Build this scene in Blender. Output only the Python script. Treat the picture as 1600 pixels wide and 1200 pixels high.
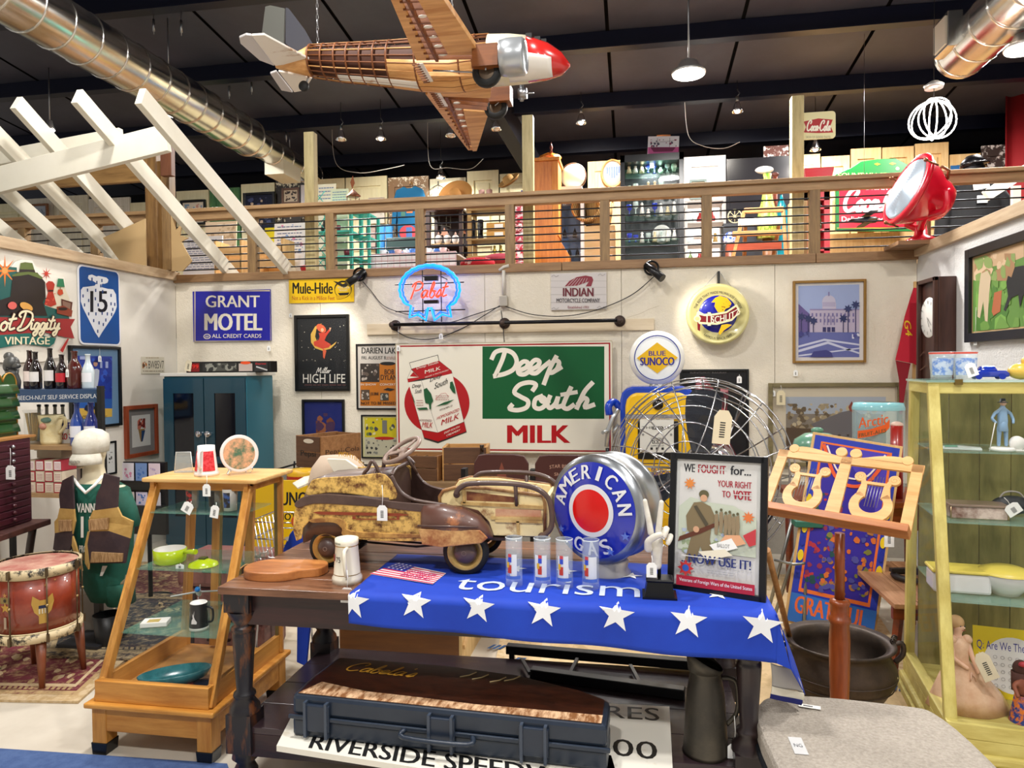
import bpy, bmesh, math, random
from mathutils import Vector, Matrix
random.seed(7)
S=bpy.context.scene
for o in list(bpy.data.objects): bpy.data.objects.remove(o)
R=math.radians
# ---------------- camera
F=1110.0; EYE=Vector((0,0,1.6))
ROT=Matrix.Rotation(R(9.7),3,'Z')@Matrix.Rotation(R(90-1.3),3,'X')@Matrix.Rotation(R(-0.5),3,'Z')
cam=bpy.data.cameras.new('camera'); co=bpy.data.objects.new('camera',cam); S.collection.objects.link(co)
cam.sensor_width=36; cam.lens=F/1600*36; cam.clip_start=.05; cam.clip_end=100
co.matrix_world=Matrix.Translation(EYE)@ROT.to_4x4(); S.camera=co
# ---------------- world, lights, exposure
w=bpy.data.worlds.new('world'); S.world=w; w.use_nodes=True
bgn=w.node_tree.nodes['Background']; bgn.inputs[0].default_value=(1,.97,.93,1); bgn.inputs[1].default_value=.3
S.view_settings.view_transform='Standard'; S.view_settings.look='None'; S.view_settings.gamma=1
S.view_settings.use_curve_mapping=False; S.view_settings.exposure=0.32
def area(name,loc,size,power,col=(1,.97,.93),target=None):
 l=bpy.data.lights.new(name,'AREA'); l.shape='DISK'; l.size=size; l.energy=power; l.color=col
 o=bpy.data.objects.new(name,l); S.collection.objects.link(o); o.location=loc
 if target is not None:
  o.rotation_euler=(Vector(target)-Vector(loc)).to_track_quat('-Z','Y').to_euler()
 return o
def spot(name,loc,target,power,ang=60,col=(1,.93,.82),r=.06,blend=.5):
 l=bpy.data.lights.new(name,'SPOT'); l.energy=power; l.color=col; l.spot_size=R(ang); l.shadow_soft_size=r; l.spot_blend=blend
 o=bpy.data.objects.new(name,l); S.collection.objects.link(o); o.location=loc
 o.rotation_euler=(Vector(target)-Vector(loc)).to_track_quat('-Z','Y').to_euler(); return o
HB=[(.95,6.6,4.1),(2.9,5.2,4.3),(-3.6,8.0,4.4),(-1.6,2.4,5.2),(1.6,1.6,5.2),(-.3,9.0,4.85),(2.6,9.2,4.9),(-3.4,4.2,5.2),(3.9,8.3,4.7),(-1.2,-.6,4.6),(1.4,-.6,4.6)]  # includes unseen fill added over the loft, and last two for the foreground
for i,p in enumerate(HB): area('high_bay_lamp_light',(p[0],p[1],p[2]-.05),.34,(60,45,80,110,100,120,90,70,90,95,70)[i],(1,.97,.93))
# ---------------- projection helpers: a point of the place on a given plane
def ray(px,py): return ROT@Vector(((px-800)/F,(600-py)/F,-1))
def PY(px,py,Y): d=ray(px,py); return EYE+d*(Y/d.y)
def PX(px,py,X): d=ray(px,py); return EYE+d*(X/d.x)
def PZ(px,py,Z): d=ray(px,py); return EYE+d*((Z-EYE.z)/d.z)
# ---------------- materials
def lin(h):
 if not isinstance(h,str): return tuple(h)+((1,) if len(h)==3 else ())
 r=[]
 for i in (0,2,4):
  c=int(h[i:i+2],16)/255; r.append(c/12.92 if c<=.04045 else ((c+.055)/1.055)**2.4)
 return tuple(r)+(1,)
MC={}
def M(c,rough=.55,metal=0,kind='',c2=None,sc=8,emit=0,bump=0,trans=0,st=(1,1,1),alpha=1,coat=0,thr=.5,w=.1):
 key=(c if isinstance(c,str) else tuple(c),rough,metal,kind,c2,sc,emit,bump,trans,st,alpha,coat,thr,w)
 if key in MC: return MC[key]
 m=bpy.data.materials.new((kind or 'plain')+'_'+str(len(MC))); m.use_nodes=True
 nt=m.node_tree; b=nt.nodes['Principled BSDF']; N=nt.nodes.new; L=nt.links.new
 b.inputs['Base Color'].default_value=lin(c); b.inputs['Roughness'].default_value=rough; b.inputs['Metallic'].default_value=metal
 if coat: b.inputs['Coat Weight'].default_value=coat
 if trans:
  b.inputs['Transmission Weight'].default_value=trans; b.inputs['IOR'].default_value=1.45
 if alpha<1: b.inputs['Alpha'].default_value=alpha
 if emit: b.inputs['Emission Color'].default_value=lin(c); b.inputs['Emission Strength'].default_value=emit
 tc=N('ShaderNodeTexCoord'); mp=N('ShaderNodeMapping'); L(tc.outputs['Object'],mp.inputs[0]); mp.inputs['Scale'].default_value=st
 def noise(s,det=4,ro=.6):
  n=N('ShaderNodeTexNoise'); n.inputs['Scale'].default_value=s; n.inputs['Detail'].default_value=det; n.inputs['Roughness'].default_value=ro
  L(mp.outputs[0],n.inputs['Vector']); return n
 src=None
 if kind=='wood':
  mp.inputs['Scale'].default_value=(st[0],st[1],st[2])
  n=noise(sc,6,.65); src=n
 elif kind in('noise','stucco','rust','carpet','peel'):
  src=noise(sc,8 if kind in('rust','peel') else 5,.7)
 elif kind=='wave':
  n=N('ShaderNodeTexWave'); n.inputs['Scale'].default_value=sc; n.inputs['Distortion'].default_value=1; L(mp.outputs[0],n.inputs['Vector']); src=n
 if src and c2:
  r=N('ShaderNodeValToRGB'); r.color_ramp.elements[0].color=lin(c); r.color_ramp.elements[1].color=lin(c2)
  r.color_ramp.elements[0].position=max(0,thr-w); r.color_ramp.elements[1].position=min(1,thr+w)
  L(src.outputs['Fac'],r.inputs[0]); L(r.outputs[0],b.inputs['Base Color'])
 if bump:
  bn=N('ShaderNodeBump'); bn.inputs['Strength'].default_value=bump; bn.inputs['Distance'].default_value=.01
  s2=src or noise(sc)
  if kind=='stucco': s2=noise(38,6,.75)
  if kind=='carpet': s2=noise(160,3)
  L(s2.outputs['Fac'],bn.inputs['Height']); L(bn.outputs[0],b.inputs['Normal'])
 MC[key]=m; return m
def wood(c,c2,axis='x',rough=.5,sc=3,k=9):
 st={'x':(1,k,k),'y':(k,1,k),'z':(k,k,1)}[axis]
 return M(c,rough,kind='wood',c2=c2,sc=sc,st=st,bump=.08,w=.22)
GLASS=M('20282a',.02,alpha=.07,coat=.5); CLEAR=M('dfeeea',.03,alpha=.16,coat=.8)
GREENGLASS=M('7fc8b0',.03,alpha=.2,coat=.6)
CHROME=M('e6e6ea',.12,1); STEEL=M('a8a9ac',.35,1); IRON=M('3a3735',.5,.5); BLACK=M('0b0b0d',.35); WHITE=M('f2f0ea',.5); PAPER=M('efeade',.7)
# ---------------- mesh builder
class B:
 def __init__(s): s.v=[];s.f=[];s.m=[];s.mats=[];s.cur=0;s.sm=set();s.x=None
 def mat(s,m):
  if m not in s.mats: s.mats.append(m)
  s.cur=s.mats.index(m); return s
 def add(s,vs,fs,smooth=False):
  o=len(s.v)
  if s.x is not None: vs=[s.x@Vector(q) for q in vs]
  s.v+= [tuple(q) for q in vs]
  for f in fs:
   if smooth: s.sm.add(len(s.f))
   s.f.append([i+o for i in f]); s.m.append(s.cur)
  return s
 def box(s,c,d,rot=None):
  x,y,z=d[0]/2,d[1]/2,d[2]/2
  vs=[Vector((a*x,b*y,e*z)) for a in(-1,1) for b in(-1,1) for e in(-1,1)]
  if rot is not None:
   rm=rot if isinstance(rot,Matrix) else Matrix.Rotation(R(rot),3,'Z'); vs=[rm@q for q in vs]
  vs=[q+Vector(c) for q in vs]
  return s.add(vs,[(0,1,3,2),(4,6,7,5),(0,4,5,1),(2,3,7,6),(0,2,6,4),(1,5,7,3)])
 def bx(s,x0,x1,y0,y1,z0,z1): return s.box(((x0+x1)/2,(y0+y1)/2,(z0+z1)/2),(abs(x1-x0),abs(y1-y0),abs(z1-z0)))
 def beam(s,p0,p1,w,h,up=(0,0,1)):
  p0,p1=Vector(p0),Vector(p1); d=(p1-p0); L=d.length; d.normalize(); up=Vector(up)
  sd=d.cross(up);
  if sd.length<1e-4: sd=d.cross(Vector((0,1,0)))
  sd.normalize(); u=sd.cross(d).normalized()
  vs=[p+sd*(a*w/2)+u*(b*h/2) for p in(p0,p1) for a in(-1,1) for b in(-1,1)]
  return s.add(vs,[(0,1,3,2),(4,6,7,5),(0,4,5,1),(2,3,7,6),(0,2,6,4),(1,5,7,3)])
 def cyl(s,p0,p1,r0,r1=None,n=16,cap=True,smooth=True):
  if r1 is None: r1=r0
  p0,p1=Vector(p0),Vector(p1); d=(p1-p0).normalized()
  a=d.orthogonal().normalized(); b=d.cross(a)
  vs=[];
  for p,r in((p0,r0),(p1,r1)):
   for i in range(n):
    t=2*math.pi*i/n; vs.append(p+(a*math.cos(t)+b*math.sin(t))*r)
  s.add(vs,[(i,(i+1)%n,n+(i+1)%n,n+i) for i in range(n)],smooth)
  if cap:
   s.add(vs[:n],[tuple(reversed(range(n)))]); s.add(vs[n:],[tuple(range(n))])
  return s
 def lathe(s,prof,c=(0,0,0),n=24,axis='z',a0=0,a1=360,smooth=True):
  full=abs(a1-a0)>=359.9; k=n if full else n+1; vs=[]
  for (r,z) in prof:
   for i in range(k):
    t=R(a0+(a1-a0)*i/n); x,y=r*math.cos(t),r*math.sin(t)
    q={'z':(x,y,z),'y':(x,z,y),'x':(z,x,y)}[axis]
    vs.append((q[0]+c[0],q[1]+c[1],q[2]+c[2]))
  fs=[]
  for j in range(len(prof)-1):
   for i in range(n):
    i2=(i+1)%k
    fs.append((j*k+i,j*k+i2,(j+1)*k+i2,(j+1)*k+i))
  return s.add(vs,fs,smooth)
 def tube(s,pts,r,n=8,closed=False,smooth=True,rr=None):
  pts=[Vector(p) for p in pts]; m=len(pts); vs=[]; a=None
  for i,p in enumerate(pts):
   if closed: d=pts[(i+1)%m]-pts[i-1]
   else: d=pts[min(i+1,m-1)]-pts[max(i-1,0)]
   if d.length<1e-9: d=Vector((0,0,1))
   d.normalize()
   if a is None: a=d.orthogonal().normalized()
   else:
    a=a-d*a.dot(d); a=a.normalized() if a.length>1e-6 else d.orthogonal().normalized()
   b=d.cross(a); q=rr[i] if rr else r
   for k in range(n):
    t=2*math.pi*k/n; vs.append(p+(a*math.cos(t)+b*math.sin(t))*q)
  fs=[]
  for i in range(m if closed else m-1):
   for k in range(n):
    fs.append((i*n+k,i*n+(k+1)%n,((i+1)%m)*n+(k+1)%n,((i+1)%m)*n+k))
  s.add(vs,fs,smooth)
  if not closed: s.add(vs[:n],[tuple(reversed(range(n)))]); s.add(vs[-n:],[tuple(range(n))])
  return s
 def sph(s,c,r,n=16,m=10,sq=(1,1,1)):
  vs=[];fs=[]
  for j in range(m+1):
   ph=math.pi*j/m
   for i in range(n):
    t=2*math.pi*i/n; vs.append((c[0]+r*sq[0]*math.sin(ph)*math.cos(t),c[1]+r*sq[1]*math.sin(ph)*math.sin(t),c[2]+r*sq[2]*math.cos(ph)))
  for j in range(m):
   for i in range(n): fs.append((j*n+i,j*n+(i+1)%n,(j+1)*n+(i+1)%n,(j+1)*n+i))
  return s.add(vs,fs,True)
 def prism(s,poly,y0,y1,axes='xz'):   # polygon in xz, extruded along y
  n=len(poly)
  def q(p,y): return {'xz':(p[0],y,p[1]),'xy':(p[0],p[1],y),'yz':(y,p[0],p[1])}[axes]
  vs=[q(p,y0) for p in poly]+[q(p,y1) for p in poly]
  return s.add(vs,[tuple(range(n)),tuple(reversed(range(n,2*n)))]+[(i,n+i,n+(i+1)%n,(i+1)%n) for i in range(n)])
 def loft(s,rings,closed=True,caps=True,smooth=True):
  k=len(rings[0]); vs=[q for r in rings for q in r]; fs=[]
  for j in range(len(rings)-1):
   for i in range(k if closed else k-1):
    i2=(i+1)%k; fs.append((j*k+i,j*k+i2,(j+1)*k+i2,(j+1)*k+i))
  s.add(vs,fs,smooth)
  if caps and closed: s.add(rings[0],[tuple(reversed(range(k)))]); s.add(rings[-1],[tuple(range(k))])
  return s
 def sheet(s,fn,nu,nv,smooth=True):
  vs=[fn(i/nu,j/nv) for j in range(nv+1) for i in range(nu+1)]
  return s.add(vs,[(j*(nu+1)+i,j*(nu+1)+i+1,(j+1)*(nu+1)+i+1,(j+1)*(nu+1)+i) for j in range(nv) for i in range(nu)],smooth)
 def obj(s,name,parent=None,mat=None,bev=0,sub=0,thick=0,loc=None,rot=None,fix=True):
  me=bpy.data.meshes.new(name); me.from_pydata(s.v,[],s.f)
  ms=s.mats or [mat or PAPER]
  if mat is not None and not s.mats: ms=[mat]
  for m in ms: me.materials.append(m)
  me.polygons.foreach_set('material_index',s.m)
  me.polygons.foreach_set('use_smooth',[i in s.sm for i in range(len(s.f))])
  me.update()
  if fix:
   bm=bmesh.new(); bm.from_mesh(me); bmesh.ops.remove_doubles(bm,verts=bm.verts,dist=1e-5) if s.sm else None
   bmesh.ops.recalc_face_normals(bm,faces=bm.faces); bm.to_mesh(me); bm.free()
  o=bpy.data.objects.new(name,me); S.collection.objects.link(o)
  if parent: o.parent=parent
  if loc is not None: o.location=loc
  if rot is not None: o.rotation_euler=rot
  if thick: md=o.modifiers.new('solid','SOLIDIFY'); md.thickness=thick; md.offset=0
  if bev: md=o.modifiers.new('bevel','BEVEL'); md.width=bev; md.segments=2; md.limit_method='ANGLE'
  if sub: md=o.modifiers.new('sub','SUBSURF'); md.levels=sub; md.render_levels=sub
  return o
def tag(o,label=None,cat=None,group=None,kind=None):
 if label: o['label']=label
 if cat: o['category']=cat
 if group: o['group']=group
 if kind: o['kind']=kind
 return o
def T(name,label,cat,loc=(0,0,0),rz=0,group=None,rot=None):
 o=bpy.data.objects.new(name,None); o.empty_display_size=.05; S.collection.objects.link(o); o.location=loc
 o.rotation_euler=rot if rot else (0,0,R(rz)); return tag(o,label,cat,group)
def dup(root,loc=None,rz=None,label=None):
 r=root.copy(); S.collection.objects.link(r)
 if loc is not None: r.location=loc
 if rz is not None: r.rotation_euler=(0,0,R(rz))
 if label: r['label']=label
 for ch in [c for c in bpy.data.objects if c.parent==root]:
  c=ch.copy(); S.collection.objects.link(c); c.parent=r; c.matrix_parent_inverse=ch.matrix_parent_inverse.copy()
  for g in [x for x in bpy.data.objects if x.parent==ch]:
   d=g.copy(); S.collection.objects.link(d); d.parent=c; d.matrix_parent_inverse=g.matrix_parent_inverse.copy()
 return r
def crom(pts,k=6,closed=False):
 out=[];n=len(pts)
 if n<3: return [tuple(p) for p in pts]
 for i in range(n if closed else n-1):
  if closed: p=[pts[(i+j-1)%n] for j in range(4)]
  else: p=[pts[max(0,i-1)],pts[i],pts[i+1],pts[min(n-1,i+2)]]
  for j in range(k):
   t=j/k; out.append(tuple(.5*((2*b)+(c-a)*t+(2*a-5*b+4*c-d)*t*t+(3*b-a-3*c+d)*t**3) for a,b,c,d in zip(*p)))
 if not closed: out.append(tuple(pts[-1]))
 return out
TX={}
def textmesh(s,bold=0):
 bold=min(bold,.018)
 k=(s,bold)
 if k in TX: return TX[k]
 cu=bpy.data.curves.new('t','FONT'); cu.body=s; cu.resolution_u=3; cu.offset=bold; cu.space_line=.9
 o=bpy.data.objects.new('t',cu); S.collection.objects.link(o)
 dg=bpy.context.evaluated_depsgraph_get(); me=o.evaluated_get(dg).to_mesh()
 vs=[(q.co.x,q.co.y) for q in me.vertices]; fs=[tuple(p.vertices) for p in me.polygons]
 o.evaluated_get(dg).to_mesh_clear(); bpy.data.objects.remove(o); bpy.data.curves.remove(cu)
 x0=min(q[0] for q in vs);x1=max(q[0] for q in vs);y0=min(q[1] for q in vs);y1=max(q[1] for q in vs)
 vs=[((a-x0)/(x1-x0),(b-y0)/(y1-y0)) for a,b in vs]; TX[k]=(vs,fs); return TX[k]
SCR={'D':(1.9,[[(.25,1.55),(.05,1.75),(.3,2.1),(.9,2.2),(1.5,1.9),(1.55,1.2),(1.1,.35),(.4,0),(.05,.15),(.35,.5)],[(.75,2.0),(.6,1.2),(.35,.4)]]),
'S':(1.5,[[(1.25,1.7),(1.45,2.0),(1.1,2.2),(.6,2.0),(.45,1.6),(.8,1.25),(1.05,.85),(.9,.3),(.4,0),(0,.1),(.1,.4)]]),
'C':(1.5,[[(1.2,1.5),(1.4,1.9),(1.1,2.2),(.5,1.9),(.1,1.1),(.2,.3),(.7,0),(1.3,.35)]]),
'P':(1.3,[[(.5,1.9),(.1,-.1)],[(.05,1.5),(.3,2.0),(.9,2.2),(1.35,1.8),(1.1,1.2),(.5,1.0)]]),
'M':(2.0,[[(0,0),(.4,2.0),(.75,.4),(1.3,2.0),(1.5,.1),(1.8,.2)]]),
'H':(1.6,[[(.3,2.1),(.1,0)],[(1.3,2.1),(1.0,0),(1.4,.2)],[(.1,1.1),(1.2,1.15)]]),
'a':(1.0,[[(.8,.9),(.4,1.0),(.1,.5),(.2,.05),(.55,.2),(.85,1.0),(.75,.2),(1.0,.15)]]),
'b':(.9,[[(.1,.3),(.5,1.6),(.4,2.1),(.2,1.3),(.15,.2),(.5,0),(.75,.5),(.45,.9),(.9,.8)]]),
'c':(.8,[[(.7,.8),(.4,1.0),(.1,.5),(.25,.03),(.8,.2)]]),
'd':(1.0,[[(.8,.9),(.4,1.0),(.1,.5),(.2,.05),(.55,.2),(.9,1.2),(1.0,2.0)],[(.9,1.2),(.75,.2),(1.0,.15)]]),
'e':(.8,[[(.0,.3),(.5,.55),(.65,.85),(.4,1.0),(.1,.6),(.2,.05),(.8,.25)]]),
'g':(1.0,[[(.8,.9),(.4,1.0),(.1,.5),(.2,.1),(.55,.25),(.85,1.0),(.7,-.3),(.3,-.8),(.05,-.5),(.5,-.1),(1,.2)]]),
'h':(1.0,[[(0,.3),(.45,1.6),(.4,2.1),(.2,1.2),(.1,0),(.3,.7),(.6,1.0),(.7,.7),(.6,.15),(1.0,.25)]]),
'i':(.5,[[(.15,1.0),(.1,.15),(.5,.2)],[(.28,1.4),(.3,1.5)]]),
'l':(.6,[[(0,.3),(.45,1.6),(.4,2.1),(.2,1.3),(.15,.15),(.6,.2)]]),
'n':(1.0,[[(.15,1.0),(.08,0),(.35,.8),(.6,.95),(.7,.6),(.65,.1),(1,.2)]]),
'o':(.9,[[(.5,1.0),(.15,.7),(.15,.15),(.5,.0),(.75,.45),(.6,.95),(.4,.9),(.9,.8)]]),
'p':(1.0,[[(.3,1.4),(.2,.2),(-.1,-1.1)],[(.2,.6),(.55,1.05),(.85,.7),(.6,.15),(.25,.15)],[(.7,.2),(1,.3)]]),
'r':(.7,[[(.15,1.0),(.1,0),(.3,.8),(.7,.95)]]),
's':(.7,[[(0,.1),(.45,1.05),(.6,.5),(.35,.0),(.1,.15),(.7,.25)]]),
't':(.7,[[(.45,1.9),(.2,.8),(.2,.1),(.7,.25)],[(0,1.25),(.75,1.4)]]),
'u':(1.0,[[(.15,1.0),(.05,.3),(.3,0),(.7,.4),(.8,1.0),(.7,.2),(1,.2)]]),
'y':(1.0,[[(.15,1.0),(.1,.4),(.4,.2),(.8,1.0),(.6,-.3),(.25,-.8),(0,-.5),(.5,-.05),(1,.25)]]),
"'":(.3,[[(.2,2.1),(.1,1.8)]]),'-':(.6,[[(.0,.55),(.5,.65)]]),' ':(.6,[])}
def script(s,shear=.25):
 out=[];x=0
 for ch in s:
  a,st=SCR[ch]
  for k in st: out.append([(x+p[0]+shear*p[1],p[1]) for p in crom(k,5)])
  x+=a
 return out
class Art:
 """flat print on a board; u right 0..1, v down 0..1; one mesh, many colours, facing local -y"""
 def __init__(s,w,h,y=0,k=.0004): s.b=B(); s.w=w; s.h=h; s.y=y; s.n=0; s.k=k; s.rg=.5; s.ox=0; s.oz=0; s.em=0; s.Q=None; s.clip=0; s.mu=1/w; s.mv=1/h
 def pix(s,t,ox,oy,sc):
  """from now on coordinates are measured in a view of the board (origin, scale), cast onto the board's own plane"""
  Mi=Matrix.LocRotScale(t.location,t.rotation_euler,None).inverted(); o=Mi@EYE; yl=s.y; R3=Mi.to_3x3()
  def fn(x,y):
   d=R3@ray(ox+x/sc,oy+y/sc); k=(yl-o.y)/d.y; return o.x+d.x*k-s.ox,o.z+d.z*k-s.oz
  s.Q=fn; c=fn(*s.cc(o,R3,ox,oy,sc,yl)); a=s.cc(o,R3,ox,oy,sc,yl); b=fn(a[0]+10,a[1]); e=fn(a[0],a[1]+10)
  s.mu=10/max(1e-6,math.dist(c,b)); s.mv=10/max(1e-6,math.dist(c,e)); return s
 def cc(s,o,R3,ox,oy,sc,yl):
  p=Vector((0,yl,0)); d=R3.inverted()@(p-o); v=ROT.inverted()@d
  return ((800+F*v.x/-v.z)-ox)*sc,((600-F*v.y/-v.z)-oy)*sc
 def q(s,u,v):
  if s.Q:
   x,z=s.Q(u,v)
   if s.clip: x=max(-s.w/2,min(s.w/2,x)); z=max(-s.h/2,min(s.h/2,z))
   return (s.ox+x,s.y-s.n*s.k,s.oz+z)
  return (s.ox+(u-.5)*s.w,s.y-s.n*s.k,s.oz+(.5-v)*s.h)
 def col(s,c): s.b.mat(c if not isinstance(c,str) else M(c,s.rg,emit=s.em)); s.n+=1
 def poly(s,pts,c): s.col(c); s.b.add([s.q(*p) for p in pts],[tuple(range(len(pts)))]); return s
 def polys(s,L,c):
  s.col(c)
  for pts in L: s.b.add([s.q(*p) for p in pts],[tuple(range(len(pts)))])
  return s
 def rect(s,u0,v0,u1,v1,c): return s.poly([(u0,v0),(u1,v0),(u1,v1),(u0,v1)],c)
 def rects(s,L,c): return s.polys([[(a,b),(d,b),(d,e),(a,e)] for a,b,d,e in L],c)
 def ell(s,u,v,ru,rv,c,n=32,rot=0):
  cr,sr=math.cos(R(rot)),math.sin(R(rot)); P=[]
  for i in range(n):
   t=2*math.pi*i/n; x,z=ru/s.mu*math.cos(t),rv/s.mv*math.sin(t)
   P.append((u+(x*cr-z*sr)*s.mu,v+(x*sr+z*cr)*s.mv))
  return s.poly(P,c)
 def disc(s,u,v,r,c,n=32): return s.ell(u,v,r*s.mu,r*s.mv,c,n)   # r in metres
 def ring(s,u,v,r0,r1,c,n=40):
  s.col(c); vs=[];
  for r in(r0,r1):
   for i in range(n): t=2*math.pi*i/n; vs.append(s.q(u+r*math.cos(t)*s.mu,v+r*math.sin(t)*s.mv))
  s.b.add(vs,[(i,(i+1)%n,n+(i+1)%n,n+i) for i in range(n)]); return s
 def star(s,u,v,r,c,rot=0,n=5,inn=.4):
  P=[]
  for i in range(2*n):
   t=R(rot-90+i*180/n); q=r*(1 if i%2==0 else inn); P.append((u+q*math.cos(t)*s.mu,v+q*math.sin(t)*s.mv))
  return s.poly(P,c)
 def text(s,t,u0,v0,u1,v1,c,bold=.02,shear=0,fn=None):
  vs,fs=textmesh(t,0); s.col(c)
  sh=[0] if bold<=.008 else [-bold,bold]
  for k_,dd in enumerate(sh):
   s.n+=.2*k_; out=[]; g=abs(v1-v0)*s.mu/s.mv/max(1e-9,abs(u1-u0)) if fn is None else .5/max(1,len(t))
   for a,b in vs:
    a=a*(1-2*abs(dd)*g)+g*(abs(dd)+dd)
    uu=u0+(u1-u0)*a+shear*b*(v1-v0)/s.mv*s.mu; vv=v1+(v0-v1)*b
    if fn: uu,vv=fn(a,b)
    out.append(s.q(uu,vv))
   s.b.add(out,fs)
  return s
 def arc(s,t,u,v,r,h,a0,a1,c,bold=.02,inside=False):
  """text on an arc; angles from up, clockwise, degrees; r,h in metres"""
  def fn(a,b):
   an=R(a0+(a1-a0)*a); q=r+h*b if not inside else r-h*b
   return u+q*math.sin(an)*s.mu, v-q*math.cos(an)*s.mv
  if inside:
   def fn(a,b):
    an=R(180-(a0+(a1-a0)*a)); q=r-h*b
    return u+q*math.sin(an)*s.mu, v-q*math.cos(an)*s.mv
  return s.text(t,0,0,1,1,c,bold,fn=fn)
 def stroke(s,pts,wd,c,new=True):
  """ribbon along uv points, width in metres"""
  if new: s.col(c)
  else: s.n+=.12
  P=[Vector((g[0],g[2])) for g in (s.q(u,v) for u,v in pts)]; n=len(P); y=s.y-s.n*s.k; vs=[]
  for i in range(n):
   d=P[min(i+1,n-1)]-P[max(i-1,0)]
   if d.length<1e-9: d=Vector((1,0))
   d.normalize(); nn=Vector((-d.y,d.x))*wd/2
   if i==0: P0=P[i]-d*wd*.35
   elif i==n-1: P0=P[i]+d*wd*.35
   else: P0=P[i]
   yy=y-i*2e-6; vs+= [(P0.x+nn.x,yy,P0.y+nn.y),(P0.x-nn.x,yy,P0.y-nn.y)]
  s.b.add(vs,[(2*i,2*i+1,2*i+3,2*i+2) for i in range(n-1)]); return s
 def script(s,t,u0,v0,u1,v1,wd,c,shear=.25):
  st=script(t,shear); X=[p[0] for k in st for p in k]; Z=[p[1] for k in st for p in k]
  a,b,e,f=min(X),max(X),min(Z),max(Z); s.col(c)
  for k in st: s.stroke([(u0+(u1-u0)*(x-a)/(b-a),v1+(v0-v1)*(z-e)/(f-e)) for x,z in k],wd,c,False)
  return s
 def scrib(s,u0,v0,u1,v1,c,n=5,h=.4):
  """lines of tiny unreadable print as dashes"""
  L=[];rr=random.Random(int(u0*997+v0*331+n))
  for i in range(n):
   v=v0+(v1-v0)*(i+.3)/n; u=u0
   while u<u1-(u1-u0)*.03:
    l=(u1-u0)*rr.uniform(.06,.2); L.append((u,v,min(u1,u+l),v+(v1-v0)/n*h)); u+=l+(u1-u0)*.03
  return s.rects(L,c)
 def blobs(s,u0,v0,u1,v1,cols,n=20,r=.03,seed=1):
  rr=random.Random(seed)
  for c in cols:
   s.col(c)
   for i in range(n//len(cols)):
    s.n+=.03; cu,cv=rr.uniform(u0,u1),rr.uniform(v0,v1); q=r*rr.uniform(.5,1.3); k=7
    P=[]
    for j in range(k):
     t=2*math.pi*j/k; e=q*rr.uniform(.6,1.2); P.append((min(u1,max(u0,cu+e*math.cos(t))),min(v1,max(v0,cv+e*math.sin(t)/s.mu*s.mv))))
    s.b.add([s.q(*p) for p in P],[tuple(range(k))])
  return s
 def obj(s,name,parent): return s.b.obj(name,parent,fix=False)
ORD=['leftmost','second','third','fourth','fifth','sixth','seventh','eighth','ninth','tenth']
LVL=['lowest','second lowest','middle','upper','top','top']
def quadframe(kind,x0,y0,x1,y1,at):
 """centre, width, height of a rectangle on a wall plane"""
 f={'y':PY,'l':PX,'r':PX}[kind]; a,b,c,d=f(x0,(y0[0] if isinstance(y0,tuple) else y0),at),None,f(x1,(y1[1] if isinstance(y1,tuple) else y1),at),None
 e=f(x1,(y0[1] if isinstance(y0,tuple) else y0),at); g=f(x0,(y1[0] if isinstance(y1,tuple) else y1),at)
 w=abs(a.x-c.x) if kind=='y' else abs(a.y-c.y); h=((a.z-g.z)+(e.z-c.z))/2
 ctr=(a+c+e+g)/4
 if kind=='y': return Vector((ctr.x,at,ctr.z)),w,h
 return Vector((at,ctr.y,ctr.z)),w,h
RZ={'y':0,'l':90,'r':-90}
def board(name,label,cat,kind,x0,y0,x1,y1,at,th=.012,face='f4f0e4',border=None,bw=.01,gap=0,round_=0,group=None,part='panel',rg=.4,tilt=0):
 c,w,h=quadframe(kind,x0,y0,x1,y1,at); rz=RZ[kind]
 off=Matrix.Rotation(R(rz),3,'Z')@Vector((0,-(th+gap),0))
 t=T(name,label,cat,c,rz,group); t.location=c
 t.rotation_euler=(R(tilt),0,R(rz))
 b=B().mat(M(face,rg))
 if round_: b.prism(rrect(w,h,round_),-th-gap,-gap)
 else: b.box((0,-th/2-gap,0),(w,th,h))
 b.obj(part,t,bev=.001)
 a=Art(w,h,-th-gap); a.rg=rg; a.clip=1
 if border:
  if round_:
   pass
  a.rect(0,0,1,1,border); a.rect(bw/w,bw/h,1-bw/w,1-bw/h,face)
 return t,a,w,h
def rrect(w,h,r,n=5,cx=0,cz=0):
 P=[]
 for (sx,sz,a) in((1,1,0),(-1,1,90),(-1,-1,180),(1,-1,270)):
  for i in range(n+1):
   t=R(a+90*i/n); P.append((cx+sx*(w/2-r)+r*math.cos(t),cz+sz*(h/2-r)+r*math.sin(t)))
 return P
def picture(name,label,kind,x0,y0,x1,y1,at,fw=.03,fd=.025,fmat=BLACK,mat='efeade',mw=0,cat='picture',gap=.002,glass=True,group=None):
 c,w,h=quadframe(kind,x0,y0,x1,y1,at); t=T(name,label,cat,c,RZ[kind],group)
 f=B().mat(fmat);
 for sx in(-1,1): f.box((sx*(w-fw)/2,-fd/2-gap,0),(fw,fd,h))
 for sz in(-1,1): f.box((0,-fd/2-gap,sz*(h-fw)/2),(w-2*fw,fd,fw))
 f.obj('frame',t,bev=.003)
 iw,ih=w-2*fw,h-2*fw
 B().mat(M(mat,.8)).box((0,-.006-gap,0),(iw,.008,ih)).obj('mount' if mw else 'backing_board',t)
 a=Art(iw-2*mw,ih-2*mw,-.0105-gap,.0003); a.clip=1
 if glass: t['g']=1; B().mat(GLASS).box((0,-.018-gap,0),(iw,.002,ih)).obj('glass_pane',t); del t['g']
 return t,a,w,h
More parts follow.
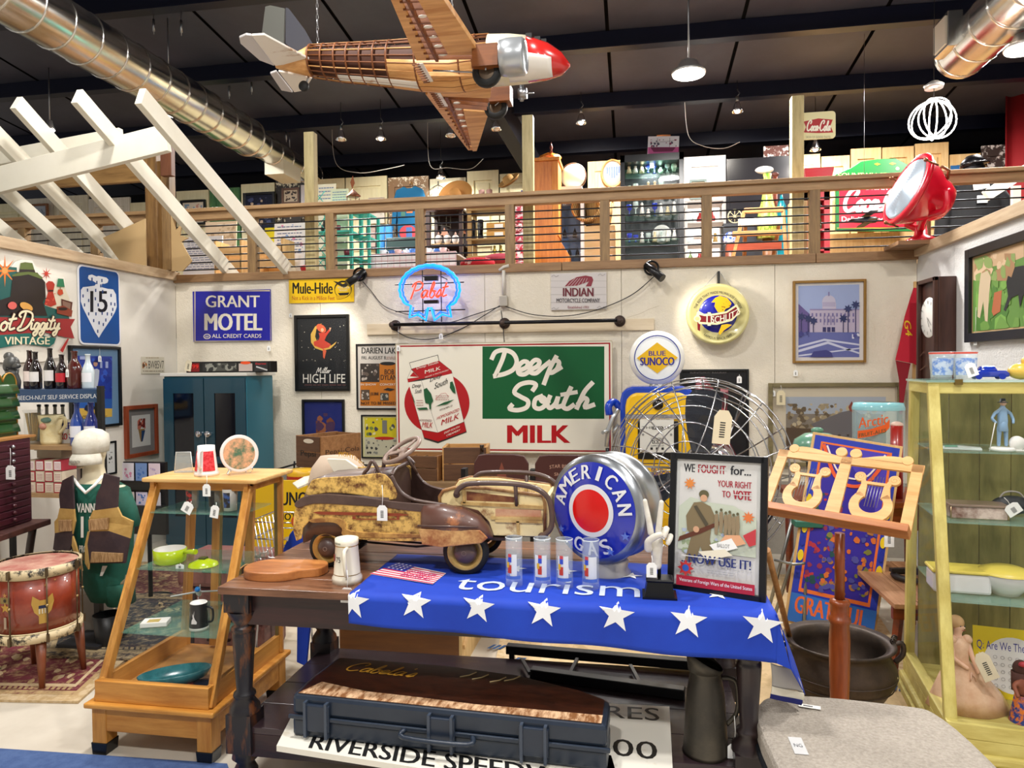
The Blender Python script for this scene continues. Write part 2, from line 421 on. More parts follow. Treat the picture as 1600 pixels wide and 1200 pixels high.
def pricetag(p,label,w=.035,h=.05,rz=0,string=.06,face='f3f3f0',tilt=0):
 """white hang tag with its string, top of string at p"""
 t=T('price_tag',label,'price tag',p,rz,rot=(0,R(tilt),R(rz)))
 B().mat(WHITE).tube([(0,0,0),(.003,-.002,-string*.5),(0,-.003,-string)],.0012,5).obj('string',t)
 z=-string-h/2+.006
 B().mat(M(face,.6)).prism([(-w/2,z-h/2),(w/2,z-h/2),(w/2,z+h*.3),(w*.25,z+h/2),(-w*.25,z+h/2),(-w/2,z+h*.3)],-.004,-.002).obj('card',t)
 a=Art(w,h,-.0045,.0002); a.oz=z
 a.rects([(.35,.35+i*.07,.65,.35+i*.07+.035) for i in range(7)],'2a2a2a'); a.obj('barcode',t)
 return t
# ---------------- structure
def st(o): o['kind']='structure'; return o
XL,XR,YB,ZT=-4.4,2.29,6.3,2.455
CONC=M('bdb4a4',.35,kind='noise',c2='d8d0c2',sc=1.6,bump=.02,w=.25)
st(B().bx(-8,6,-2,6.3,-.05,0).obj('floor',mat=CONC))
STUC=M('e2d8c4',.85,kind='stucco',c2='efe7d6',sc=3,bump=.8,w=.3)
STUW=M('e0dfdd',.85,kind='stucco',c2='eeedea',sc=3,bump=.9,w=.3)
LOWW=M('8f8a80',.9,kind='stucco',c2='a39c90',sc=6,bump=.7,w=.3)
def wallp(name,kind,edges,z1,m,fixed,back):
 e0,e1=edges[0],edges[-1]; b=B()
 if kind=='y': b.bx(e0,e1,fixed+.012,fixed+back,0,z1)
 else: b.bx(fixed+(.012 if back>0 else -.012),fixed+back,e0,e1,0,z1)
 wl=st(b.obj(name,mat=M('a89c86',.9)))
 for a,c in zip(edges,edges[1:]):
  q=B()
  if kind=='y': q.bx(a+.002,c-.002,fixed,fixed+.012,0,z1)
  else: q.bx(fixed,fixed+(.012 if back>0 else -.012),a+.002,c-.002,0,z1)
  q.obj('wall_panel',wl,mat=m)
 return wl
wb=wallp('wall_back','y',[XL,-2.9,-1.32,-.1,1.18,XR],ZT,STUC,YB,.12)
wallp('wall_left','l',[.6,1.8,3.0,4.2,5.3,6.3],ZT+.02,M('d9d3c6',.85,kind='noise',c2='e6e0d4',sc=3,bump=.1,w=.3),XL,-.12)
wallp('wall_right','r',[.6,1.8,3.0,4.3,5.62,6.3],ZT+.02,STUW,XR,.12)
B().bx(XL+.01,XR-.01,YB-.012,YB,0,.62).obj('wainscot',wb,mat=LOWW)
BOARD=wood('6b4a30','a9805a','x'); BOARDY=wood('a88a68','cdb491','y'); PINE=wood('c79a5c','e2bd84','z'); PINEX=wood('cfa366','e4c290','x')
GREYW=wood('7a5f42','a88a63','x'); GREYZ=wood('6f5539','a58558','z')
st(B().bx(XL-.05,-.62,YB-.03,YB+.16,ZT,2.53).bx(-.615,1.5,YB-.03,YB+.16,ZT,2.53).bx(1.505,XR,YB-.03,YB+.16,ZT,2.53).obj('trim_1',mat=wood('7d5c3e','a6835c','x'),bev=.004))
st(B().bx(XL-.16,XL+.035,.6,6.33,ZT+.02,2.56).obj('trim_2',mat=BOARDY,bev=.004))
st(B().bx(XR-.035,XR+.16,.6,6.33,ZT+.02,2.56).obj('trim_3',mat=wood('b89a78','d9c2a0','y'),bev=.004))
st(B().bx(-10,7.5,YB+.12,11.9,2.3,2.44).obj('floor_loft',mat=wood('6b4a30','8d6a48','x')))
DARKW=M('07080f',.9)
st(B().bx(-12,8.5,11.9,12,2.2,6.2).obj('wall_building_rear',mat=DARKW))
st(B().bx(8.4,8.5,0,11.9,0,6.2).obj('wall_building_side',mat=DARKW))
SL=.096; zc=lambda y:6.02-SL*y
ce=st(B().add([(-13,-1,zc(-1)+.08),(9,-1,zc(-1)+.08),(9,12.4,zc(12.4)+.08),(-13,12.4,zc(12.4)+.08)],[(0,1,2,3)]).obj('ceiling',mat=M('08090c',.95)))
PANEL=M('42444f',.6,kind='noise',c2='50525f',sc=2,w=.3); NAVY=M('050a26',.45)
ys=[-.5,.9,2.3,3.7,5.1,6.5,7.9,9.3,10.7,12.1]; pm=None
for y0,y1 in zip(ys,ys[1:]):
 for i in range(14):
  xa=-11.6+1.42*i
  if pm is None:
   o=B().add([(0,0,0),(1.38,0,0),(1.38,1.4,-1.4*SL),(0,1.4,-1.4*SL),(.69,0,-.012),(.69,1.4,-1.4*SL-.012)],[(0,4,5,3),(4,1,2,5)],True).obj('ceiling_panel',ce,mat=PANEL,fix=False); pm=o.data
  else: o=bpy.data.objects.new('ceiling_panel',pm); S.collection.objects.link(o); o.parent=ce
  o.location=(xa,y0,zc(y0))
for y in ys[1:-1]:
 tag(B().bx(-12,8.4,y-.03,y+.03,zc(y)-.21,zc(y)-.01).bx(-12,8.4,y-.1,y+.03,zc(y)-.215,zc(y)-.2).obj('roof_purlin',ce,mat=NAVY))
st(B().beam(tuple(PY(838,270,10.2)),tuple(PY(776,165,9.0)),.2,.28).obj('trim_4',mat=M('1b1c26',.6)))
rl=T('loft_railing','long brown wooden loft railing with black horizontal bars above the back wall','railing',(0,YB+.03,2.53))
B().bx(-7,6,-.03,.05,.53,.6).bx(-7,6,-.06,.08,.6,.635).obj('top_rail',rl,mat=wood('8a6a48','b8956a','x'),bev=.004)
posts=[PY(x,350,YB+.03).x for x in(37,150,395,517,657,797,945,1104,1272)]+[2.35,3.3]
for x in posts: B().bx(x-.042,x+.042,-.035,.045,0,.53).obj('post',rl,mat=GREYZ,bev=.003)
for k in range(7): B().cyl((-7,.005,.05+.07*k),(6,.005,.05+.07*k),.0065,n=6).obj('bar',rl,mat=M('1c1f26',.4,.6))
for lab,px,top in(('left',485,208),('middle',825,182),('right',1245,152)):
 p=PY(px,top,YB+.22)
 tag(B().bx(-.05,.05,-.045,.045,0,p.z-2.44).obj('roof_post',mat=wood('9a8a5a','cbbd8c','z'),loc=(p.x,YB+.22,2.44),bev=.004),'tall weathered timber post behind the railing, '+{'left':'beside the turquoise shelf','middle':'beside the grandfather clock','right':'carrying the small cola sign'}[lab],'post')
tag(B().bx(-.07,.07,-.07,.07,0,PY(1246,313,YB+.4).z-2.44).obj('short_post',mat=wood('6f5539','a58558','z'),loc=(PY(1246,313,YB+.5).x,YB+.5,2.44),bev=.004),'short brown newel post behind the railing beside the red cabinet','post')
WP=M('e9e3cf',.6,kind='noise',c2='f2eddd',sc=4,w=.3)
pg=T('pergola_frame','white painted roof frame of slanting rafters on a brown timber post, upper left','pergola',(-4.5,6.2,2.44))
def loc(p,t): return p-t.location
def rafter(x0,y0,x1,y1,Y1,wd=.05,dp=.13):
 b=PY(x1,y1,Y1); a=PX(x0,y0,b.x); d=(b-a)*.12
 B().beam(loc(a,pg),loc(b+d,pg),wd,dp).obj('rafter',pg,mat=WP,bev=.003)
rafter(219,150,440,410,6.2)
rafter(120,150,355,420,6.35)
rafter(25,160,262,425,6.5)
for x0,y0,x1,y1 in((-50,165,190,410),(-135,170,110,390),(-215,180,30,380)): rafter(x0,y0,x1,y1,6.2)
a=PY(262,216,4.85); b=PY(-40,292,4.85); B().beam(loc(a,pg),loc(b,pg),.05,.2).obj('white_beam',pg,mat=WP,bev=.003)
a=PY(190,212,5.3); b=PY(-40,255,5.3); B().beam(loc(a,pg),loc(b,pg),.05,.12).obj('white_beam',pg,mat=WP,bev=.003)
BRN=wood('5e4022','94703f','z')
a=PY(240,225,6.15); tp=a.z
B().bx(a.x-.09,a.x+.05,6.08-6.2,6.2-6.2,0,tp) if 0 else None
ax=PY(243,300,6.15).x; B().bx(ax+4.5-.06,ax+4.5+.06,-.12,0,.12,tp-2.44).obj('timber_post',pg,mat=BRN,bev=.005)
ax2=PY(262,300,6.2).x; B().bx(ax2+4.5-.05,ax2+4.5+.05,-.05,.05,.12,tp-2.6).obj('timber_post',pg,mat=GREYZ,bev=.005)
a=PY(232,262,6.1); b=PY(-20,280,6.1); B().beam(loc(a,pg),loc(b,pg),.05,.26).obj('brown_beam',pg,mat=wood('7b5930','a9834e','x'),bev=.004)
p=PY(262,250,5.95); B().box(loc(p,pg),(.11,.06,.3)).obj('bracket_block',pg,mat=wood('5b3320','7a4b30','z'),bev=.004)
CARD=M('c7a878',.8)
def PYt(pts,Y,t): return [((PY(a,b,Y)-t.location).x,(PY(a,b,Y)-t.location).z) for a,b in pts]
t=T('cardboard_arrow','plain tan cardboard pointer behind the white rafters, left of the timber post','cardboard',(-4.8,5.85,2.5))
B().prism(PYt([(162,372),(228,342),(230,430),(205,430)],5.85,t),-.012,0).obj('sheet',t,mat=CARD)
t=T('cardboard_starburst','tan cardboard cut-out with star points, right of the timber post','cardboard',(-4.1,6.18,2.53))
B().prism(PYt([(268,335),(276,360),(286,348),(282,368),(296,372),(284,378),(301,408),(286,424),(268,424)],6.18,t),-.012,0).obj('sheet',t,mat=CARD)
DUCT=M('d6d2c8',.22,1,kind='noise',c2='f2efe8',sc=3,bump=.05,w=.3)
def duct(name,label,x,z,segs,box=None):
 t=T(name,label,'duct',(x,segs[0][0],z))
 y0=segs[0][0]; b=B()
 for (a,c,r,r2) in segs: b.cyl((0,a-y0,0),(0,c-y0,0),r,r2,n=28,cap=False)
 b.cyl((0,segs[-1][1]-y0-.01,0),(0,segs[-1][1]-y0,0),segs[-1][3]*.98,n=28); b.cyl((0,0,0),(0,.01,0),segs[0][2]*.98,n=28)
 b.obj('pipe',t,mat=DUCT)
 a=segs[0][0]
 while a<segs[-1][1]-.1:
  a+=.31
  r=[s for s in segs if s[0]<=a<=s[1]+.01]
  if not r: break
  r=r[0]; q=r[2]+(r[3]-r[2])*(a-r[0])/(r[1]-r[0])
  B().lathe([(q,-.012),(q+.008,-.006),(q+.008,.006),(q,.012)],(0,a-y0,0),28,'y').obj('seam_ring',t,mat=DUCT)
 return t
d1=duct('ventilation_duct','long shiny round metal duct running back along the upper left',-4.85,4.58,[(3.2,8.5,.235,.235),(8.5,8.75,.235,.17),(8.75,11.2,.17,.17)])
B().bx(-.12,.16,5.9,6.4,-.3,-.1).obj('vent_grille',d1,mat=M('d8d2bd',.6))
for y in(4.9,6.9,9.6): B().cyl((0,y-3.2,.2),(0,y-3.2,zc(y)-4.6),.006,n=6).obj('hanger_rod',d1,mat=STEEL)
d2=duct('ventilation_duct','short shiny round metal duct with a square vent at the upper right',2.95,4.42,[(4.3,7.15,.22,.22)])
g=PY(1473,82,7.0)-d2.location
B().box((-.22,2.55,.06),(.12,.3,.3)).obj('vent_box',d2,mat=DUCT,bev=.006); B().box((-.285,2.55,.06),(.01,.24,.24)).obj('vent_grille',d2,mat=M('c9c3b4',.6))
for y in(5.2,6.7): B().cyl((0,y-4.3,.2),(0,y-4.3,zc(y)-4.45),.006,n=6).obj('hanger_rod',d2,mat=STEEL)
EM=M('fffaf0',emit=14)
for (px,py,Y,lab) in((1076,112,6.6,'round high-bay lamp glowing near the ceiling, right of the model plane'),(1602,72,6.3,'round high-bay lamp cut by the right picture edge'),(278,176,8.0,'round high-bay lamp behind the long duct at left'),(78,200,7.6,'small bright lamp behind the white rafters at far left')):
 p=PY(px,py,Y); t=T('high_bay_lamp',lab,'ceiling lamp',p); r=.055 if px==78 else .15
 B().lathe([(0,.1),(r*.5,.09),(r*.75,.02),(r,.0),(r,-.02),(r*.95,-.02)],n=24).obj('housing',t,mat=M('d8d8d8',.3,.8))
 B().lathe([(0,-.018),(r*.93,-.018),(r*.93,-.03),(0,-.034)],n=24).obj('diffuser',t,mat=EM)
 zz=zc(Y)-p.z-.02; B().cyl((0,0,.09),(0,0,zz),.008,n=6).obj('suspension_rod',t,mat=STEEL)
 if px==78: continue
 o=area('high_bay_glow',(p.x,p.y,p.z-.06),.28,60)
def clamp(px,py,Y,lab,lit=True,r=.07,tilt=(0,0,0)):
 p=PY(px,py,Y); t=T('clamp_lamp',lab,'clamp lamp',p); tm=Matrix(((1,0,0),(0,1,0),(0,0,1)))
 B().lathe([(.018,.09),(.03,.07),(.04,.05),(r*.8,.0),(r,-.04),(r*.97,-.04),(r*.75,.0),(.03,.045)],n=20).obj('shade',t,mat=CHROME)
 B().cyl((0,0,.08),(0,0,.15),.02,n=10).tube([(0,0,.15),(.03,0,.19),(0,0,.24)],.006).obj('socket_clip',t,mat=STEEL)
 B().sph((0,0,-.02),.035,12,8).obj('bulb',t,mat=M('fff6e0',emit=25) if lit else M('e8e0d0',.3))
 zz=zc(Y)-.012-p.z; B().cyl((0,0,.22),(0,0,zz),.004,n=5).obj('drop_cord',t,mat=BLACK)
 if lit: spot('clamp_lamp_light',(p.x,p.y,p.z-.06),(p.x+.1,p.y+1.5,p.z-1.6),65,120)
 t.rotation_euler=(R(tilt[0]),R(tilt[1]),0)
 return t
clamp(533,214,9.0,'dull clamp lamp hanging left of the first lit one, under the model plane tail',False)
clamp(595,213,9.0,'lit chrome clamp lamp between the duct and the wing tip')
clamp(704,208,9.0,'chrome clamp lamp close to the wing tip of the model plane',False)
clamp(775,198,9.0,'grey clamp lamp just right of the wing tip under the wheels',False)
clamp(908,188,9.2,'brightly lit clamp lamp above the framed oval mirror')
clamp(1152,170,9.2,'chrome clamp lamp on the beam right of the big round lamp')
clamp(689,274,9.9,'lit clamp lamp over the straw hats')
clamp(1274,230,9.8,'small lit clamp lamp below the little cola sign')
# ---------------- back wall signs and pictures
GM='1a1fa0'
t,a,w,h=board('enamel_sign','blue enamel sign with cream block letters advertising a motel','sign','y',303,454,425,533,YB,.02,'1d1f9c',rg=.25,gap=.002)
a.pix(t,240,420,4.6154); a.rects([(298,152,852,162),(300,520,855,530),(294,160,302,525),(842,150,852,520)],'c9b9a0')
C0='e9e2cf'
a.text('GRANT',375,278,765,188,C0,.05) if 0 else a.text('GRANT',375,192,766,278,C0,.03); a.text('MOTEL',366,322,784,445,C0,.05)
a.ell(386,488,26,19,C0); a.ell(386,488,20,14,'1d1f9c'); a.text('AAA',372,480,400,496,C0,.02); a.text('ALL CREDIT CARDS',422,470,778,498,C0,.01); a.obj('lettering',t)
pricetag(PY(420,533,YB-.03),'white price tag hanging under the blue motel sign',rz=0,string=.05)
t,a,w,h=board('tin_sign','yellow tin roofing sign with black and red slogan lettering','sign','y',452,436,554,473,YB,.008,'f2c512',rg=.35,gap=.004)
a.pix(t,440,420,5); a.text('Mule-Hide',85,108,400,195,'12100c',.03); a.text('Not a Kick in a Million Feet',82,212,415,245,'b2401c',.005)
a.ell(480,160,68,68,'1a1712'); a.ell(480,165,62,58,'f2c512'); a.poly([(405,95),(450,105),(480,120),(510,105),(550,98),(520,130),(490,150),(440,125)],'2a241c'); a.poly([(440,190),(530,185),(520,205),(455,208)],'1a1712'); a.text('MULE-HIDE',440,140,530,155,'e8dcb0',.03); a.text('ROOFS',455,160,515,176,'e8dcb0',.03)
a.poly([(425,205),(470,212),(500,208),(500,225),(470,235),(430,240)],'d9a90f'); a.obj('lettering',t)
pricetag(PY(454,474,YB-.01),'small tag on a long string at the yellow roofing sign',rz=0,string=.1,w=.03,h=.04)
t,a,w,h=picture('framed_poster','tall black framed beer poster with a yellow crescent moon','y',461,492,548,611,YB,.028,mat='121216',fmat=M('0a0a0a',.3))
a.pix(t,440,420,5)
a.poly([(315,425),(262,450),(228,510),(230,575),(262,620),(320,640),(380,625),(418,590),(430,568),(390,598),(330,605),(282,580),(262,530),(272,470)],'d9ad4a')
a.ell(310,465,42,28,'d9603a',rot=35); a.ell(318,478,12,15,'e8b48c'); a.poly([(290,500),(345,500),(372,470),(382,480),(350,525),(335,560),(385,590),(370,615),(320,625),(255,600),(250,570),(290,555),(298,530)],'c9402c')
a.poly([(322,620),(350,640),(335,705),(325,690)],'d9603a'); a.poly([(378,490),(374,460),(388,460)],'e8b48c')
a.blobs(150,440,500,760,['e0d8c0'],24,3); a.script('Miller',272,770,385,815,.006,'e8e4dc'); a.text('HIGH LIFE',168,822,498,892,'eeeae0',.0); a.scrib(180,900,500,915,'6b4040',1); a.obj('printed_face',t)
t,a,w,h=picture('framed_picture','small dark blue framed picture right above the soda crate','y',473,624,540,690,YB,.022,mat='0c1c66')
a.rect(.02,.02,.98,.98,'0f1f70'); a.blobs(.3,.3,.8,.95,['7a4022','9a5a34','4a2c50'],9,.13); a.obj('printed_face',t)
t,a,w,h=board('advertising_sign','large cream dairy sign with red milk carton and green script panel','sign','y',619,(538,533),957,(704,709),6.2,.025,'e9e4d2',rg=.3,gap=0)
t.location.y=6.2+.025
B().bx(-w/2-.004,w/2+.004,-.028,.002,h/2,h/2+.006).bx(-w/2-.004,w/2+.004,-.028,.002,-h/2-.006,-h/2).bx(-w/2-.006,-w/2,-.028,.002,-h/2,h/2).bx(w/2,w/2+.006,-.028,.002,-h/2,h/2).obj('metal_edge',t,mat=M('c9bca0',.4,.5))
B().bx(-w/2+.15,-w/2+.18,0,.05,-.3,.3).bx(w/2-.18,w/2-.15,0,.05,-.3,.3).obj('mounting_strip',t,mat=GREYZ)
a.rect(.006,.012,.994,.988,'a01a20'); a.rect(.013,.026,.987,.974,'e9e4d2')
a.pix(t,600,480,4.4444); RED='b0141c'; GRN='02582c'; CR='ece5d6'
a.rect(684,272,1530,775,GRN)
WD=.05
for k in ([(750,355),(775,312),(835,298),(895,320),(922,375),(900,430),(840,462),(768,478)],[(842,300),(820,370),(775,470)],[(935,440),(985,420),(1000,388),(970,377),(935,410),(935,458),(975,466),(1015,440)],[(1015,435),(1065,410),(1080,378),(1050,367),(1018,400),(1015,448),(1055,458),(1100,420),(1150,380)],[(1195,345),(1150,430),(1112,530)],[(1155,400),(1188,370),(1216,385),(1200,430),(1165,455),(1140,448)],[(1200,438),(1230,420)],
 [(1035,575),(1055,538),(1010,522),(940,540),(905,590),(950,622),(1000,652),(990,695),(930,715),(872,705),(888,680)],[(1095,618),(1052,640),(1045,690),(1080,705),(1118,680),(1115,635),(1085,625),(1100,655),(1145,650)],[(1152,620),(1135,670),(1152,700),(1190,670),(1210,620),(1195,690),(1235,685)],[(1297,560),(1260,640),(1245,690),(1275,705),(1315,680)],[(1235,607),(1335,590)],[(1445,527),(1390,590),(1340,700)],[(1350,670),(1385,632),(1412,645),(1395,695),(1455,678)]):
 a.stroke(crom(k,5),WD*(.8 if len(k)>2 else .7),CR,k[0]==(750,355))
a.text('MILK',855,820,1295,942,RED,.06)
a.ell(368,665,226,212,RED,48)
a.poly([(176,385),(375,330),(384,372),(470,440),(575,868),(375,945),(280,915),(162,495),(190,430)],'3b3432')
a.poly([(180,388),(372,335),(381,372),(192,428)],'e9e4d2'); a.poly([(192,430),(382,372),(468,440),(250,492)],RED); a.poly([(190,434),(248,492),(164,515),(164,495)],'e9e4d2'); a.poly([(205,450),(240,485),(180,480)],RED)
a.poly([(164,497),(250,485),(468,440),(475,470),(255,498),(168,522)],RED)
a.poly([(170,522),(262,510),(475,460),(555,795),(375,870),(265,850)],'efe9da'); a.poly([(262,852),(375,872),(557,798),(572,862),(378,932),(282,905)],RED)
a.text('Deep South',228,400,382,440,CR,.01,shear=0,fn=lambda p,q:(228+150*p,436-42*p-20*q)); a.text('MILK',0,0,1,1,CR,.04,fn=lambda p,q:(285+110*p,462-28*p-24*q)); a.text('GRADE A PASTEURIZED',0,0,1,1,CR,0,fn=lambda p,q:(285+165*p,492-52*p-9*q))
K='1c1c1a'
a.stroke([(258,500),(375,868)],.003,'8a8378')
for (s0,x,y,dx,dy,hh,c) in (('Deep',195,570,60,-8,34,K),('South',215,600,45,-6,30,K),('Deep',318,530,80,-38,40,K),('South',350,570,90,-38,44,K),('VITAMIN D',385,722,90,-32,14,'5a3a34'),('HOMOGENIZED',368,782,155,-62,22,RED),('MILK',398,820,122,-48,40,RED),('HOMOGENIZED',248,790,84,4,14,'7a4a44'),('MILK',265,832,72,4,36,RED),('DEEP SOUTH',420,880,105,-45,14,CR),('CREAMERY',435,898,95,-40,14,CR)):
 a.text(s0,0,0,1,1,c,.03,fn=lambda p,q,x=x,y=y,dx=dx,dy=dy,hh=hh:(x+dx*p+.2*hh*q,y+dy*p-hh*q))
for P in ([(278,570),(300,560),(330,600),(345,650),(330,670),(330,710),(318,706),(315,670),(290,665),(282,620)],[(462,520),(478,515),(495,560),(500,600),(480,590),(460,560)],[(360,690),(420,660),(490,640),(440,672)],[(195,590),(215,650),(222,680),(205,640)],[(230,700),(300,695),(310,710),(250,712)]): a.poly(P,'1e5a34')
a.stroke([(360,640),(400,600),(430,595),(452,620)],.003,RED); a.scrib(362,610,455,650,'a05048',3,.25); a.scrib(228,640,275,690,'a05048',3,.25)
a.obj('printed_face',t)
pricetag(PY(622,503,6.18),'price tag on a long string at the left end of the dairy sign',string=.22)
pricetag(PY(689,510,6.16),'price tag hanging from the pipe under the neon sign',string=.07)
p0,p1=PY(574,515,YB-.01),PY(1022,500,YB-.01)
bt=tag(B().beam((p0.x,YB-.011,p0.z),(p1.x,YB-.011,p0.z+.0),.02,.1,(0,0,1)).obj('pine_batten',mat=wood('d6c2a0','ead9bc','x'),bev=.002),'pale pine batten screwed to the back wall behind the iron pipe','batten')
z=PY(700,505,6.18).z-.005; t=T('pipe_rail','black iron pipe rail with flange fittings above the dairy sign','pipe',((p0.x),6.17,z))
xa,xb,xm=PY(612,505,6.17).x-p0.x,PY(968,505,6.17).x-p0.x,PY(785,505,6.17).x-p0.x
B().cyl((xa,0,0),(xb,0,0),.016,n=12).obj('pipe',t,mat=M('1c1a1c',.35,.6))
for x in(xa,xm,xb):
 B().lathe([(0,.12),(.05,.12),(.05,.105),(.025,.1),(.025,.0)],(x,-.005,0),16,'y').sph((x,0,0),.027,12,8).obj('flange_fitting',t,mat=M('4a3c36',.6,.4))
WIRE=M('141416',.5)
def cable(name,label,pts,r=.004,m=WIRE,Y=6.27,k=8):
 P=[PY(x,y,Y if len(q)==0 else q[0]) for x,y,*q in pts]
 return tag(B().tube(crom([tuple(p) for p in P],k),r,6).obj(name,mat=m),label,'cable')
cable('power_cord','black cord sagging from the left wall spotlight to the pipe rail end',[(567,440),(580,455),(600,478),(632,490),(655,494)])
cable('power_cord','black cord drooping below the pipe rail left of the junction box',[(612,512),(640,528),(680,529),(720,514),(745,500),(785,475)],.004)
cable('power_cord','black cord running from neon sign up to the junction box',[(655,500),(700,504),(740,492),(784,478)])
cable('power_cord','black cord from the junction box along under the motorcycle sign to the right spotlight',[(788,478),(830,491),(880,494),(930,485),(985,462),(1022,432)])
cable('power_cord','thin pale wire trailing from the round beer sign to the batten',[(1030,478),(1015,483),(1000,490),(980,496)],.0015,M('b9a98a'))
cable('power_cord','black cord dropping from the junction box behind the dairy sign',[(783,485),(786,510),(788,536)])
p=PY(787,440,6.27); t=T('conduit','white conduit pipe with junction box coming down from the loft edge','conduit',(p.x,6.27,p.z))
B().cyl((0,0,-.12),(0,0,.1),.016,n=10).obj('pipe',t,mat=M('cfc9bd',.4)); B().tube([(-.04,0,.1),(0,0,.13),(.05,0,.14)],.014).obj('elbow',t,mat=M('cfc9bd',.4)); B().bx(-.035,.035,-.03,.03,-.22,-.13).obj('junction_box',t,mat=M('b8b2a6',.4,.4),bev=.004)
p=PY(671,453,6.05); t=T('neon_sign','glowing neon beer sign with blue ribbon outline and red script','neon sign',p)
def neon(pts,name,r,c,em,k=5,closed=False,Y=6.05):
 P=[PY(440+x/5,420+y/5,Y)-p for x,y in pts]; B().tube(crom([tuple(q) for q in P],k,closed) if k else P,r,8,closed).obj(name,t,mat=M(c,.3,emit=em))
for s0,yy in((1,0),(.9,-.006)):
 pts=[]
 for i in range(37):
  an=R(-218+256*i/36); e=s0*(1+(.02 if i%2 else -.005)); pts.append((1157+233*e*math.cos(an),160+188*e*math.sin(an)))
 pts+= [(1310,290),(1325,375),(1255,355),(1197,402),(1170,305),(1145,305),(1127,402),(1065,357),(1000,380),(1010,290)] if s0==1 else [(1290,300),(1300,350),(1240,335),(1200,370),(1185,315)]
 neon(pts,'neon_tube',.0125 if s0==1 else .009,'1488ff' if s0==1 else '1a60ff',1.5,0,s0==1,6.05+yy)
neon([(1130,315),(1118,365),(1075,340),(1020,350),(1030,300)],'neon_tube',.009,'1a60ff',1.5,0)
for k in script('Pabst',.15):
 neon([(1003+x*62,232-y*58-x*3) for x,y in k],'script_tube',.007,'ff3a20',1.7,0,False,6.03)
f=B(); L=lambda x,y,Y:PY(440+x/5,420+y/5,Y)-p
for a0,b0 in(((885,125),(1425,105)),((890,335),(1435,318)),((1100,10),(1105,420)),((1245,10),(1250,415))): f.cyl(L(*a0,6.1),L(*b0,6.1),.005,n=6)
f.obj('mounting_frame',t,mat=BLACK); B().box(L(1170,75,6.1),(.12,.05,.045)).box(L(1170,258,6.1),(.13,.05,.03)).obj('transformer',t,mat=BLACK,bev=.005)
for x in(1105,1245): B().cyl(L(x,60,6.1),Vector(L(x,60,6.1))+Vector((0,.2,0)),.005,n=6).obj('wall_standoff',t,mat=BLACK)
l=bpy.data.lights.new('neon_glow','POINT'); l.color=(.15,.3,1); l.energy=1.5; l.shadow_soft_size=.15; o=bpy.data.objects.new('neon_glow',l); S.collection.objects.link(o); o.location=p+Vector((0,.1,0))
for (px,py,dx,dz,lab,tg) in((560,428,-.09,-.09,'black cylinder spotlight on the loft edge aimed at the yellow sign',PY(505,560,YB)),(1018,418,.09,-.1,'black cylinder spotlight on the loft edge aimed at the round beer sign',PY(1150,520,YB))):
 q=PY(px,py,6.2); s=T('spotlight',lab,'spotlight',q)
 B().cyl((-dx*.5,.05,-dz*.3),(dx,-.04,dz),.032,.036,n=18).obj('lamp_barrel',s,mat=M('0c0c0e',.35))
 B().lathe([(.062,0),(.068,.012),(.062,.024),(.05,.024),(.05,0)],(0,.02,.0),20,'y').cyl((0,.03,0),(0,.08,0),.03,n=12).obj('mount_ring',s,mat=M('101012',.4))
 spot('wall_spot_light',q+Vector((dx*1.3,-.35,dz*1.2)),tg,17,75)
t,a,w,h=board('wooden_sign','whitewashed plank sign with maroon feather headdress and lettering','sign','y',861,(429,425),948,(486,482),YB,.02,'cfc9c6',gap=.002,rg=.7)
a.pix(t,840,400,4)
for y in (155,195,240,290): a.rect(82,y,430,y+2,'a8a2a0')
a.poly([(170,190),(200,155),(245,132),(300,122),(340,130),(348,150),(335,190),(300,190),(320,160),(250,185)],'8a3340')
for i in range(6): a.stroke([(185+i*22,190-i*2),(235+i*15,140)],.003,'cfc9c6')
a.text('INDIAN',158,200,350,252,'6b2530',.04); a.text('MOTORCYCLE COMPANY',118,265,390,290,'4a4448',.02); a.text('Established 1901',190,312,320,328,'8a3340',0)
for x,y in((110,125),(400,118),(110,328),(395,320)): a.stroke([(x-22,y+4),(x-8,y-6),(x+6,y+6),(x+22,y-4)],.0025,'6a6462')
a.obj('printed_face',t)
p=PY(1121,491,6.2); t=T('round_sign','round cream and gold beer sign with a globe and red belt, hung on a chain','sign',p); rr_=(PY(1171,491,6.2)-p).length
B().lathe([(0,.06),(rr_*.9,.06),(rr_*.99,.03),(rr_,.0),(rr_*.97,-.03),(rr_*.9,-.04),(rr_*.86,-.025),(0,-.03)],n=48,axis='y').obj('casing',t,mat=M('d8cf8c',.3,coat=.5))
B().sph((0,-.02,0),rr_*.62,32,16,(1,.18,1)).obj('globe',t,mat=M('14189a',.25,coat=.5))
a=Art(1,1,-.031); a.pix(t,840,400,4); a.arc('THE BEER THAT MADE MILWAUKEE FAMOUS',1127,372,rr_*.71,.022,-72,72,'4a4234',0); a.arc('FAMOUS SINCE 1849',1127,372,rr_*.78,.02,-35,35,'4a4234',0,inside=True)
a.y=-.1; a.pix(t,840,400,4); a.rg=.25
a.poly([(1085,290),(1110,262),(1140,248),(1185,262),(1212,295),(1200,320),(1175,330),(1160,355),(1125,350),(1105,315),(1110,290)],'e8b81c'); a.blobs(1150,285,1210,345,['7a5010'],8,4); a.poly([(1150,430),(1185,425),(1215,430),(1165,465),(1138,495),(1130,480)],'e8b81c')
BELT=[(1000,340),(1040,362),(1100,360),(1180,345),(1245,300),(1268,350),(1215,405),(1120,430),(1010,425),(985,390)]
a.poly([(995,340),(1020,350),(1015,470),(1000,462)],'7a1020'); a.poly(BELT,'e8dfb0'); a.poly([(1010,368),(1045,376),(1100,372),(1180,358),(1240,318),(1258,352),(1208,394),(1118,418),(1015,412)],'7a1c22')
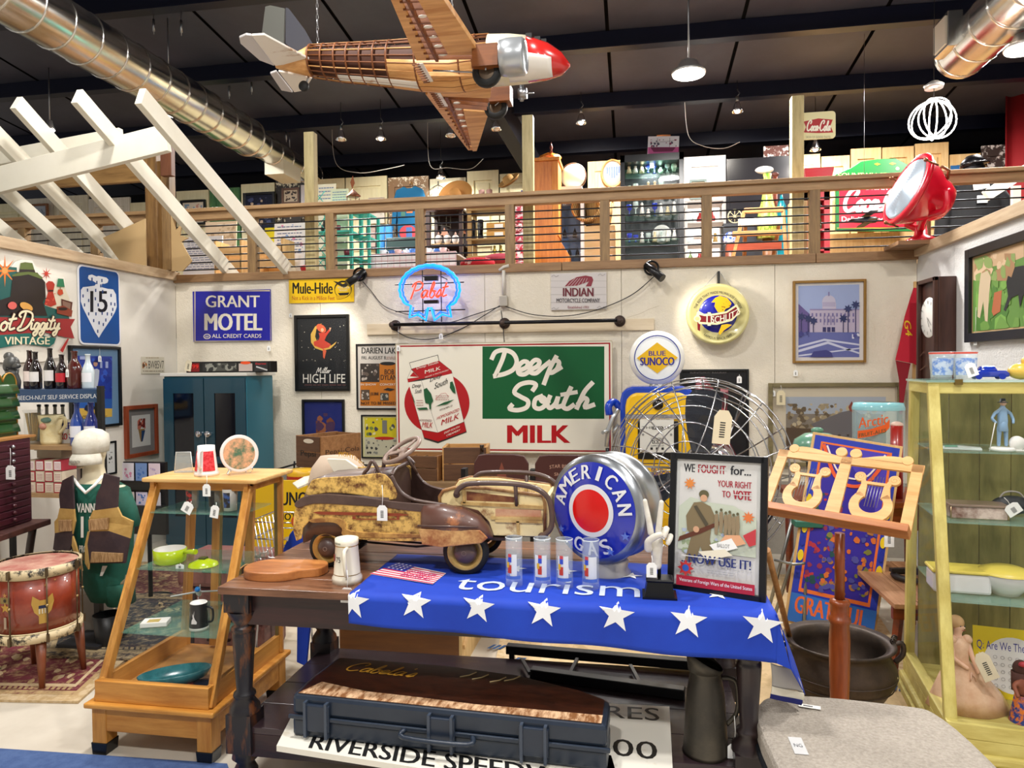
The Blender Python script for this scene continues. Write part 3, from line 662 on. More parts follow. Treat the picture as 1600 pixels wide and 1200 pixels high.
a.text('SCHLITZ',0,0,1,1,'efe9d4',.04,fn=lambda p_,q_:(1085+178*p_,418-62*p_*p_-42*q_+8*p_)); a.ell(998,392,22,20,'e8dfb0'); a.ell(998,392,14,12,'c9bc80'); a.rects([(1055,352,1088,360),(1055,428,1088,436),(1055,352,1062,436),(1082,352,1088,436)],'efe9c8'); a.obj('belt_emblem',t)
q=PY(1122,425,6.28)-p; B().bx(q.x-.008,q.x+.008,q.y-.06,q.y+.02,q.z-.12,q.z+.0).obj('hook',t,mat=BLACK); B().tube([(q.x,q.y-.05,q.z),(-.12,0,rr_*.85)],.002,5).tube([(q.x,q.y-.05,q.z),(.12,0,rr_*.85)],.002,5).obj('hanging_wire',t,mat=STEEL)
t,a,w,h=picture('framed_print','gold framed blue-tinted print of a domed courthouse','y',1238,438,1352,567,YB,.02,.03,M('a07a42',.3,.7),mat='e8e2e0',mw=.022)
a.pix(t,1200,380,3.75); a.rect(178,230,535,668,'a9b8e4'); a.rect(178,520,535,668,'6a70b4'); a.polys([[(178,600),(330,560),(535,590),(535,600),(330,572),(178,612)],[(178,625),(350,575),(535,640),(535,650),(350,590),(178,640)],[(178,655),(535,612),(535,620),(178,664)]],'d9dcf4')
a.poly([(178,355),(250,420),(250,520),(178,525)],'6b5a9a'); a.rect(245,388,535,522,'c9bcd4'); a.rect(318,350,398,395,'d4c8dc'); a.ell(356,345,40,40,'cfc9e0'); a.rect(320,345,395,372,'bdb4d4'); a.poly([(352,285),(360,285),(360,310),(352,310)],'8a80b4')
a.rects([(255+i*24,410+j*34,264+i*24,430+j*34) for i in range(11) for j in range(2)],'7a70a8'); a.rects([(320+i*26,492,340+i*26,520) for i in range(3)],'3a3470'); a.rects([(325+i*20,425,331+i*20,480) for i in range(4)],'8a80b0'); a.rect(245,385,535,392,'9a90c0')
for x,y in((195,430),(235,440),(265,455),(440,440),(468,385),(512,360)): a.rect(x-3,y,x+3,522,'3a3468'); a.star(x,y,.038,'2c3468',10,7,.5)
a.poly([(245,668),(265,635),(340,625),(370,640),(380,668)],'3a3a80'); a.blobs(180,510,240,550,['3a3a80'],6,10); a.blobs(490,520,535,560,['d9d8ec','4a4a90'],6,9); a.obj('printed_face',t)
pricetag(PY(1243,570,YB-.02),'white price tag under the courthouse print',string=.05)
pricetag(PY(1208,600,YB-.05),'white price tag at the left top corner of the landscape print frame',string=.06)
t,a,w,h=picture('framed_poster','black framed orange and black concert poster, half behind the dairy sign','y',557,537,640,640,YB,.016,.02,mat='ded6cc')
a.pix(t,440,420,5); O='cf7a1c'; Kk='1c1a18'
a.text('DARIEN LAKE',625,615,915,662,Kk,.03); a.text('FRI. AUGUST 8.',625,682,820,708,Kk,.02); a.scrib(820,685,1000,710,'a07060',3); a.rect(615,740,1000,1070,O); a.rect(615,740,765,885,'3a302a'); a.blobs(625,745,760,880,['a89a90','6a5a50','c9bcb0'],15,14); a.ell(830,740,60,14,Kk)
a.text('BOB',805,785,880,825,Kk,.02); a.text('DYLAN',775,828,900,868,Kk,.02); a.text('IN SHOW',620,895,740,912,CR,.02); a.text('CONCERT',770,895,890,912,CR,.02); a.rect(622,945,688,1025,'5a4a3c'); a.blobs(625,950,685,1020,['c9bcb0'],5,12); a.rect(772,970,838,1028,'4a4a44'); a.blobs(775,972,835,1024,['b8b0a0'],4,12)
a.text('JOE ERNIE',695,965,760,995,Kk,.02); a.poly([(795,945),(830,930),(890,940),(850,955)],Kk); a.text('NOT TO BE MISSED!',622,1038,900,1060,Kk,.03); a.obj('printed_face',t)
t,a,w,h=picture('framed_poster','black framed yellow cartoon-style poster beneath the concert poster','y',565,648,632,716,YB,.014,.02,mat='d8d4a0')
a.rect(.05,.03,.95,.52,'d9c81c'); a.rect(.05,.52,.95,.97,'c9c4a8'); a.blobs(.08,.05,.92,.5,['4a4a5a','7a8a3a','e8e0a0'],18,.05); a.ell(.55,.54,.25,.04,'c02418'); a.blobs(.08,.58,.92,.95,['3a3a3a','8a8a80'],24,.035); a.rects([(.5,.1,.62,.42)],'7a7a74'); a.obj('printed_face',t)
t,a,w,h=picture('framed_poster','tall dark concert poster in a black frame behind the wire fan','y',1062,577,1170,760,YB,.02,.02,mat='141012')
a.pix(t,900,560,4.286); a.text('BOB DYLAN AT BUDOKAN',765,85,1005,100,'8a8480',.0); a.poly([(800,130),(860,120),(905,180),(960,260),(1010,300),(1030,560),(1080,660),(860,560),(800,560),(800,260)],'7a2c34'); a.blobs(800,200,1020,560,['b0323c','c9848c','5a1c24','4a1418'],60,22); a.ell(835,165,30,38,'b06a70'); a.poly([(980,560),(1050,620),(1085,690),(1030,690)],'b8a0a0'); a.obj('printed_face',t)
pricetag(PY(1155,585,YB-.02),'small price tag on the dark concert poster',string=.02,w=.04,h=.06)
t,a,w,h=board('licence_plate','old beige licence plate on the left wall above the teal cabinet','licence plate','l',219.5,(557,558.5),256,(583,585),XL,.004,'cfc8b4',rg=.5,gap=.004)
a.pix(t,0,390,5.714); a.text('BW85V7',1325,992,1462,1062,'2a2826',.0); a.scrib(1300,960,1420,972,'8a6a40',1); a.scrib(1275,1078,1460,1092,'6a5a4a',1); a.blobs(1270,1000,1312,1060,['a8642a','5a3a20'],8,10); a.obj('printed_face',t)
t,a,w,h=board('highway_sign','blue highway route shield with white arrowhead and number 15','sign','l',119,(412,424),187,(538,541),XL,.006,'e8e8ec',rg=.3,gap=.006,round_=.05)
B().mat(M('0b4a90',.3)).prism(rrect(w-.03,h-.03,.04),-.0135,-.0125).obj('blue_field',t)
a.y=-.0138; a.pix(t,0,390,5.714)
A0=[(790,230),(820,222),(860,240),(880,235),(905,240),(950,250),(968,270),(960,295),(935,305),(910,305),(905,335),(960,350),(1010,355),(1035,400),(1043,510),(1025,560),(990,620),(950,680),(910,740),(882,788),(850,740),(815,670),(775,590),(740,520),(720,460),(722,360),(740,335),(790,330),(845,322),(860,300),(830,280),(800,275),(785,255)]
a.poly(A0,'dcdee2'); a.text('15',805,370,960,560,'0c0c10',.03)
a.rects([(x,y,x+11,y+28) for x,y in((775,348),(848,350),(985,395),(735,400),(785,440),(748,480),(845,425),(870,480),(985,470),(1018,475),(785,560),(850,560),(905,555),(952,560),(830,620),(878,640),(916,655),(938,615),(866,715),(1000,520),(990,565),(815,250),(858,280),(903,262),(893,310),(910,360))],'0b3a78'); a.obj('emblem',t)
c0=PX(58,500,XL+.03); t=T('shop_sign','die-cut painted shop sign with large cream script lettering and lamp motifs on the left wall','sign',(XL+.012,c0.y,c0.z),90)
a=Art(1,1,-.0145,.0005); a.pix(t,0,390,5.714); a.rg=.3
OUT=[(-140,260),(-60,130),(0,110),(40,95),(60,130),(110,160),(150,110),(200,90),(290,95),(330,170),(395,190),(430,200),(460,230),(480,230),(575,245),(585,330),(560,430),(640,440),(655,560),(665,640),(655,800),(600,820),(590,890),(540,960),(380,1000),(100,1010),(-140,1000)]
bb=B().mat(M('e8e2d4',.4)); pts=[a.Q(*p_) for p_ in OUT]; bb.prism(pts,-.013,0); bb.obj('board',t)
a.poly([(-120,280),(-40,150),(60,150),(150,160),(160,420),(420,430),(560,400),(620,620),(540,640),(-120,640)],'1f5a55'); a.poly([(560,300),(620,440),(600,560),(400,500),(440,330)],'e0d6bc')
a.star(42,190,.12,'d9762c',0,8,.22); a.ell(42,188,26,26,'e09a50'); a.star(412,215,.05,'c03a2c',0,8,.25)
a.poly([(110,240),(150,200),(330,205),(400,290),(405,420),(380,470),(420,590),(-120,590),(-60,470),(90,420)],'241c1a')
a.poly([(105,225),(165,205),(180,120),(220,112),(285,120),(310,200),(380,250),(365,262),(250,222),(165,235),(105,240)],'5c6b34'); a.poly([(165,205),(172,175),(305,180),(312,205),(250,198)],'2a2420')
a.poly([(405,305),(430,280),(465,285),(485,310),(470,380),(500,490),(450,510),(390,490),(425,380)],'b03428'); a.blobs(400,390,490,500,['d9604c'],12,6); a.rect(425,360,472,375,'3a1814'); a.poly([(500,330),(512,258),(560,262),(572,335)],'2f7a54'); a.poly([(515,355),(550,355),(560,395),(530,410),(505,390)],'c2482a'); a.rect(528,335,536,360,'8a6a40')
a.poly([(540,440),(640,470),(630,560),(545,520)],'5a2a20'); a.poly([(550,455),(625,480),(618,540),(552,505)],'8a6a5a'); a.poly([(498,510),(560,500),(640,545),(630,600),(500,570)],'8a3a24'); a.ell(552,530,42,14,'2a1814'); a.ell(100,500,40,34,'d9645c'); a.ell(225,510,60,34,'d9a050',rot=20)
a.poly([(-120,600),(660,620),(620,690),(655,795),(560,780),(400,740),(-120,780)],'a02c2c'); a.poly([(-120,770),(250,745),(490,790),(470,840),(430,870),(200,840),(-120,900)],'1f6a60')
a.n+=1
for c_,wd in(('3a1410',.03),('f0e4c0',.016)):
 first=True
 for s0,x0,y0,sx,sy in(('ot',-20,720,82,75),('D',135,722,78,78),('iggity',255,718,65,62)):
  x=0
  for ch in s0:
   adv,st_=SCR[ch]
   for k in st_:
    a.stroke([(x0+(x+u_+.15*v_)*sx*(.86 if s0=='iggity' else 1),y0-v_*sy-(x*sx)*.0) for u_,v_ in crom(k,5)],wd,c_,first); first=False
   x+=adv
a.text('VINTAGE',25,778,430,848,'f0e4c0',.04); a.poly([(520,900),(590,790),(600,800),(545,920)],'b02c28'); a.obj('painted_face',t)
pricetag(PX(155,540,XL+.03),'white price tag hanging below the highway route sign',rz=90,string=.09)
t,a,w,h=picture('framed_poster','large black framed baseball player poster with pale blue mat on the left wall','l',105,(541,541),187,(672,666),XL,.022,.03,mat='6f94b8',mw=.06)
a.pix(t,0,560,6); a.rect(690,-60,1050,560,'1c3aa8'); a.blobs(700,0,1050,330,['2a5ad0','16309a'],30,26); a.rect(690,380,1050,480,'2a62b8'); a.rect(690,470,1050,575,'e0b850')
a.poly([(860,110),(905,95),(930,110),(925,190),(905,300),(860,300),(850,180)],'c9d0e0'); a.ell(893,50,20,26,'c99a80'); a.poly([(870,35),(890,12),(915,20),(915,40)],'1c2a70'); a.poly([(830,90),(870,80),(880,100),(840,130)],'c99a80'); a.ell(855,400,28,22,'e8e8ec'); a.poly([(800,440),(860,430),(900,470),(820,500),(785,480)],'1c2440'); a.rects([(745,-20,800,10),(935,25,955,90),(985,30,1010,90)],'a8b8e8')
a.text('HOT & COLD HITTERS',755,535,1000,570,'5a4a20',.0); a.obj('printed_face',t)
t,a,w,h=picture('framed_print','red-brown wooden frame with a grey mat around an ice cream cone print','l',192,(634.5,631),244,(716,710),XL,.035,.03,wood('7a2c14','a04a24','z'),mat='8f8a88',mw=.055)
a.rect(0,0,1,1,'eceae6'); a.blobs(.3,.12,.72,.45,['c0402c','7a2420','d9806a'],15,.11); a.poly([(.33,.45),(.68,.45),(.55,.85),(.45,.85)],'a8844a'); a.poly([(.5,.5),(.7,.5),(.55,.85),(.48,.85)],'2a4a7a'); a.obj('printed_face',t)
t,a,w,h=picture('framed_print','narrow black framed sketch behind the metal display post','l',161,(690,689),180,(742,741),XL,.016,.02,mat='e8e8e4'); a.blobs(.3,.3,.7,.7,['4a4a44'],12,.08); a.obj('printed_face',t)
far=PX(1436,500,XR-.13); near=PX(1464,500,XR-.13); zt,zb=PX(1450,436,XR-.13).z,PX(1450,603,XR-.13).z
yc,hw=(far.y+near.y)/2,(far.y-near.y)/2; zc_=(zt+zb)/2; hh=(zt-zb)/2
DB=wood('2e1712','4a2a20','z',.35)
t=T('wall_clock','dark brown wall clock with white oval dial in the right corner','clock',(XR,yc,zc_),-90)
B().bx(-hw,hw,-.12,0,-hh,hh).obj('case',t,mat=DB,bev=.006)
f=B().bx(-hw,-hw+.03,-.15,-.12,-hh,hh).bx(hw-.03,hw,-.15,-.12,-hh,hh).bx(-hw,hw,-.15,-.12,hh-.03,hh).bx(-hw,hw,-.15,-.12,-hh,-hh+.03).obj('door_frame',t,mat=DB,bev=.004)
B().lathe([(0,-.128),(.14,-.128),(.15,-.122)],(0,0,0),32,'y').obj('dial',t,mat=M('ece9e2',.4)).location=(0,0,hh*.28)
a=Art(1,1,-.13); a.mu=a.mv=1; a.w=a.h=1; zz=hh*.28
for i in range(12): an=R(i*30); a.stroke([(.5+.105*math.sin(an),.5-zz-.105*math.cos(an)),(.5+.125*math.sin(an),.5-zz-.125*math.cos(an))],.006,'1c1c1c')
a.stroke([(.5,.5-zz),(.5+.03,.5-zz+.07)],.006,'1c1c1c'); a.stroke([(.5,.5-zz),(.5+.075,.5-zz+.06)],.004,'1c1c1c'); a.stroke([(.36,.5+.18),(.45,.5+.14),(.55,.5+.2),(.64,.5+.15)],.008,'5a3a28'); a.stroke([(.38,.5+.28),(.5,.5+.24),(.62,.5+.3)],.008,'5a3a28'); a.obj('dial_marks',t)
t,a,w,h=picture('framed_painting','black framed painting of two dogs on a green field, right wall','r',1516,(388,349),1650,(535,526),XR,.06,.035,M('17181c',.35),mat='c9a878',mw=.012,cat='painting',glass=False)
a.pix(t,1200,380,3.75); a.rg=.6
a.rect(1200,-200,1900,560,'5f8a3a'); a.poly([(1200,100),(1500,-40),(1800,-120),(1800,-200),(1200,-200)],'b9d4c4'); a.poly([(1200,90),(1300,60),(1400,20),(1500,-40),(1500,80),(1400,120),(1300,140),(1200,220)],'c9a882'); a.blobs(1210,60,1450,220,['d9bc98','a8805a','8aa05a'],40,28); a.blobs(1220,220,1700,520,['4a7a2c','78a84a','6a9440'],40,36)
a.poly([(1250,180),(1290,160),(1310,200),(1300,290),(1290,460),(1275,455),(1265,340),(1245,440),(1230,430),(1240,260)],'cdb898'); a.poly([(1400,230),(1410,190),(1430,200),(1450,140),(1500,130),(1580,150),(1600,260),(1580,380),(1540,380),(1500,300),(1480,380),(1470,300),(1430,320),(1395,400),(1385,390),(1410,310)],'1c1c1e'); a.poly([(1330,290),(1375,275),(1365,400),(1325,425),(1315,400)],'b0623a')
a.obj('painted_face',t)
B().bx(-w/2+.0,w/2,-.022,-.012,0,0)
pricetag(PX(1525,480,XR-.02),'white price tag hanging on a string left of the dog painting',rz=-90,string=.2,w=.05,h=.06)
t=T('pennant_flag','red school pennant with yellow digits hanging in the right corner beside the clock','flag',PY(1432,600,6.12))
P3=lambda L,Y=6.12:[((PY(1200+x/3.75,380+y/3.75,Y)-t.location).x,(PY(1200+x/3.75,380+y/3.75,Y)-t.location).z) for x,y in L]
CL=M('c01830',.8)
pl=P3([(852,262),(882,262),(885,640),(915,738),(850,705),(745,685),(775,560),(800,430),(830,330)])
B().prism(pl,-.01,.0).obj('cloth',t,mat=CL); pl=P3([(745,688),(830,705),(820,750),(800,860),(780,1000),(768,1000),(765,800)],6.14); B().prism(pl,0,.012).obj('lower_fold',t,mat=M('8a1020',.8))
pl=P3([(862,225),(874,225),(884,300),(830,1120),(822,1120),(855,700)],6.17); B().beam((pl[0][0],.05,pl[0][1]),(pl[0][0]-.02,.05,-1.5),.02,.02).obj('staff',t,mat=PINE)
a=Art(1,1,-.011); a.pix(t,1200,380,3.75); a.text('G4',0,0,1,1,'e8c020',.05,fn=lambda p_,q_:(795+12*p_+40*q_,450+92*p_+5*q_)); a.obj('digits',t)
# ---------------- loft: wall of salvaged doors
LZ=2.44; YD=10.3
def door(px0,px1,py,c,c2,lab,Y=YD,kind='',hide=0):
 a=PY(px0,py,Y); b=PY(px1,py,Y); w=b.x-a.x-.01; h=a.z-LZ; cx=(a.x+b.x)/2
 m=M(c,.6,kind=kind or 'wood',c2=c2,sc=(9 if kind=='peel' else 3),st=(9,9,1) if not kind else (1,1,1),thr=.56 if kind=='peel' else .5,w=.02 if kind=='peel' else .25)
 t=T('salvaged_door',lab,'door panel',(cx,Y,LZ),0,'salvaged doors lining the loft wall')
 B().bx(-w/2+.01,w/2-.01,-.012,.0,.0,h-.01).obj('field',t,mat=m)
 st_=min(.1,w*.22)
 for nm,q in(('stile',(-w/2,-w/2+st_,0,h)),('stile',(w/2-st_,w/2,0,h)),('rail',(-w/2+st_,w/2-st_,h-.14,h)),('rail',(-w/2+st_,w/2-st_,h*.5-.08,h*.5+.08)),('rail',(-w/2+st_,w/2-st_,0,.2))):
  B().bx(q[0],q[1],-.035,0,q[2],q[3]).obj(nm,t,mat=m)
 if w>.35: B().bx(-w/2+st_+.04,w/2-st_-.04,-.028,-.01,h*.5+.12,h-.18).obj('raised_panel',t,mat=m,bev=.008)
 return t
CRm=('d9cfa4','e8e0bc'); PN=('c99c60','e6c48c'); PL=('4a2a1c','e6e0d4')
D=[(-40,42,322,*CRm,'cream salvaged door at the far left of the loft, behind the white rafters'),(42,86,312,'c9bfa8','e8e2d4','chalky white salvaged door with a small brown framed mirror, far left'),(86,140,308,'cfc4a4','ece6d0','pale worn door behind the second white rafter from the left'),(140,205,312,'cfc6b0','efe8da','wide grooved white door left of the timber post'),(205,262,318,*CRm,'cream door mostly hidden by the timber post'),
(277,328,300,*CRm,'cream door with black framed paper, right of the timber post'),(329,377,296,'1f5a40','5f8a50','green painted door behind the long white rafter'),(378,431,289,*CRm,'cream door carrying a black framed photograph'),(432,485,284,'2a2420','e4dcc0','flaking white and black door with a small sepia frame'),(486,540,282,*CRm,'cream door behind the leaning song sheets'),
(541,606,279,*CRm,'cream door above the turquoise shelf, with a paper pinned on'),(607,671,279,'8a6a4a','ece2cc','flaking white door behind the blue sweater'),(672,729,281,'d8cfae','ece6cc','cream door behind the birdcage and straw hats'),(730,780,269,*CRm,'taller cream door right of the straw hats'),(781,832,273,*CRm,'cream door behind the felt hat'),
(918,972,254,*PN,'bare pine door behind the oval mirror'),(1068,1134,247,'dcd8d4','f2efeb','white panelled door right of the black glass cabinet'),(1192,1232,230,'5a2a1c','ece4de','tall flaking white and rust door behind the green vase'),(1233,1281,244,*PN,'pine door behind the tall right timber post'),(1282,1327,246,*PN,'pine door behind the red cabinet'),(1328,1376,234,*PN,'pine door with rounded top corner above the green arch sign'),(1377,1427,232,*PN,'second pine door above the green arch sign'),(1428,1481,226,*PN,'tallest pine door, behind the red searchlight'),(1482,1531,243,*PN,'pine door behind the small blue tin sign'),(1532,1574,229,'3a2a24','d8cfc8','flaking white door next to the red curtain')]
for d in D:
 door(d[0],d[1],d[2],d[3],d[4],d[5],kind='peel' if 'flaking' in d[5] else '')
tag(B().bx(0,.9,-.05,0,0,PY(1150,247,10.2).z-LZ).bx(.04,.42,-.06,-.05,.3,1.9).bx(.48,.86,-.06,-.05,.3,1.9).obj('black_door',mat=M('120f16',.3),loc=(PY(1136,300,10.2).x,10.28,LZ)),'glossy black panelled door between white and flaking doors on the loft','door panel')
tag(B().sheet(lambda u,v:(1.3*u,.04*math.sin(u*26),2.6*v),60,2).obj('curtain',mat=M('9a1018',.7),thick=.01,loc=(PY(1574,300,10.1).x,10.15,LZ)),'red pleated curtain at the right end of the loft','curtain')
def at(t,x,y,Y): return PY(x,y,Y)-t.location
def lp(px0,py0,px1,py1,Y,**k): pass
def lift(px,py,Y): p=PY(px,py,Y); return Vector((p.x,Y,LZ))
def lpic(x0,y0,x1,y1,lab,mat,cols,fm=BLACK,Y=10.2,fw=.035,mw=0,nm='framed_picture'):
 t,a,w,h=picture(nm,lab,'y',x0,y0,x1,y1,Y,fw,.03,fm,mat,mw); a.blobs(.08,.08,.92,.92,cols,24,.08,int(x0)); a.obj('printed_face',t)
 B().bx(-w*.3,w*.3,-.002,.06,-.04,.04).obj('hanging_rail',t,mat=PINEX); return t
lpic(46,319,77,352,'brown framed mirror on a far left white door','b8c0cc',['8a96a8','e0e4ec'],wood('6b4226','8a5a34','x'))
lpic(283,313,323,352,'black framed paper with red and blue print on the cream door','e8dcc8',['d9a090','8aa8c0'])
lpic(381,301,431,360,'black framed dark blue photograph of a seated figure on the loft wall','0e1430',['20284a','3a4470','c0a890'])
lpic(441,294,469,319,'small square dark frame around a sepia head silhouette','dccab0',['4a3424','2a1a14'],wood('4a2f20','6b4630','x'),fw=.03)
lpic(469,288,480,340,'narrow black frame with white mat beside the tall left post','e8e4e8',['dcd8e0'],fw=.012)
lpic(576,309,602,350,'pale paper with deer antler drawing pinned above the turquoise shelf','ece4da',['e0d6ca'],M('d8ccb8',.6),fw=.008)
lpic(573,353,600,388,'dark framed pink-grey print leaning beside the hanging jeans','cfb8b0',['bfa49c'],fw=.02)
lpic(1077,281,1104,312,'grey framed rainbow picture standing on the loft shelf','f0ecd0',['e8c84a','d9d4e8','f0e8b0'],M('6f7f7c',.5),fw=.03)
def leaf(name,lab,cat,x0,y0,x1,y1,Y,face,th=.01,cols=None,lines=0,lean=0):
 c,w,h=quadframe('y',x0,y0,x1,y1,Y); z0=LZ; H=c.z+h/2-z0
 t=T(name,lab,cat,(c.x,Y,z0)); t.rotation_euler=(R(-4),0,R(lean))
 B().bx(-w/2,w/2,0,th,0,H).obj('sheet',t,mat=M(face,.7))
 a=Art(w,h,-.0005); a.oz=H-h/2
 if cols: a.blobs(.06,.06,.94,.94,cols,30,.06,int(x0))
 if lines: a.scrib(.1,.08,.9,.95,'6a78a0',lines,.3)
 if cols or lines: a.obj('printed_face',t)
 return t
leaf('paper_poster','white poster with blue and red print leaning on the loft behind the rafter','poster',283,368,345,424,7.6,'eceef2',lines=14)
leaf('paper_map','crumpled tan map leaning behind the railing','poster',316,344,366,400,7.9,'d8c0a0',cols=['c0a684','b89a78'])
leaf('paper_poster','white poster with pink blocks and coloured headline on the loft railing side','poster',425,346,474,400,7.4,'eef0f4',cols=['e890b8','90b0e0','f0f0f0'],lines=9)
leaf('yellow_board','yellow board leaning behind the white and pink poster','board',410,354,428,392,7.6,'e0d020')
leaf('brown_board','tall narrow brown plank standing left of the turquoise shelf','board',474,352,488,420,7.3,'5a3a24')
leaf('song_sheet','large cream sheet of old music leaning on the turquoise shelf','sheet music',490,284,520,330,7.75,'e6dcc8',lines=7)
leaf('song_sheet','cream handwritten sheet standing right of the larger song sheet','sheet music',512,292,540,330,7.62,'e8dfc4',lines=8)
for i,(x,lab) in enumerate(((420,'wooden crate slat box low on the loft left of the poster'),(356,'small brown wooden crate behind the green door foot'))):
 p=lift(x,400,7.0); q=T('wooden_crate',lab,'crate',p); s=.3
 for sy in(0,.25):
  for k in range(3): B().bx(-s/2,s/2,sy,sy+.015,.1+.14*k,.2+.14*k).obj('slat',q,mat=PINEX)
 for sx in(-1,1): B().bx(sx*s/2-.01,sx*s/2+.01,0,.265,0,.55).obj('end_panel',q,mat=PINE)
def bowl(name,lab,cat,px,py,Y,r,c,h=.12):
 p=PY(px,py,Y); t=T(name,lab,cat,(p.x,Y,LZ)); zt=p.z-LZ
 B().lathe([(0,zt-h),(r*.6,zt-h*.95),(r,zt-h*.2),(r*.97,zt),(r*.9,zt-h*.3),(0,zt-h*.8)],n=20).obj('basin',t,mat=M(c,.4))
 B().bx(-r*.7,r*.7,-r*.6,r*.6,0,zt-h).obj('stand_box',t,mat=PINEX); return t
bowl('red_basin','red plastic basin peeking over the loft edge left of the shelf','basin',483,416,6.9,.09,'c02030')
def shelfunit(name,lab,x0,x1,ytop,Y,dep,m,n,items):
 CNT.clear()
 a,b=PY(x0,ytop,Y),PY(x1,ytop,Y); w=b.x-a.x; H=a.z-LZ; t=T(name,lab,'shelf',((a.x+b.x)/2,Y,LZ))
 for sx in(-1,1):
  for sy in(0,1): B().bx(sx*w/2-.015,sx*w/2+.015,sy*dep-.015,sy*dep+.015,0,H).obj('upright',t,mat=m)
 lv=[H*(k+.02)/n+.1 for k in range(n)]+[H]
 lv=[.12+(H-.12)*k/n for k in range(n+1)]
 for z in lv: B().bx(-w/2,w/2,0,dep,z-.02,z).obj('shelf_board',t,mat=m,bev=.003)
 rr=random.Random(x0)
 for k,z in enumerate(lv[:-1]):
  x=-w/2+.06
  while x<w/2-.06 and items:
   it=rr.choice(items); s=rr.uniform(.7,1.1);
   if z+LZ<2.3: break
   q9=it(t.location+Vector((x,dep*rr.uniform(.3,.5),z)),s,rr); k9=(k,q9.name[:6]); CNT[k9]=CNT.get(k9,-1)+1; q9['label']+=f', {ORD[CNT[k9]]} on the {LVL[k]} board'; x+=.11*rr.uniform(.9,1.5)
 return t,w,H,lv
CNT={}
def trinket(colname,c,shape,grp,nm,word):
 def f(p,s,rr):
  b=B()
  if shape=='vase': b.lathe([(0,0),(.03*s,0),(.045*s,.04*s),(.035*s,.08*s),(.015*s,.11*s),(.02*s,.13*s),(.012*s,.128*s)],n=12)
  elif shape=='figure': b.lathe([(0,0),(.035*s,0),(.03*s,.05*s),(.018*s,.09*s),(.012*s,.11*s),(0,.112*s)],n=10).sph((0,0,.13*s),.022*s,10,8)
  elif shape=='cup': b.lathe([(0,0),(.03*s,0),(.04*s,.07*s),(.036*s,.07*s),(.026*s,.01),(0,.01)],n=12)
  elif shape=='plate': b.lathe([(0,0),(.05*s,.004),(.08*s,.015),(.078*s,.02),(0,.01)],(0,.0,.08*s),16,'y')
  elif shape=='bottle': b.lathe([(0,0),(.028*s,0),(.028*s,.1*s),(.01*s,.14*s),(.01*s,.18*s),(0,.18*s)],n=12)
  else: b.box((0,0,.05*s),(.08*s,.05*s,.1*s))
  o=b.obj(nm,mat=M(c,.35)); o.location=p; tag(o,f'{colname} {word}',word.split()[0] if False else nm.replace('_',' '),grp); return o
 return f
TQ=M('3fb8a8',.5)
G='trinkets on the turquoise shelf'
shelfunit('lattice_shelf','turquoise lattice-sided shelf unit crowded with ornaments, left on the loft',492,548,322,7.3,.28,TQ,3,[trinket('small maroon','6a2030','cup',G,'ornament_cup','cup on the turquoise lattice shelf'),trinket('small cream','d8ccb0','figure',G,'ornament_figure','figurine on the turquoise lattice shelf'),trinket('small dark','2a2220','vase',G,'ornament_vase','vase on the turquoise lattice shelf')])
for px in(497,533):
 p=PY(px,380,7.28)
t,w,H,lv=shelfunit('stepped_shelf','turquoise shelf unit with sagging boards, right half of the corner pair',549,576,333,7.55,.3,TQ,3,[trinket('small pink','c98080','cup',G+' right','ornament_cup','cup on the right turquoise shelf'),trinket('small brown','6a4a30','figure',G+' right','ornament_figure','figurine on the right turquoise shelf')])
lt=B(); p0=PY(492,350,7.28)
for k in range(6):
 z=LZ+.25+.14*k; lt.cyl((p0.x,7.28,z),(p0.x+.12,7.28,z+.14),.005,n=5).cyl((p0.x+.12,7.28,z),(p0.x,7.28,z+.14),.005,n=5)
tag(lt.obj('lattice_strip',mat=TQ),'turquoise wire lattice strip on the corner shelf front','lattice')
p=PY(552,322,7.45); t=T('birdhouse_lantern','copper house-shaped lantern with flag finial on the turquoise shelf','lantern',p)
CP=M('8a4f30',.45,.6)
B().lathe([(0,.19),(.02,.17),(.085,.11),(.09,.1),(0,.1)],n=4).obj('roof',t,mat=CP); B().prism([(-.01,.19),(.02,.25),(.0,.33),(-.03,.26)],-.004,.004).obj('finial_leaf',t,mat=CP)
for sx in(-1,1):
 for sy in(-1,1): B().cyl((sx*.05,sy*.05,0),(sx*.05,sy*.05,.1),.005,n=6).obj('corner_rod',t,mat=CP)
B().bx(-.06,.06,-.06,.06,0,.012).obj('base',t,mat=CP)
p=PY(636,288,10.0); t=T('sweater','blue knitted sweater with a red printed scene hanging on the flaking door','sweater',(p.x,10.18,p.z))
SW=M('0f5f8c',.9)
prof=[(-.08,0),(-.2,-.05),(-.25,-.2),(-.29,-.62),(-.22,-.64),(-.19,-.35),(-.18,-1.1),(.18,-1.1),(.19,-.35),(.22,-.64),(.29,-.62),(.25,-.2),(.2,-.05),(.08,0),(.04,-.03),(-.04,-.03)]
B().prism(prof,-.09,-.02).obj('knit_body',t,mat=SW,bev=.02); B().tube([(0,-.05,.02),(.02,-.05,.06),(0,-.02,.09)],.005).obj('hanger_hook',t,mat=BLACK)
B().bx(-.01,.01,-.02,.12,.05,.09).obj('wall_peg',t,mat=PINEX)
a=Art(.5,1.1,-.0915); a.oz=-.55; a.ell(.5,.2,.12,.045,'c02c20'); a.rect(.44,.2,.56,.26,'e8b8a0'); a.rect(.42,.26,.6,.36,'d9702c'); a.ell(.3,.3,.06,.03,'e8c8b0'); a.rect(.25,.33,.38,.4,'2a6a5a'); a.ell(.45,.62,.26,.1,'b02030'); a.rect(.4,.55,.58,.85,'2a5a9c'); a.star(.32,.75,.05,'e8e0d0'); a.obj('printed_scene',t)
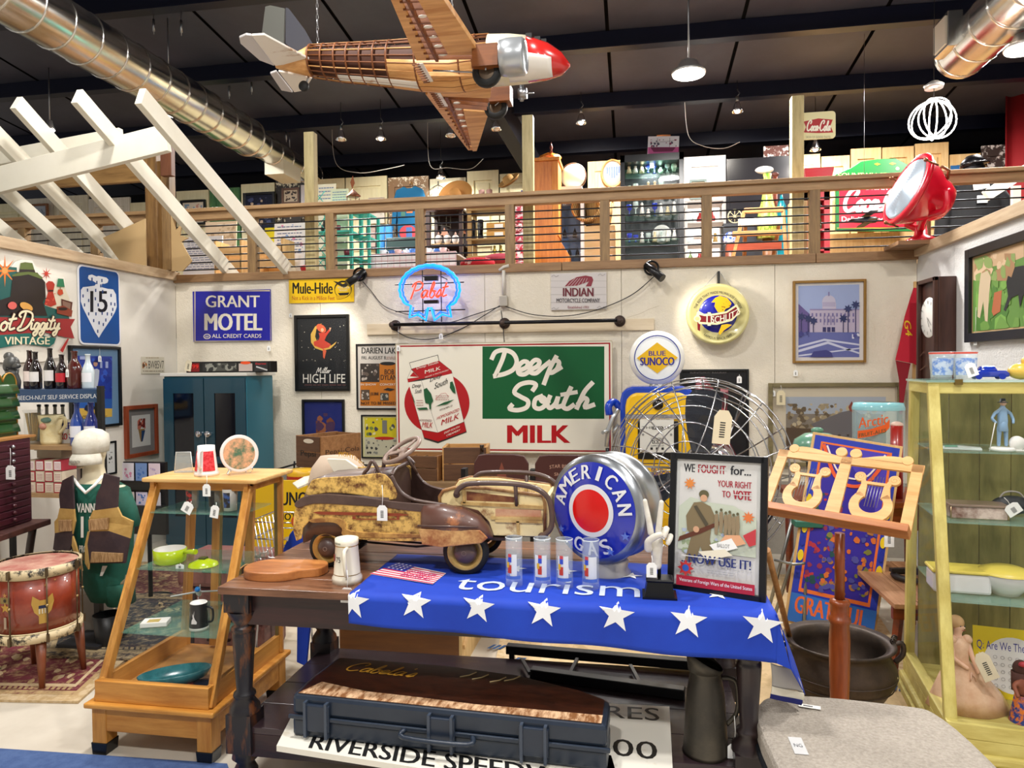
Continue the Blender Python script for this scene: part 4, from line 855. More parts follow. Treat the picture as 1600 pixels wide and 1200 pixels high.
p=PY(685,322,9.6); t=T('birdcage','thin white wire birdcage behind the straw hats','birdcage',(p.x,9.6,p.z)); W_=M('8a8678',.5,.4)
for k in range(10):
 an=2*math.pi*k/10; c,s=math.cos(an)*.17,math.sin(an)*.17; B().tube(crom([(c,s,-.3),(c,s,.12),(c*.8,s*.8,.2),(c*.3,s*.3,.27),(0,0,.29)],3),.004,5).obj('wire_bar',t,mat=W_)
for z in(-.3,0,.12): B().tube([(.17*math.cos(R(i*20)),.17*math.sin(R(i*20)),z) for i in range(18)],.004,5,True).obj('hoop',t,mat=W_)
B().cyl((0,0,.29),(0,0,.34),.012,n=8).obj('finial',t,mat=W_)
def slabtable(name,lab,x0,x1,y,Y,dep,m,cat='table'):
 a,b=PY(x0,y,Y),PY(x1,y,Y); w=b.x-a.x; H=a.z-LZ; t=T(name,lab,cat,((a.x+b.x)/2,Y,LZ))
 B().bx(-w/2,w/2,0,dep,H-.03,H).obj('tabletop',t,mat=m,bev=.003)
 for sx in(-1,1):
  for y_ in(.03,dep-.03): B().bx(sx*(w/2-.04)-.025,sx*(w/2-.04)+.025,y_-.025,y_+.025,0,H-.03).obj('leg',t,mat=m)
 return t,w,H
dc_,dw_,dh_=slabtable('display_cabinet','dark display cupboard behind the second post with white oval plates',664,724,328,9.3,.45,M('3a1c14',.4),'cabinet')
B().bx(-dw_/2,dw_/2,.45,.47,0,dh_).bx(-dw_/2,dw_/2,.02,.45,dh_*.62,dh_*.64).obj('back_panel',dc_,mat=M('2a1410',.5))
def hat(name,lab,px,py,Y,r,c,tilt,crown=.4,ch=.35,z=None):
 p=PY(px,py,Y); t=T(name,lab,'hat',p,rot=(R(tilt[0]),R(tilt[1]),0))
 B().lathe([(0,r*ch),(r*crown*.7,r*ch*.98),(r*crown*.95,r*ch*.7),(r*crown,0),(r*.8,-.01),(r,.02),(r*.99,.03),(r*.8,.0),(r*crown*.98,.01)],n=28).obj('brim_and_crown',t,mat=M(c,.8,kind='noise',c2=c,bump=.3)); return t
p_=PY(705,306,9.3)
hat('straw_hat','large round straw sombrero propped above the dark cupboard',712,306,9.3,.24,'b07a3c',(62,-14),.35,.4)
hat('straw_hat','flatter pinkish straw hat left of the sombrero',686,324,9.2,.16,'c08a5c',(10,8),.5,.4)
hat('felt_hat','tan felt cowboy hat tilted on top of the bookcase by the middle post',796,284,8.9,.15,'a07840',(30,-30),.5,.55)
def boot(lab,px,py,Y,c,h=.3,group=None,nm='boot',mirror=1):
 p=PY(px,py,Y); t=T(nm,lab,'boot',p,15*mirror,group)
 m=M(c,.5); B().loft([[(x,y,z) for x,y in [(a*math.cos(R(k*45)),b*math.sin(R(k*45))+oy) for k in range(8)]] for a,b,oy,z in((.038,.05,0,h),(.04,.05,0,h*.7),(.032,.04,0,h*.35),(.036,.07,-.03,h*.2),(.036,.1,-.06,.04),(.034,.1,-.06,.012))]).obj('shaft',t,mat=m)
 B().bx(-.03,.03,-.15,.03,0,.012).obj('sole',t,mat=M('2a1a14',.5)); return t
YH=8.7
t_,w_,H_=slabtable('pine_bookcase','tall wooden shelf with boots, boxes and brass ornaments left of the middle post',728,806,326,YH,.35,wood('7a5a30','b08c50','x'),'bookcase')
for k,(z) in enumerate((.55,.85)): B().bx(-w_/2,w_/2,0,.35,H_-z*.72,H_-z*.72+.02).obj('shelf_board',t_,mat=wood('7a5a30','b08c50','x'))
zt=t_.location.z+H_; X0=t_.location.x
for i,(dx,c,lab,h) in enumerate(((-.2,'c89c92','pink suede boot on top of the pine bookcase, left one',.26),(-.1,'c89c92','pink suede boot on top of the pine bookcase, right one',.26))):
 b=boot(lab,760,310,YH,c,h); b.location=(X0+dx+.05,YH+.17,zt)
for i,(dx,lab) in enumerate(((-.27,'black boot standing on the upper bookcase shelf, left'),(-.17,'black boot standing on the upper bookcase shelf, right'))):
 b=boot(lab,760,310,YH,'0c0c10',.26); b.location=(X0+dx,YH+.17,zt-.55*.72+.02)
for i,(dz,lab) in enumerate(((0,'lower flat wooden box with white label in the bookcase'),(.1,'upper flat wooden box with white label in the bookcase'))):
 q=T('wooden_box',lab,'box',(X0+.12,YH+.1,zt-.55*.72+.021+dz)); B().bx(-.18,.2,-.08,.15,0,.09).obj('box_body',q,mat=wood('b07c34','d9a850','x')); B().bx(-.08,.03,-.083,-.08,.02,.07).obj('paper_label',q,mat=WHITE)
tag(B().bx(-.14,.14,-.1,.1,0,.012).bx(-.12,-.1,-.1,.1,-.13,0).bx(.1,.12,-.1,.1,-.13,0).obj('small_stool',mat=wood('5a2a1c','7a4030','x'),loc=(X0+.2,YH+.15,zt+.13)),'small dark red box stand on the bookcase carrying the felt hat','stand')
for i,(c,hh) in enumerate((('2a3a9c',.2),('c04070',.21),('8a2a3a',.19),('2a5aa8',.22),('d8d4cc',.18),('5a9ac0',.2))):
 tag(B().bx(-.014,.014,-.09,.07,0,hh).obj('book',mat=M(c,.6),loc=(X0+.39+.033*i,YH+.12,zt+.0)),'upright %s book in the row beside the middle post'%('blue','pink','dark red','bright blue','white','pale blue')[i],'book')
for i in range(4):
 q=T('brass_ornament','brass bird ornament on the lower bookcase shelf, '+ORD[i]+' in the row','ornament',(X0+.02+.08*i,YH+.12,zt-.85*.72+.02),0,'brass ornaments in the bookcase')
 B().lathe([(0,0),(.025,0),(.008,.03),(.03,.07),(.012,.1),(.018,.13),(0,.145)],n=12).obj('cast_body',q,mat=M('a8903c',.35,.8))
p=PY(602,352,9.2); t=T('jeans','light blue jeans hanging from a rack','jeans',(p.x,9.2,p.z))
for sx in(-1,1): B().loft([[(sx*(.05+dx)+r*math.cos(R(k*45)),r*.7*math.sin(R(k*45)),z) for k in range(8)] for r,z,dx in((.05,0,0),(.055,-.3,.01),(.05,-.6,.02),(.045,-.9,.02))]).obj('trouser_leg',t,mat=M('2a70a8',.9))
B().cyl((-.14,0,.0),(.14,0,.0),.012,n=8).bx(-.14,-.12,-.01,.01,-1.2,0).bx(.12,.14,-.01,.01,-1.2,0).obj('rack',t,mat=BLACK)
p=lift(628,400,8.6); t=T('chair','dark green backed chair behind the plaid table','chair',p); zz=PY(628,371,8.6).z-LZ
B().bx(-.2,.2,-.02,.02,zz-.28,zz).obj('backrest',t,mat=M('1f3a3a',.5),bev=.01); B().bx(-.2,.2,-.42,0,.42,.46).obj('seat',t,mat=M('1f3a3a',.5))
for sx in(-1,1):
 B().bx(sx*.19-.02,sx*.19+.02,-.02,.02,0,zz-.28).obj('leg',t,mat=BLACK); B().bx(sx*.19-.02,sx*.19+.02,-.42,-.38,0,.42).obj('leg',t,mat=BLACK)
a,b=PY(578,398,7.6),PY(712,392,7.6); w=b.x-a.x; H=a.z-LZ
t=T('cloth_table','loft table covered by a white tablecloth with thin pink plaid','table',((a.x+b.x)/2,7.6,LZ))
B().bx(-w/2,w/2,0,.6,H-.02,H).obj('tabletop',t,mat=WHITE)
m=B().sheet(lambda u,v:(-w/2-.01+(w+.02)*u,-.012+.006*math.sin(u*60)*(1-v),H*v+.004),90,6).obj('cloth',t,mat=M('ece8ea',.85))
a=Art(w,H,-.02); a.oz=H/2; a.rects([(i/14,0,i/14+.004,1) for i in range(15)]+[(0,j/6,1,j/6+.012) for j in range(7)],'d9a0ac'); a.obj('plaid_lines',t)
zt2=LZ+H
G='china on the plaid table'
for i in range(9):
 x=t.location.x-w/2+.12+i*(w-.2)/9; c,nm=(('e8e8f0','white'),('4a78c8','blue'),('d8b0b0','pink'))[i%3]
 tag(B().lathe([(0,0),(.03,0),(.045,.06),(.04,.06),(.028,.01),(0,.01)],n=14).tube([(.04,0,.05),(.065,0,.04),(.06,0,.02),(.035,0,.015)],.005,5).obj('china_cup',mat=M(c,.3),loc=(x,7.7+.05*(i%2),zt2)),f'{nm} china cup on the plaid table, {ORD[i]} in the row','cup',G)
for i in range(3):
 q=T('blue_teapot','blue and white patterned teapot on the plaid table, '+ORD[i]+' of three','teapot',(t.location.x-w/2+.33+.12*i,7.9,zt2),0,'blue teapots'); B().sph((0,0,.05),.05,14,8,(1,1,.9)).obj('pot',q,mat=M('5a80c8',.3)); B().tube([(.04,0,.05),(.07,0,.08)],.008,6).obj('spout',q,mat=M('dfe4f0',.3)); B().tube([(-.04,0,.07),(-.08,0,.06),(-.045,0,.02)],.006,6).obj('handle',q,mat=M('dfe4f0',.3)); B().sph((0,0,.1),.012,8,6).obj('lid_knob',q,mat=M('dfe4f0',.3))
for px,py,c,lab in((678,352,'e0a080','pink paper flower ornament in the dark cupboard, left'),(708,350,'d98050','orange leaf ornament in the dark cupboard, right')):
 q=PY(px,py,9.2); a=Art(.14,.14,0); a.star(.5,.5,.07,c,0,6,.5); o=a.b.obj('leaf_ornament',mat=None,thick=.01); o.location=(q.x,9.73,q.z); tag(o,lab,'ornament')
for px,lab in((676,'left one'),(690,'middle one'),(703,'right one')):
 q=PY(px,372,9.1); zq=q.z; t=T('white_jar','white porcelain lidded jar in the dark cupboard, '+lab,'jar',(q.x,9.4,zq-.03)); B().lathe([(0,0),(.03,0),(.05,.05),(.05,.09),(.03,.12),(0,.13)],n=14).obj('jar_body',t,mat=M('ebe4e0',.3)); B().lathe([(0,.13),(.02,.13),(.012,.15),(.0,.17)],n=10).obj('lid',t,mat=M('d8b0a0',.3)); B().bx(-.09,.09,-.05,.1,-.03,0).obj('saucer_board',t,mat=PINEX)
def pile(lab,px,py,Y,c,r,nm='fabric_bundle'):
 p=PY(px,py,Y); h=p.z-LZ; t=T(nm,lab,'fabric',(p.x,Y,LZ)); B().sph((0,0,h-r*.5),r,16,10,(1.5,1,.5)).obj('cloth',t,mat=M(c,.85,kind='noise',c2='e8d0cc' if c=='c02030' else c,sc=9,bump=.3,w=.03,thr=.6)); B().bx(-r,r,-r*.6,r*.6,0,h-r*.6).obj('chest',t,mat=PINEX); return t
pile('red and white printed cloth heaped behind the bars left of the middle post',746,402,7.0,'c02030',.12); pile('pink dotted quilt heaped next to the red cloth',782,396,7.3,'b84858',.13)
p=lift(811,400,7.5); H=PY(811,322,7.5).z-LZ; t=T('quilt_stack','tall stack of red and white folded quilts beside the middle post','quilts',p)
for k in range(9): B().bx(-.075,.075,-.1,.1,H*k/9,H*(k+1)/9-.006).obj('folded_quilt',t,mat=M(('b01830','d8c8cc','c04058')[k%3],.85,kind='noise',c2=('e8dcdc','c83048','e8e0e0')[k%3],sc=20,w=.02),bev=.02)
OR=wood('b05c14','e08c34','z',.35); p=lift(855,400,8.6); k_=lambda px,py,Y=8.6:PY(px,py,Y)
x0,x1=k_(833,300).x,k_(862,300).x; zt=k_(850,252).z-LZ; zw=k_(850,356).z-LZ; xb=k_(888,400).x; xc=x1-(x0+x1)/2
t=T('grandfather_clock','orange-brown grandfather clock seen from its side on the loft','clock',((x0+x1)/2,8.6,LZ)); w=x1-x0
B().bx(-w/2,w/2,0,.4,zw,zt).obj('waist',t,mat=OR,bev=.004); q=xb-t.location.x
B().prism([(-w/2,0),(q,0),(q,zw-.32),(w/2,zw),(-w/2,zw)],-.02,.42).obj('base_case',t,mat=OR,bev=.004)
B().bx(-w/2-.02,w/2+.1,-.03,.45,zt,zt+.04).bx(w/2,w/2+.08,0,.4,zt-.9,zt).obj('hood',t,mat=wood('c06c24','e8a04c','z'),bev=.006)
B().lathe([(0,0),(.12,0),(.15,.05),(.12,.09),(0,.1)],(w*.3,.2,zt+.04),4).obj('bonnet',t,mat=OR); B().lathe([(.0,0),(.02,0),(.01,.03),(.022,.06),(.008,.1),(0,.13)],(.1,.1,zt+.13),10).obj('finial',t,mat=M('6a2a10',.4))
a,b=k_(870,292,8.9),k_(910,410,8.9); t=T('lit_cabinet','white glass-front cabinet with blue lit interior and figurines beside the clock','cabinet',((a.x+b.x)/2,8.9,LZ)); w=b.x-a.x; H=a.z-LZ; WM=M('e4e6ea',.4)
B().bx(-w/2,w/2,.38,.4,0,H).obj('back_panel',t,mat=M('7aa0d8',.4)); B().bx(-w/2,w/2,0,.4,H-.16,H).obj('header',t,mat=WM)
for sx in(-1,1): B().bx(sx*w/2-.02,sx*w/2+.02,0,.4,0,H-.16).obj('side_post',t,mat=WM)
for z in(.25,.55,.8): B().bx(-w/2,w/2,.02,.38,z,z+.012).obj('glass_shelf',t,mat=CLEAR);
B().bx(-w/2+.02,w/2-.02,.005,.01,0,H-.16).obj('glass_door',t,mat=GLASS)
for i,(x,z) in enumerate(((-.08,.812),(.05,.812),(-.02,.562),(.08,.562))):
 tag(B().lathe([(0,0),(.03,0),(.022,.07),(.01,.1),(0,.13)],n=10).obj('dark_figurine',mat=M('14141c',.3),loc=t.location+Vector((x,.2,z))),'black figurine inside the blue lit cabinet, '+('upper left','upper right','lower left','lower right')[i],'figurine','figurines in the lit cabinet')
p=k_(894,271,8.95); t2=T('globe_lamp','round milky glass globe in a dark ring on top of the white cabinet','lamp',(p.x,9.1,t.location.z+H)); rr=p.z-(t.location.z+H)
B().sph((0,0,rr),rr*.92,24,14,(1,.6,1)).obj('globe',t2,mat=M('e0e8d4',.2,emit=.15)); B().lathe([(rr*.92,-.02),(rr,-.02),(rr,.02),(rr*.92,.02)],(0,0,rr),28,'y').obj('ring',t2,mat=M('5a3a24',.4)); B().bx(-.05,.05,-.05,.05,0,.03).obj('foot',t2,mat=BLACK)
WK=M('8a6234',.8,kind='wave',c2='c09a5c',sc=14,bump=.6,w=.3)
p=k_(920,300,9.0); t=T('wicker_basket','tall open wicker basket lying against the pine door','basket',(p.x,9.2,p.z-.28),rot=(R(75),R(-20),0)); B().lathe([(0,0),(.1,0),(.17,.25),(.18,.3),(.165,.3),(.09,.02),(0,.02)],n=24).obj('woven_body',t,mat=WK); B().lathe([(.165,.29),(.19,.29),(.19,.32),(.165,.32)],n=24).obj('rim',t,mat=WK)
p=k_(936,318,9.1); t=T('wicker_basket','low wicker basket with a hoop handle beside the oval mirror','basket',(p.x,9.15,LZ)); z=p.z-LZ; B().lathe([(0,z-.3),(.14,z-.3),(.18,z),(.165,z),(.13,z-.28)],n=20).obj('woven_body',t,mat=WK); B().tube([(.17*math.cos(R(i*18)),0,z+.17*math.sin(R(i*18))) for i in range(11)],.012,6).obj('handle',t,mat=WK); B().bx(-.2,.2,-.15,.15,0,z-.3).obj('box_under',t,mat=PINEX)
p=k_(957,271,10.23); t=T('oval_mirror','oval wooden ring frame with blue and white ribbons hung on the pine door','mirror',p); n=30
B().tube([(.15*math.cos(2*math.pi*i/n),0,.19*math.sin(2*math.pi*i/n)) for i in range(n)],.014,8,True).obj('frame',t,mat=wood('a8682c','d09450','x')); B().lathe([(0,.01),(.148,.01),(.148,.016),(0,.016)],n=30,axis='y').obj('glass',t,mat=M('a8a8a0',.3)).scale=(1,1,1.26)
a=Art(.3,.38,.008); a.rects([(.22+.11*i,.25,.29+.11*i,.25+.12*(3-abs(i-2.5))/1.4+.2) for i in range(6)],'24489c'); a.obj('ribbons',t); B().tube([(0,0,.19),(-.05,.02,.24),(0,.1,.28)],.004,5).obj('hook',t,mat=BLACK)
a,b=k_(969,243,8.3),k_(1069,410,8.3); w=b.x-a.x; H=a.z-LZ; t=T('glass_cabinet','tall black framed glass display cabinet full of glassware, centre of the loft','cabinet',((a.x+b.x)/2,8.3,LZ)); BK=M('0c0d12',.3)
for sx in(-1,1):
 for sy in(0,.38): B().bx(sx*(w/2-.025)-.025,sx*(w/2-.025)+.025,sy,sy+.04,0,H).obj('frame_post',t,mat=BK)
B().bx(-w/2,w/2,0,.42,H-.08,H).obj('top',t,mat=BK); B().bx(-w/2,w/2,0,.42,0,.08).obj('base',t,mat=BK); B().bx(-w/2,w/2,.4,.42,.08,H-.08).obj('back_panel',t,mat=M('2a3234',.25))
B().bx(-w/2+.05,w/2-.05,.005,.009,.08,H-.08).obj('glass_door',t,mat=GLASS)
lv=[.3,.62,.92,1.18,1.42]
for z in lv: B().bx(-w/2+.05,w/2-.05,.03,.38,z-.01,z).obj('glass_shelf',t,mat=GREENGLASS)
l=area('cabinet_light',t.location+Vector((0,.2,H-.1)),.25,5,(.9,1,1)); B().lathe([(0,0),(.03,0),(.03,-.015),(0,-.015)],(0,.2,H-.085),12).obj('cabinet_lamp',t,mat=M('ffffff',emit=10))
rr=random.Random(5)
KD=[('clear goblet',M('dff0ec',.1,alpha=.5),'cup'),('white china figurine',M('e8e6e0',.3),'fig'),('pale green vase',M('a8c8b0',.2),'vase'),('cream shell ornament',M('d8c8a0',.4),'fig'),('blue glass',M('2a3aa0',.15),'cup')]
for z in lv[1:]:
 for i in range(8):
  nm,m,s=KD[rr.randrange(5)]; x=-w/2+.1+i*(w-.2)/7; h=rr.uniform(.08,.16)
  pr={'cup':[(0,0),(.025,0),(.006,.01),(.006,h*.45),(.03,h*.6),(.032,h),(.028,h),(0,h*.5)],'fig':[(0,0),(.03,0),(.02,h*.5),(.012,h*.75),(.02,h*.85),(0,h)],'vase':[(0,0),(.02,0),(.035,h*.4),(.012,h*.75),(.02,h),(.014,h*.98),(0,h*.5)]}[s]
  tag(B().lathe(pr,n=12).obj(nm.replace(' ','_'),mat=m,loc=t.location+Vector((x,.2+rr.uniform(-.06,.06),z))),nm+f' on the {LVL[lv.index(z)]} shelf of the black cabinet, {ORD[i]} in the row',s if s!='fig' else 'figurine','pieces in the black cabinet: '+nm)
q=T('china_plate','round patterned china plate standing in the black cabinet','plate',t.location+Vector((.12,.3,.62+.1))); B().lathe([(0,0),(.09,0),(.11,-.012),(.108,-.018),(.085,-.008),(0,-.008)],n=24,axis='y').obj('plate_disc',q,mat=M('d8dcd8',.3)); B().bx(-.04,.04,-.03,.03,-.1,-.09).obj('stand',q,mat=BLACK)
c,w2,h2=quadframe('y',1011,200,1060,236,8.5); q=T('canvas_print','tilted magenta and white ship canvas lying on top of the black cabinet','canvas',(c.x,8.5,t.location.z+H),rot=(R(-8),R(3),0)); B().bx(-w2/2,w2/2,0,.03,0,h2).obj('canvas_block',q,mat=M('dcdce4',.6)); a=Art(w2,h2,-.001); a.oz=h2/2; a.rect(0,.5,1,.8,'b85088'); a.poly([(.08,.5),(.9,.52),(.8,.7),(.2,.72)],'6a1c44'); a.blobs(.08,.15,.92,.5,['4a4a60','8a4060'],16,.04); a.strk=0; a.stroke([(.3,.1),(.3,.5)],.004,'2a2a40'); a.stroke([(.7,.08),(.7,.5)],.004,'2a2a40'); a.stroke([(.15,.3),(.9,.2)],.003,'2a2a40'); a.obj('printed_face',q)
B().bx(-.08,.08,.06,.1,h2*.2,h2*1.18).obj('pine_offcut',q,mat=M('b06a34',.6))
G='figurines on the white rack'
a,b=k_(1072,305,8.6),k_(1134,305,8.6)
t,w,H,lv=shelfunit('figurine_rack','pale shelf rack with rows of brass and china figurines right of the black cabinet',1072,1132,314,8.6,.35,M('c8c4c0',.5),4,[trinket('brass','9a7a34','figure',G,'brass_figurine','figurine on the pale rack'),trinket('china','e0d8d0','figure',G+' china','china_figurine','figurine on the pale rack'),trinket('red','a02a2a','vase',G+' red','red_vase','vase on the pale rack'),trinket('green','6a8a4a','bottle',G+' green','green_bottle','bottle on the pale rack'),trinket('clear','c8d4d4','cup',G+' cups','glass_cup','cup on the pale rack')])
p=k_(1199,338,7.9); t=T('tall_vase','tall green and yellow streaked flower-shaped vase lamp on the loft','vase',(p.x,7.9,LZ)); z=k_(1199,272,7.9).z-LZ; z1=k_(1199,336,7.9).z-LZ
B().lathe([(0,z1-.25),(.11,z1-.25),(.1,z1),(.06,z1+.15),(.035,z-.06),(.045,z),(.03,z)],n=12).obj('vase_body',t,mat=M('6fa030',.4,kind='noise',c2='e0dc70',sc=10,st=(4,4,1),w=.05)); B().sph((-.03,0,z+.045),.05,14,8,(1.9,1,.8)).obj('white_shade',t,mat=M('ece8e0',.4)); B().cyl((0,0,0),(0,0,z1-.24),.05,n=12).obj('pedestal',t,mat=wood('6a4020','8a5a30','z'))
p=k_(1211,338,8.1); t=T('red_column','slim brick-red column ornament right of the green vase','ornament',(p.x,8.1,LZ)); z=k_(1211,276,8.1).z-LZ; B().cyl((0,0,0),(0,0,z),.025,.025,n=12).obj('shaft',t,mat=M('a0503c',.6)); B().lathe([(.025,0),(.04,.015),(.04,.03),(.02,.045),(0,.045)],(0,0,z),12).obj('capital',t,mat=M('6a3a30',.6))
p=k_(1221,330,8.0); tag(B().lathe([(0,0),(.04,0),(.05,.05),(.02,.12),(.012,.17),(0,.17)],n=12).bx(-.05,.05,-.05,.05,-(p.z-LZ),0).obj('teal_bottle',mat=M('108090',.2),loc=(p.x,8.0,p.z)),'teal glass bottle behind the folding chair','bottle')
p=lift(1193,400,7.2); t=T('folding_chair','brown folded wooden chair frame leaning behind the bars near the right post','chair',p); z0,z1=k_(1175,395,7.2).z-LZ,k_(1175,330,7.2).z-LZ; W3=wood('8a5a2c','c8925a','x')
for i,(za,zb,m) in enumerate(((z1-.02,z1+.03,W3),(z1-.14,z1-.07,M('d8d0c0',.3,.4)),(z1-.24,z1-.19,W3),(z0+.02,z0+.1,wood('7a2c18','9a4428','x')))): B().box((.0-.03*i,0,(za+zb)/2),(.36+.05*i,.04,zb-za)).obj('slat',t,mat=m,bev=.005)
for sx in(-1,1): B().beam((sx*.18,0,z1),(sx*.28-.06,-.02,0),.03,.03).obj('leg',t,mat=W3); B().beam((sx*.16,.06,z1-.1),(sx*.12-.05,.1,0),.03,.03).obj('leg',t,mat=W3)
p=lift(1141,400,7.6); z=k_(1141,374,7.6).z-LZ; t=T('blue_white_jar','blue and white porcelain jar beside the folded chair','jar',p); B().sph((0,0,z),.075,16,10).obj('jar_body',t,mat=M('2a48b0',.25,kind='noise',c2='dfe6f4',sc=18,w=.04)); B().lathe([(0,0),(.05,0),(.05,z-.07),(0,z-.07)],n=12).obj('stand',t,mat=wood('5a2c1c','7a4028','z'))
p=k_(1148,338,7.9); t=T('spinning_wheel','small cream spoked wheel on the dark shelf behind the railing','wheel',(p.x,7.9,p.z)); B().tube([(.07*math.cos(R(i*20)),0,.07*math.sin(R(i*20))) for i in range(18)],.006,6,True).obj('rim',t,mat=M('c8bc90',.5))
for i in range(4): B().cyl((.07*math.cos(R(i*45)),0,.07*math.sin(R(i*45))),(-.07*math.cos(R(i*45)),0,-.07*math.sin(R(i*45))),.003,n=5).obj('spoke',t,mat=M('c8bc90',.5))
B().bx(-.12,.2,-.02,.2,-(p.z-LZ),-.075).obj('cabinet_under',t,mat=M('1c1f26',.4))
RD=M('a80f20',.35); a,b=k_(1254,268,8.2),k_(1297,268,8.2); w=b.x-a.x; H=a.z-LZ; t=T('red_cabinet','narrow red painted cabinet with shelves and a moulded top','cabinet',((a.x+b.x)/2,8.2,LZ))
for sx in(-1,1): B().bx(sx*(w/2-.03)-.03,sx*(w/2-.03)+.03,0,.35,0,H-.12).obj('side',t,mat=RD)
B().bx(-w/2,w/2,0,.35,H-.32,H-.1).obj('fascia',t,mat=RD); B().lathe([(0,0),(.7,0),(.76,.06),(.78,.1),(0,.1)],(0,.17,H-.1),4,a0=45,a1=405,smooth=False).obj('cornice',t,mat=RD).scale=(w*.95,.36,1)
B().bx(-w/2,w/2,.33,.35,0,H-.1).obj('back_panel',t,mat=WHITE)
for z in(.2,.4,.62,.85): B().bx(-w/2,w/2,0,.33,z,z+.02).obj('shelf_board',t,mat=RD)
G='bottles in the red cabinet'
for i in range(6): tag(B().lathe([(0,0),(.02,0),(.02,.07),(.008,.1),(.008,.13),(0,.13)],n=10).obj('small_bottle',mat=M(('2a4a2a','1c1c24')[i%2],.2),loc=t.location+Vector((-.08+.08*(i%3),.12,.64+(.23 if i>2 else 0)))),('green','black')[i%2]+' small bottle in the red cabinet, '+ORD[i%3]+' on the '+('lower','upper')[i>2]+' shelf','bottle',G+str(i%2))
for i in range(12):
 x=k_(1296,400,9.9).x+i*.2; B
t=T('plank_panelling','low pine plank panelling below the big red cola sign','panelling',(k_(1300,400,9.8).x,9.9,LZ))
for i in range(12): B().bx(i*.21,i*.21+.205,0,.02,0,k_(1400,362,9.9).z-LZ).obj('plank',t,mat=PINE)
cc=k_(1372,310,9.4); t=T('arched_sign','large red cola sign with green arched fountain service header on the loft','sign',(cc.x,9.6,cc.z)); GG=M('0f6a2c',.35)
Lq=lambda x,y:((k_(x,y,9.55)-t.location).x,(k_(x,y,9.55)-t.location).z)
B().prism([Lq(1306,272),Lq(1330,262),Lq(1345,252),Lq(1372,248),Lq(1400,247),Lq(1418,256),Lq(1436,262),Lq(1440,350),Lq(1440,361),Lq(1306,361)],-.04,0).obj('green_board',t,mat=GG,bev=.004)
a=Art(1,1,-.0415); a.pix(t,1320,200,5.714); a.rg=.3
a.rects([(-70,435,560,442),(-70,890,680,897)],'c8b030'); a.poly([(-50,515),(680,500),(680,880),(-50,895)],'c01830')
a.text('FOUNTAIN SERVICE',-60,400,560,452,'e8dc80',.02); a.text('DRINK',190,512,385,552,'ecd8d8',.02); a.polys([[(262,322),(290,312),(320,322),(290,334)],[(395,318),(425,306),(460,318),(425,330)]],'d8c020'); a.ell(470,362,16,14,'e8dcb0')
a.script('Coca-Cola',0,540,640,745,.045,'ecd4d4',.25); a.stroke(crom([(40,740),(150,720),(250,745),(350,720)],5),.04,'ecd4d4'); a.text('Delicious and Refreshing',-30,790,680,850,'ecd4d4',.018); a.obj('lettering',t)
B().bx(-.4,-.3,0,.3,-.2,.1).bx(.3,.4,0,.3,-.2,.1).obj('wall_bracket',t,mat=PINEX)
p=k_(1350,344,8.4); t=T('toy_biplane','black model aeroplane hanging in front of the red cola sign','model plane',p); B().loft([[(x,r*math.cos(R(k*45)),r*math.sin(R(k*45))) for k in range(8)] for x,r in((-.15,.01),(-.1,.025),(.05,.04),(.12,.035),(.14,.01))]).obj('fuselage',t,mat=M('14161c',.4)); B().box((.03,0,.05),(.08,.5,.008)).box((.03,0,-.03),(.08,.5,.008)).obj('wing',t,mat=M('1c1e24',.4)); B().bx(-.15,-.11,-.08,.08,0,.006).obj('tailplane',t,mat=M('1c1e24',.4)); B().cyl((0,0,.05),(0,0,zc(8.4)-p.z),.002,n=4).obj('hanging_wire',t,mat=STEEL)
t,a,w,h=board('hanging_sign','small cream sign with red fishtail cola emblem fixed to the right timber post','sign','y',1251,(177,174),1305,(219,217),YB+.22,.012,'ddd8a8',round_=.03,rg=.4)
a.pix(t,1200,0,4); a.poly([(222,760),(315,740),(405,748),(390,785),(408,828),(315,832),(222,828),(238,795)],'a8141c'); a.script('Coca-Cola',245,752,390,818,.011,'ece8d8'); a.text('SIGN OF GOOD TASTE',238,850,390,864,'8a8468',0); a.obj('printed_face',t)
t,a,w,h=board('tin_sign','small blue tin sign with cream heart and lettering behind the black jacket','sign','y',1485,258,1525,308,10.24,.01,'1f5a90'); a.ell(.6,.45,.45,.32,'dcd8b0'); a.text('NEW YORK',.2,.2,.85,.28,'3a3a30',0); a.scrib(.3,.35,.9,.6,'3a5a7a',3); a.text('Ask for it',.1,.85,.8,.95,'dcd8b0',0); a.obj('printed_face',t); B().bx(-.05,.05,0,.16,-.1,.1).obj('hanging_rail',t,mat=PINEX)
p=lift(1520,400,7.6); t=T('dressed_mannequin','mannequin in a black cap and black jacket with a white name tag on the loft','mannequin',p); zz=lambda y:k_(1520,y,7.6).z-LZ; JB=M('06070b',.85)
def ringz(z,rx,ry,ox=0,n=20): return [(ox+rx*math.cos(2*math.pi*k/n),ry*math.sin(2*math.pi*k/n),z) for k in range(n)]
B().loft([ringz(zz(430),.3,.2),ringz(zz(350),.27,.18),ringz(zz(300),.22,.15),ringz(zz(284),.14,.1),ringz(zz(274),.07,.07)]).obj('jacket',t,mat=JB)
for sx in(-1,1): B().tube([(sx*.18,0,zz(292)),(sx*.27,-.02,zz(320)),(sx*.31,-.06,zz(365)),(sx*.32,-.08,zz(410))],.06,10,rr=[.06,.07,.06,.055]).obj('sleeve',t,mat=JB)
B().sph((0,0,zz(266)),.1,16,12,(.9,1,1.1)).obj('head',t,mat=M('101218',.5)); B().lathe([(0,.12),(.06,.11),(.11,.05),(.115,0),(.1,0)],(0,0,zz(262)),20).sph((0,-.12,zz(260)),.09,14,6,(1,.9,.15)).obj('cap',t,mat=M('08080c',.25))
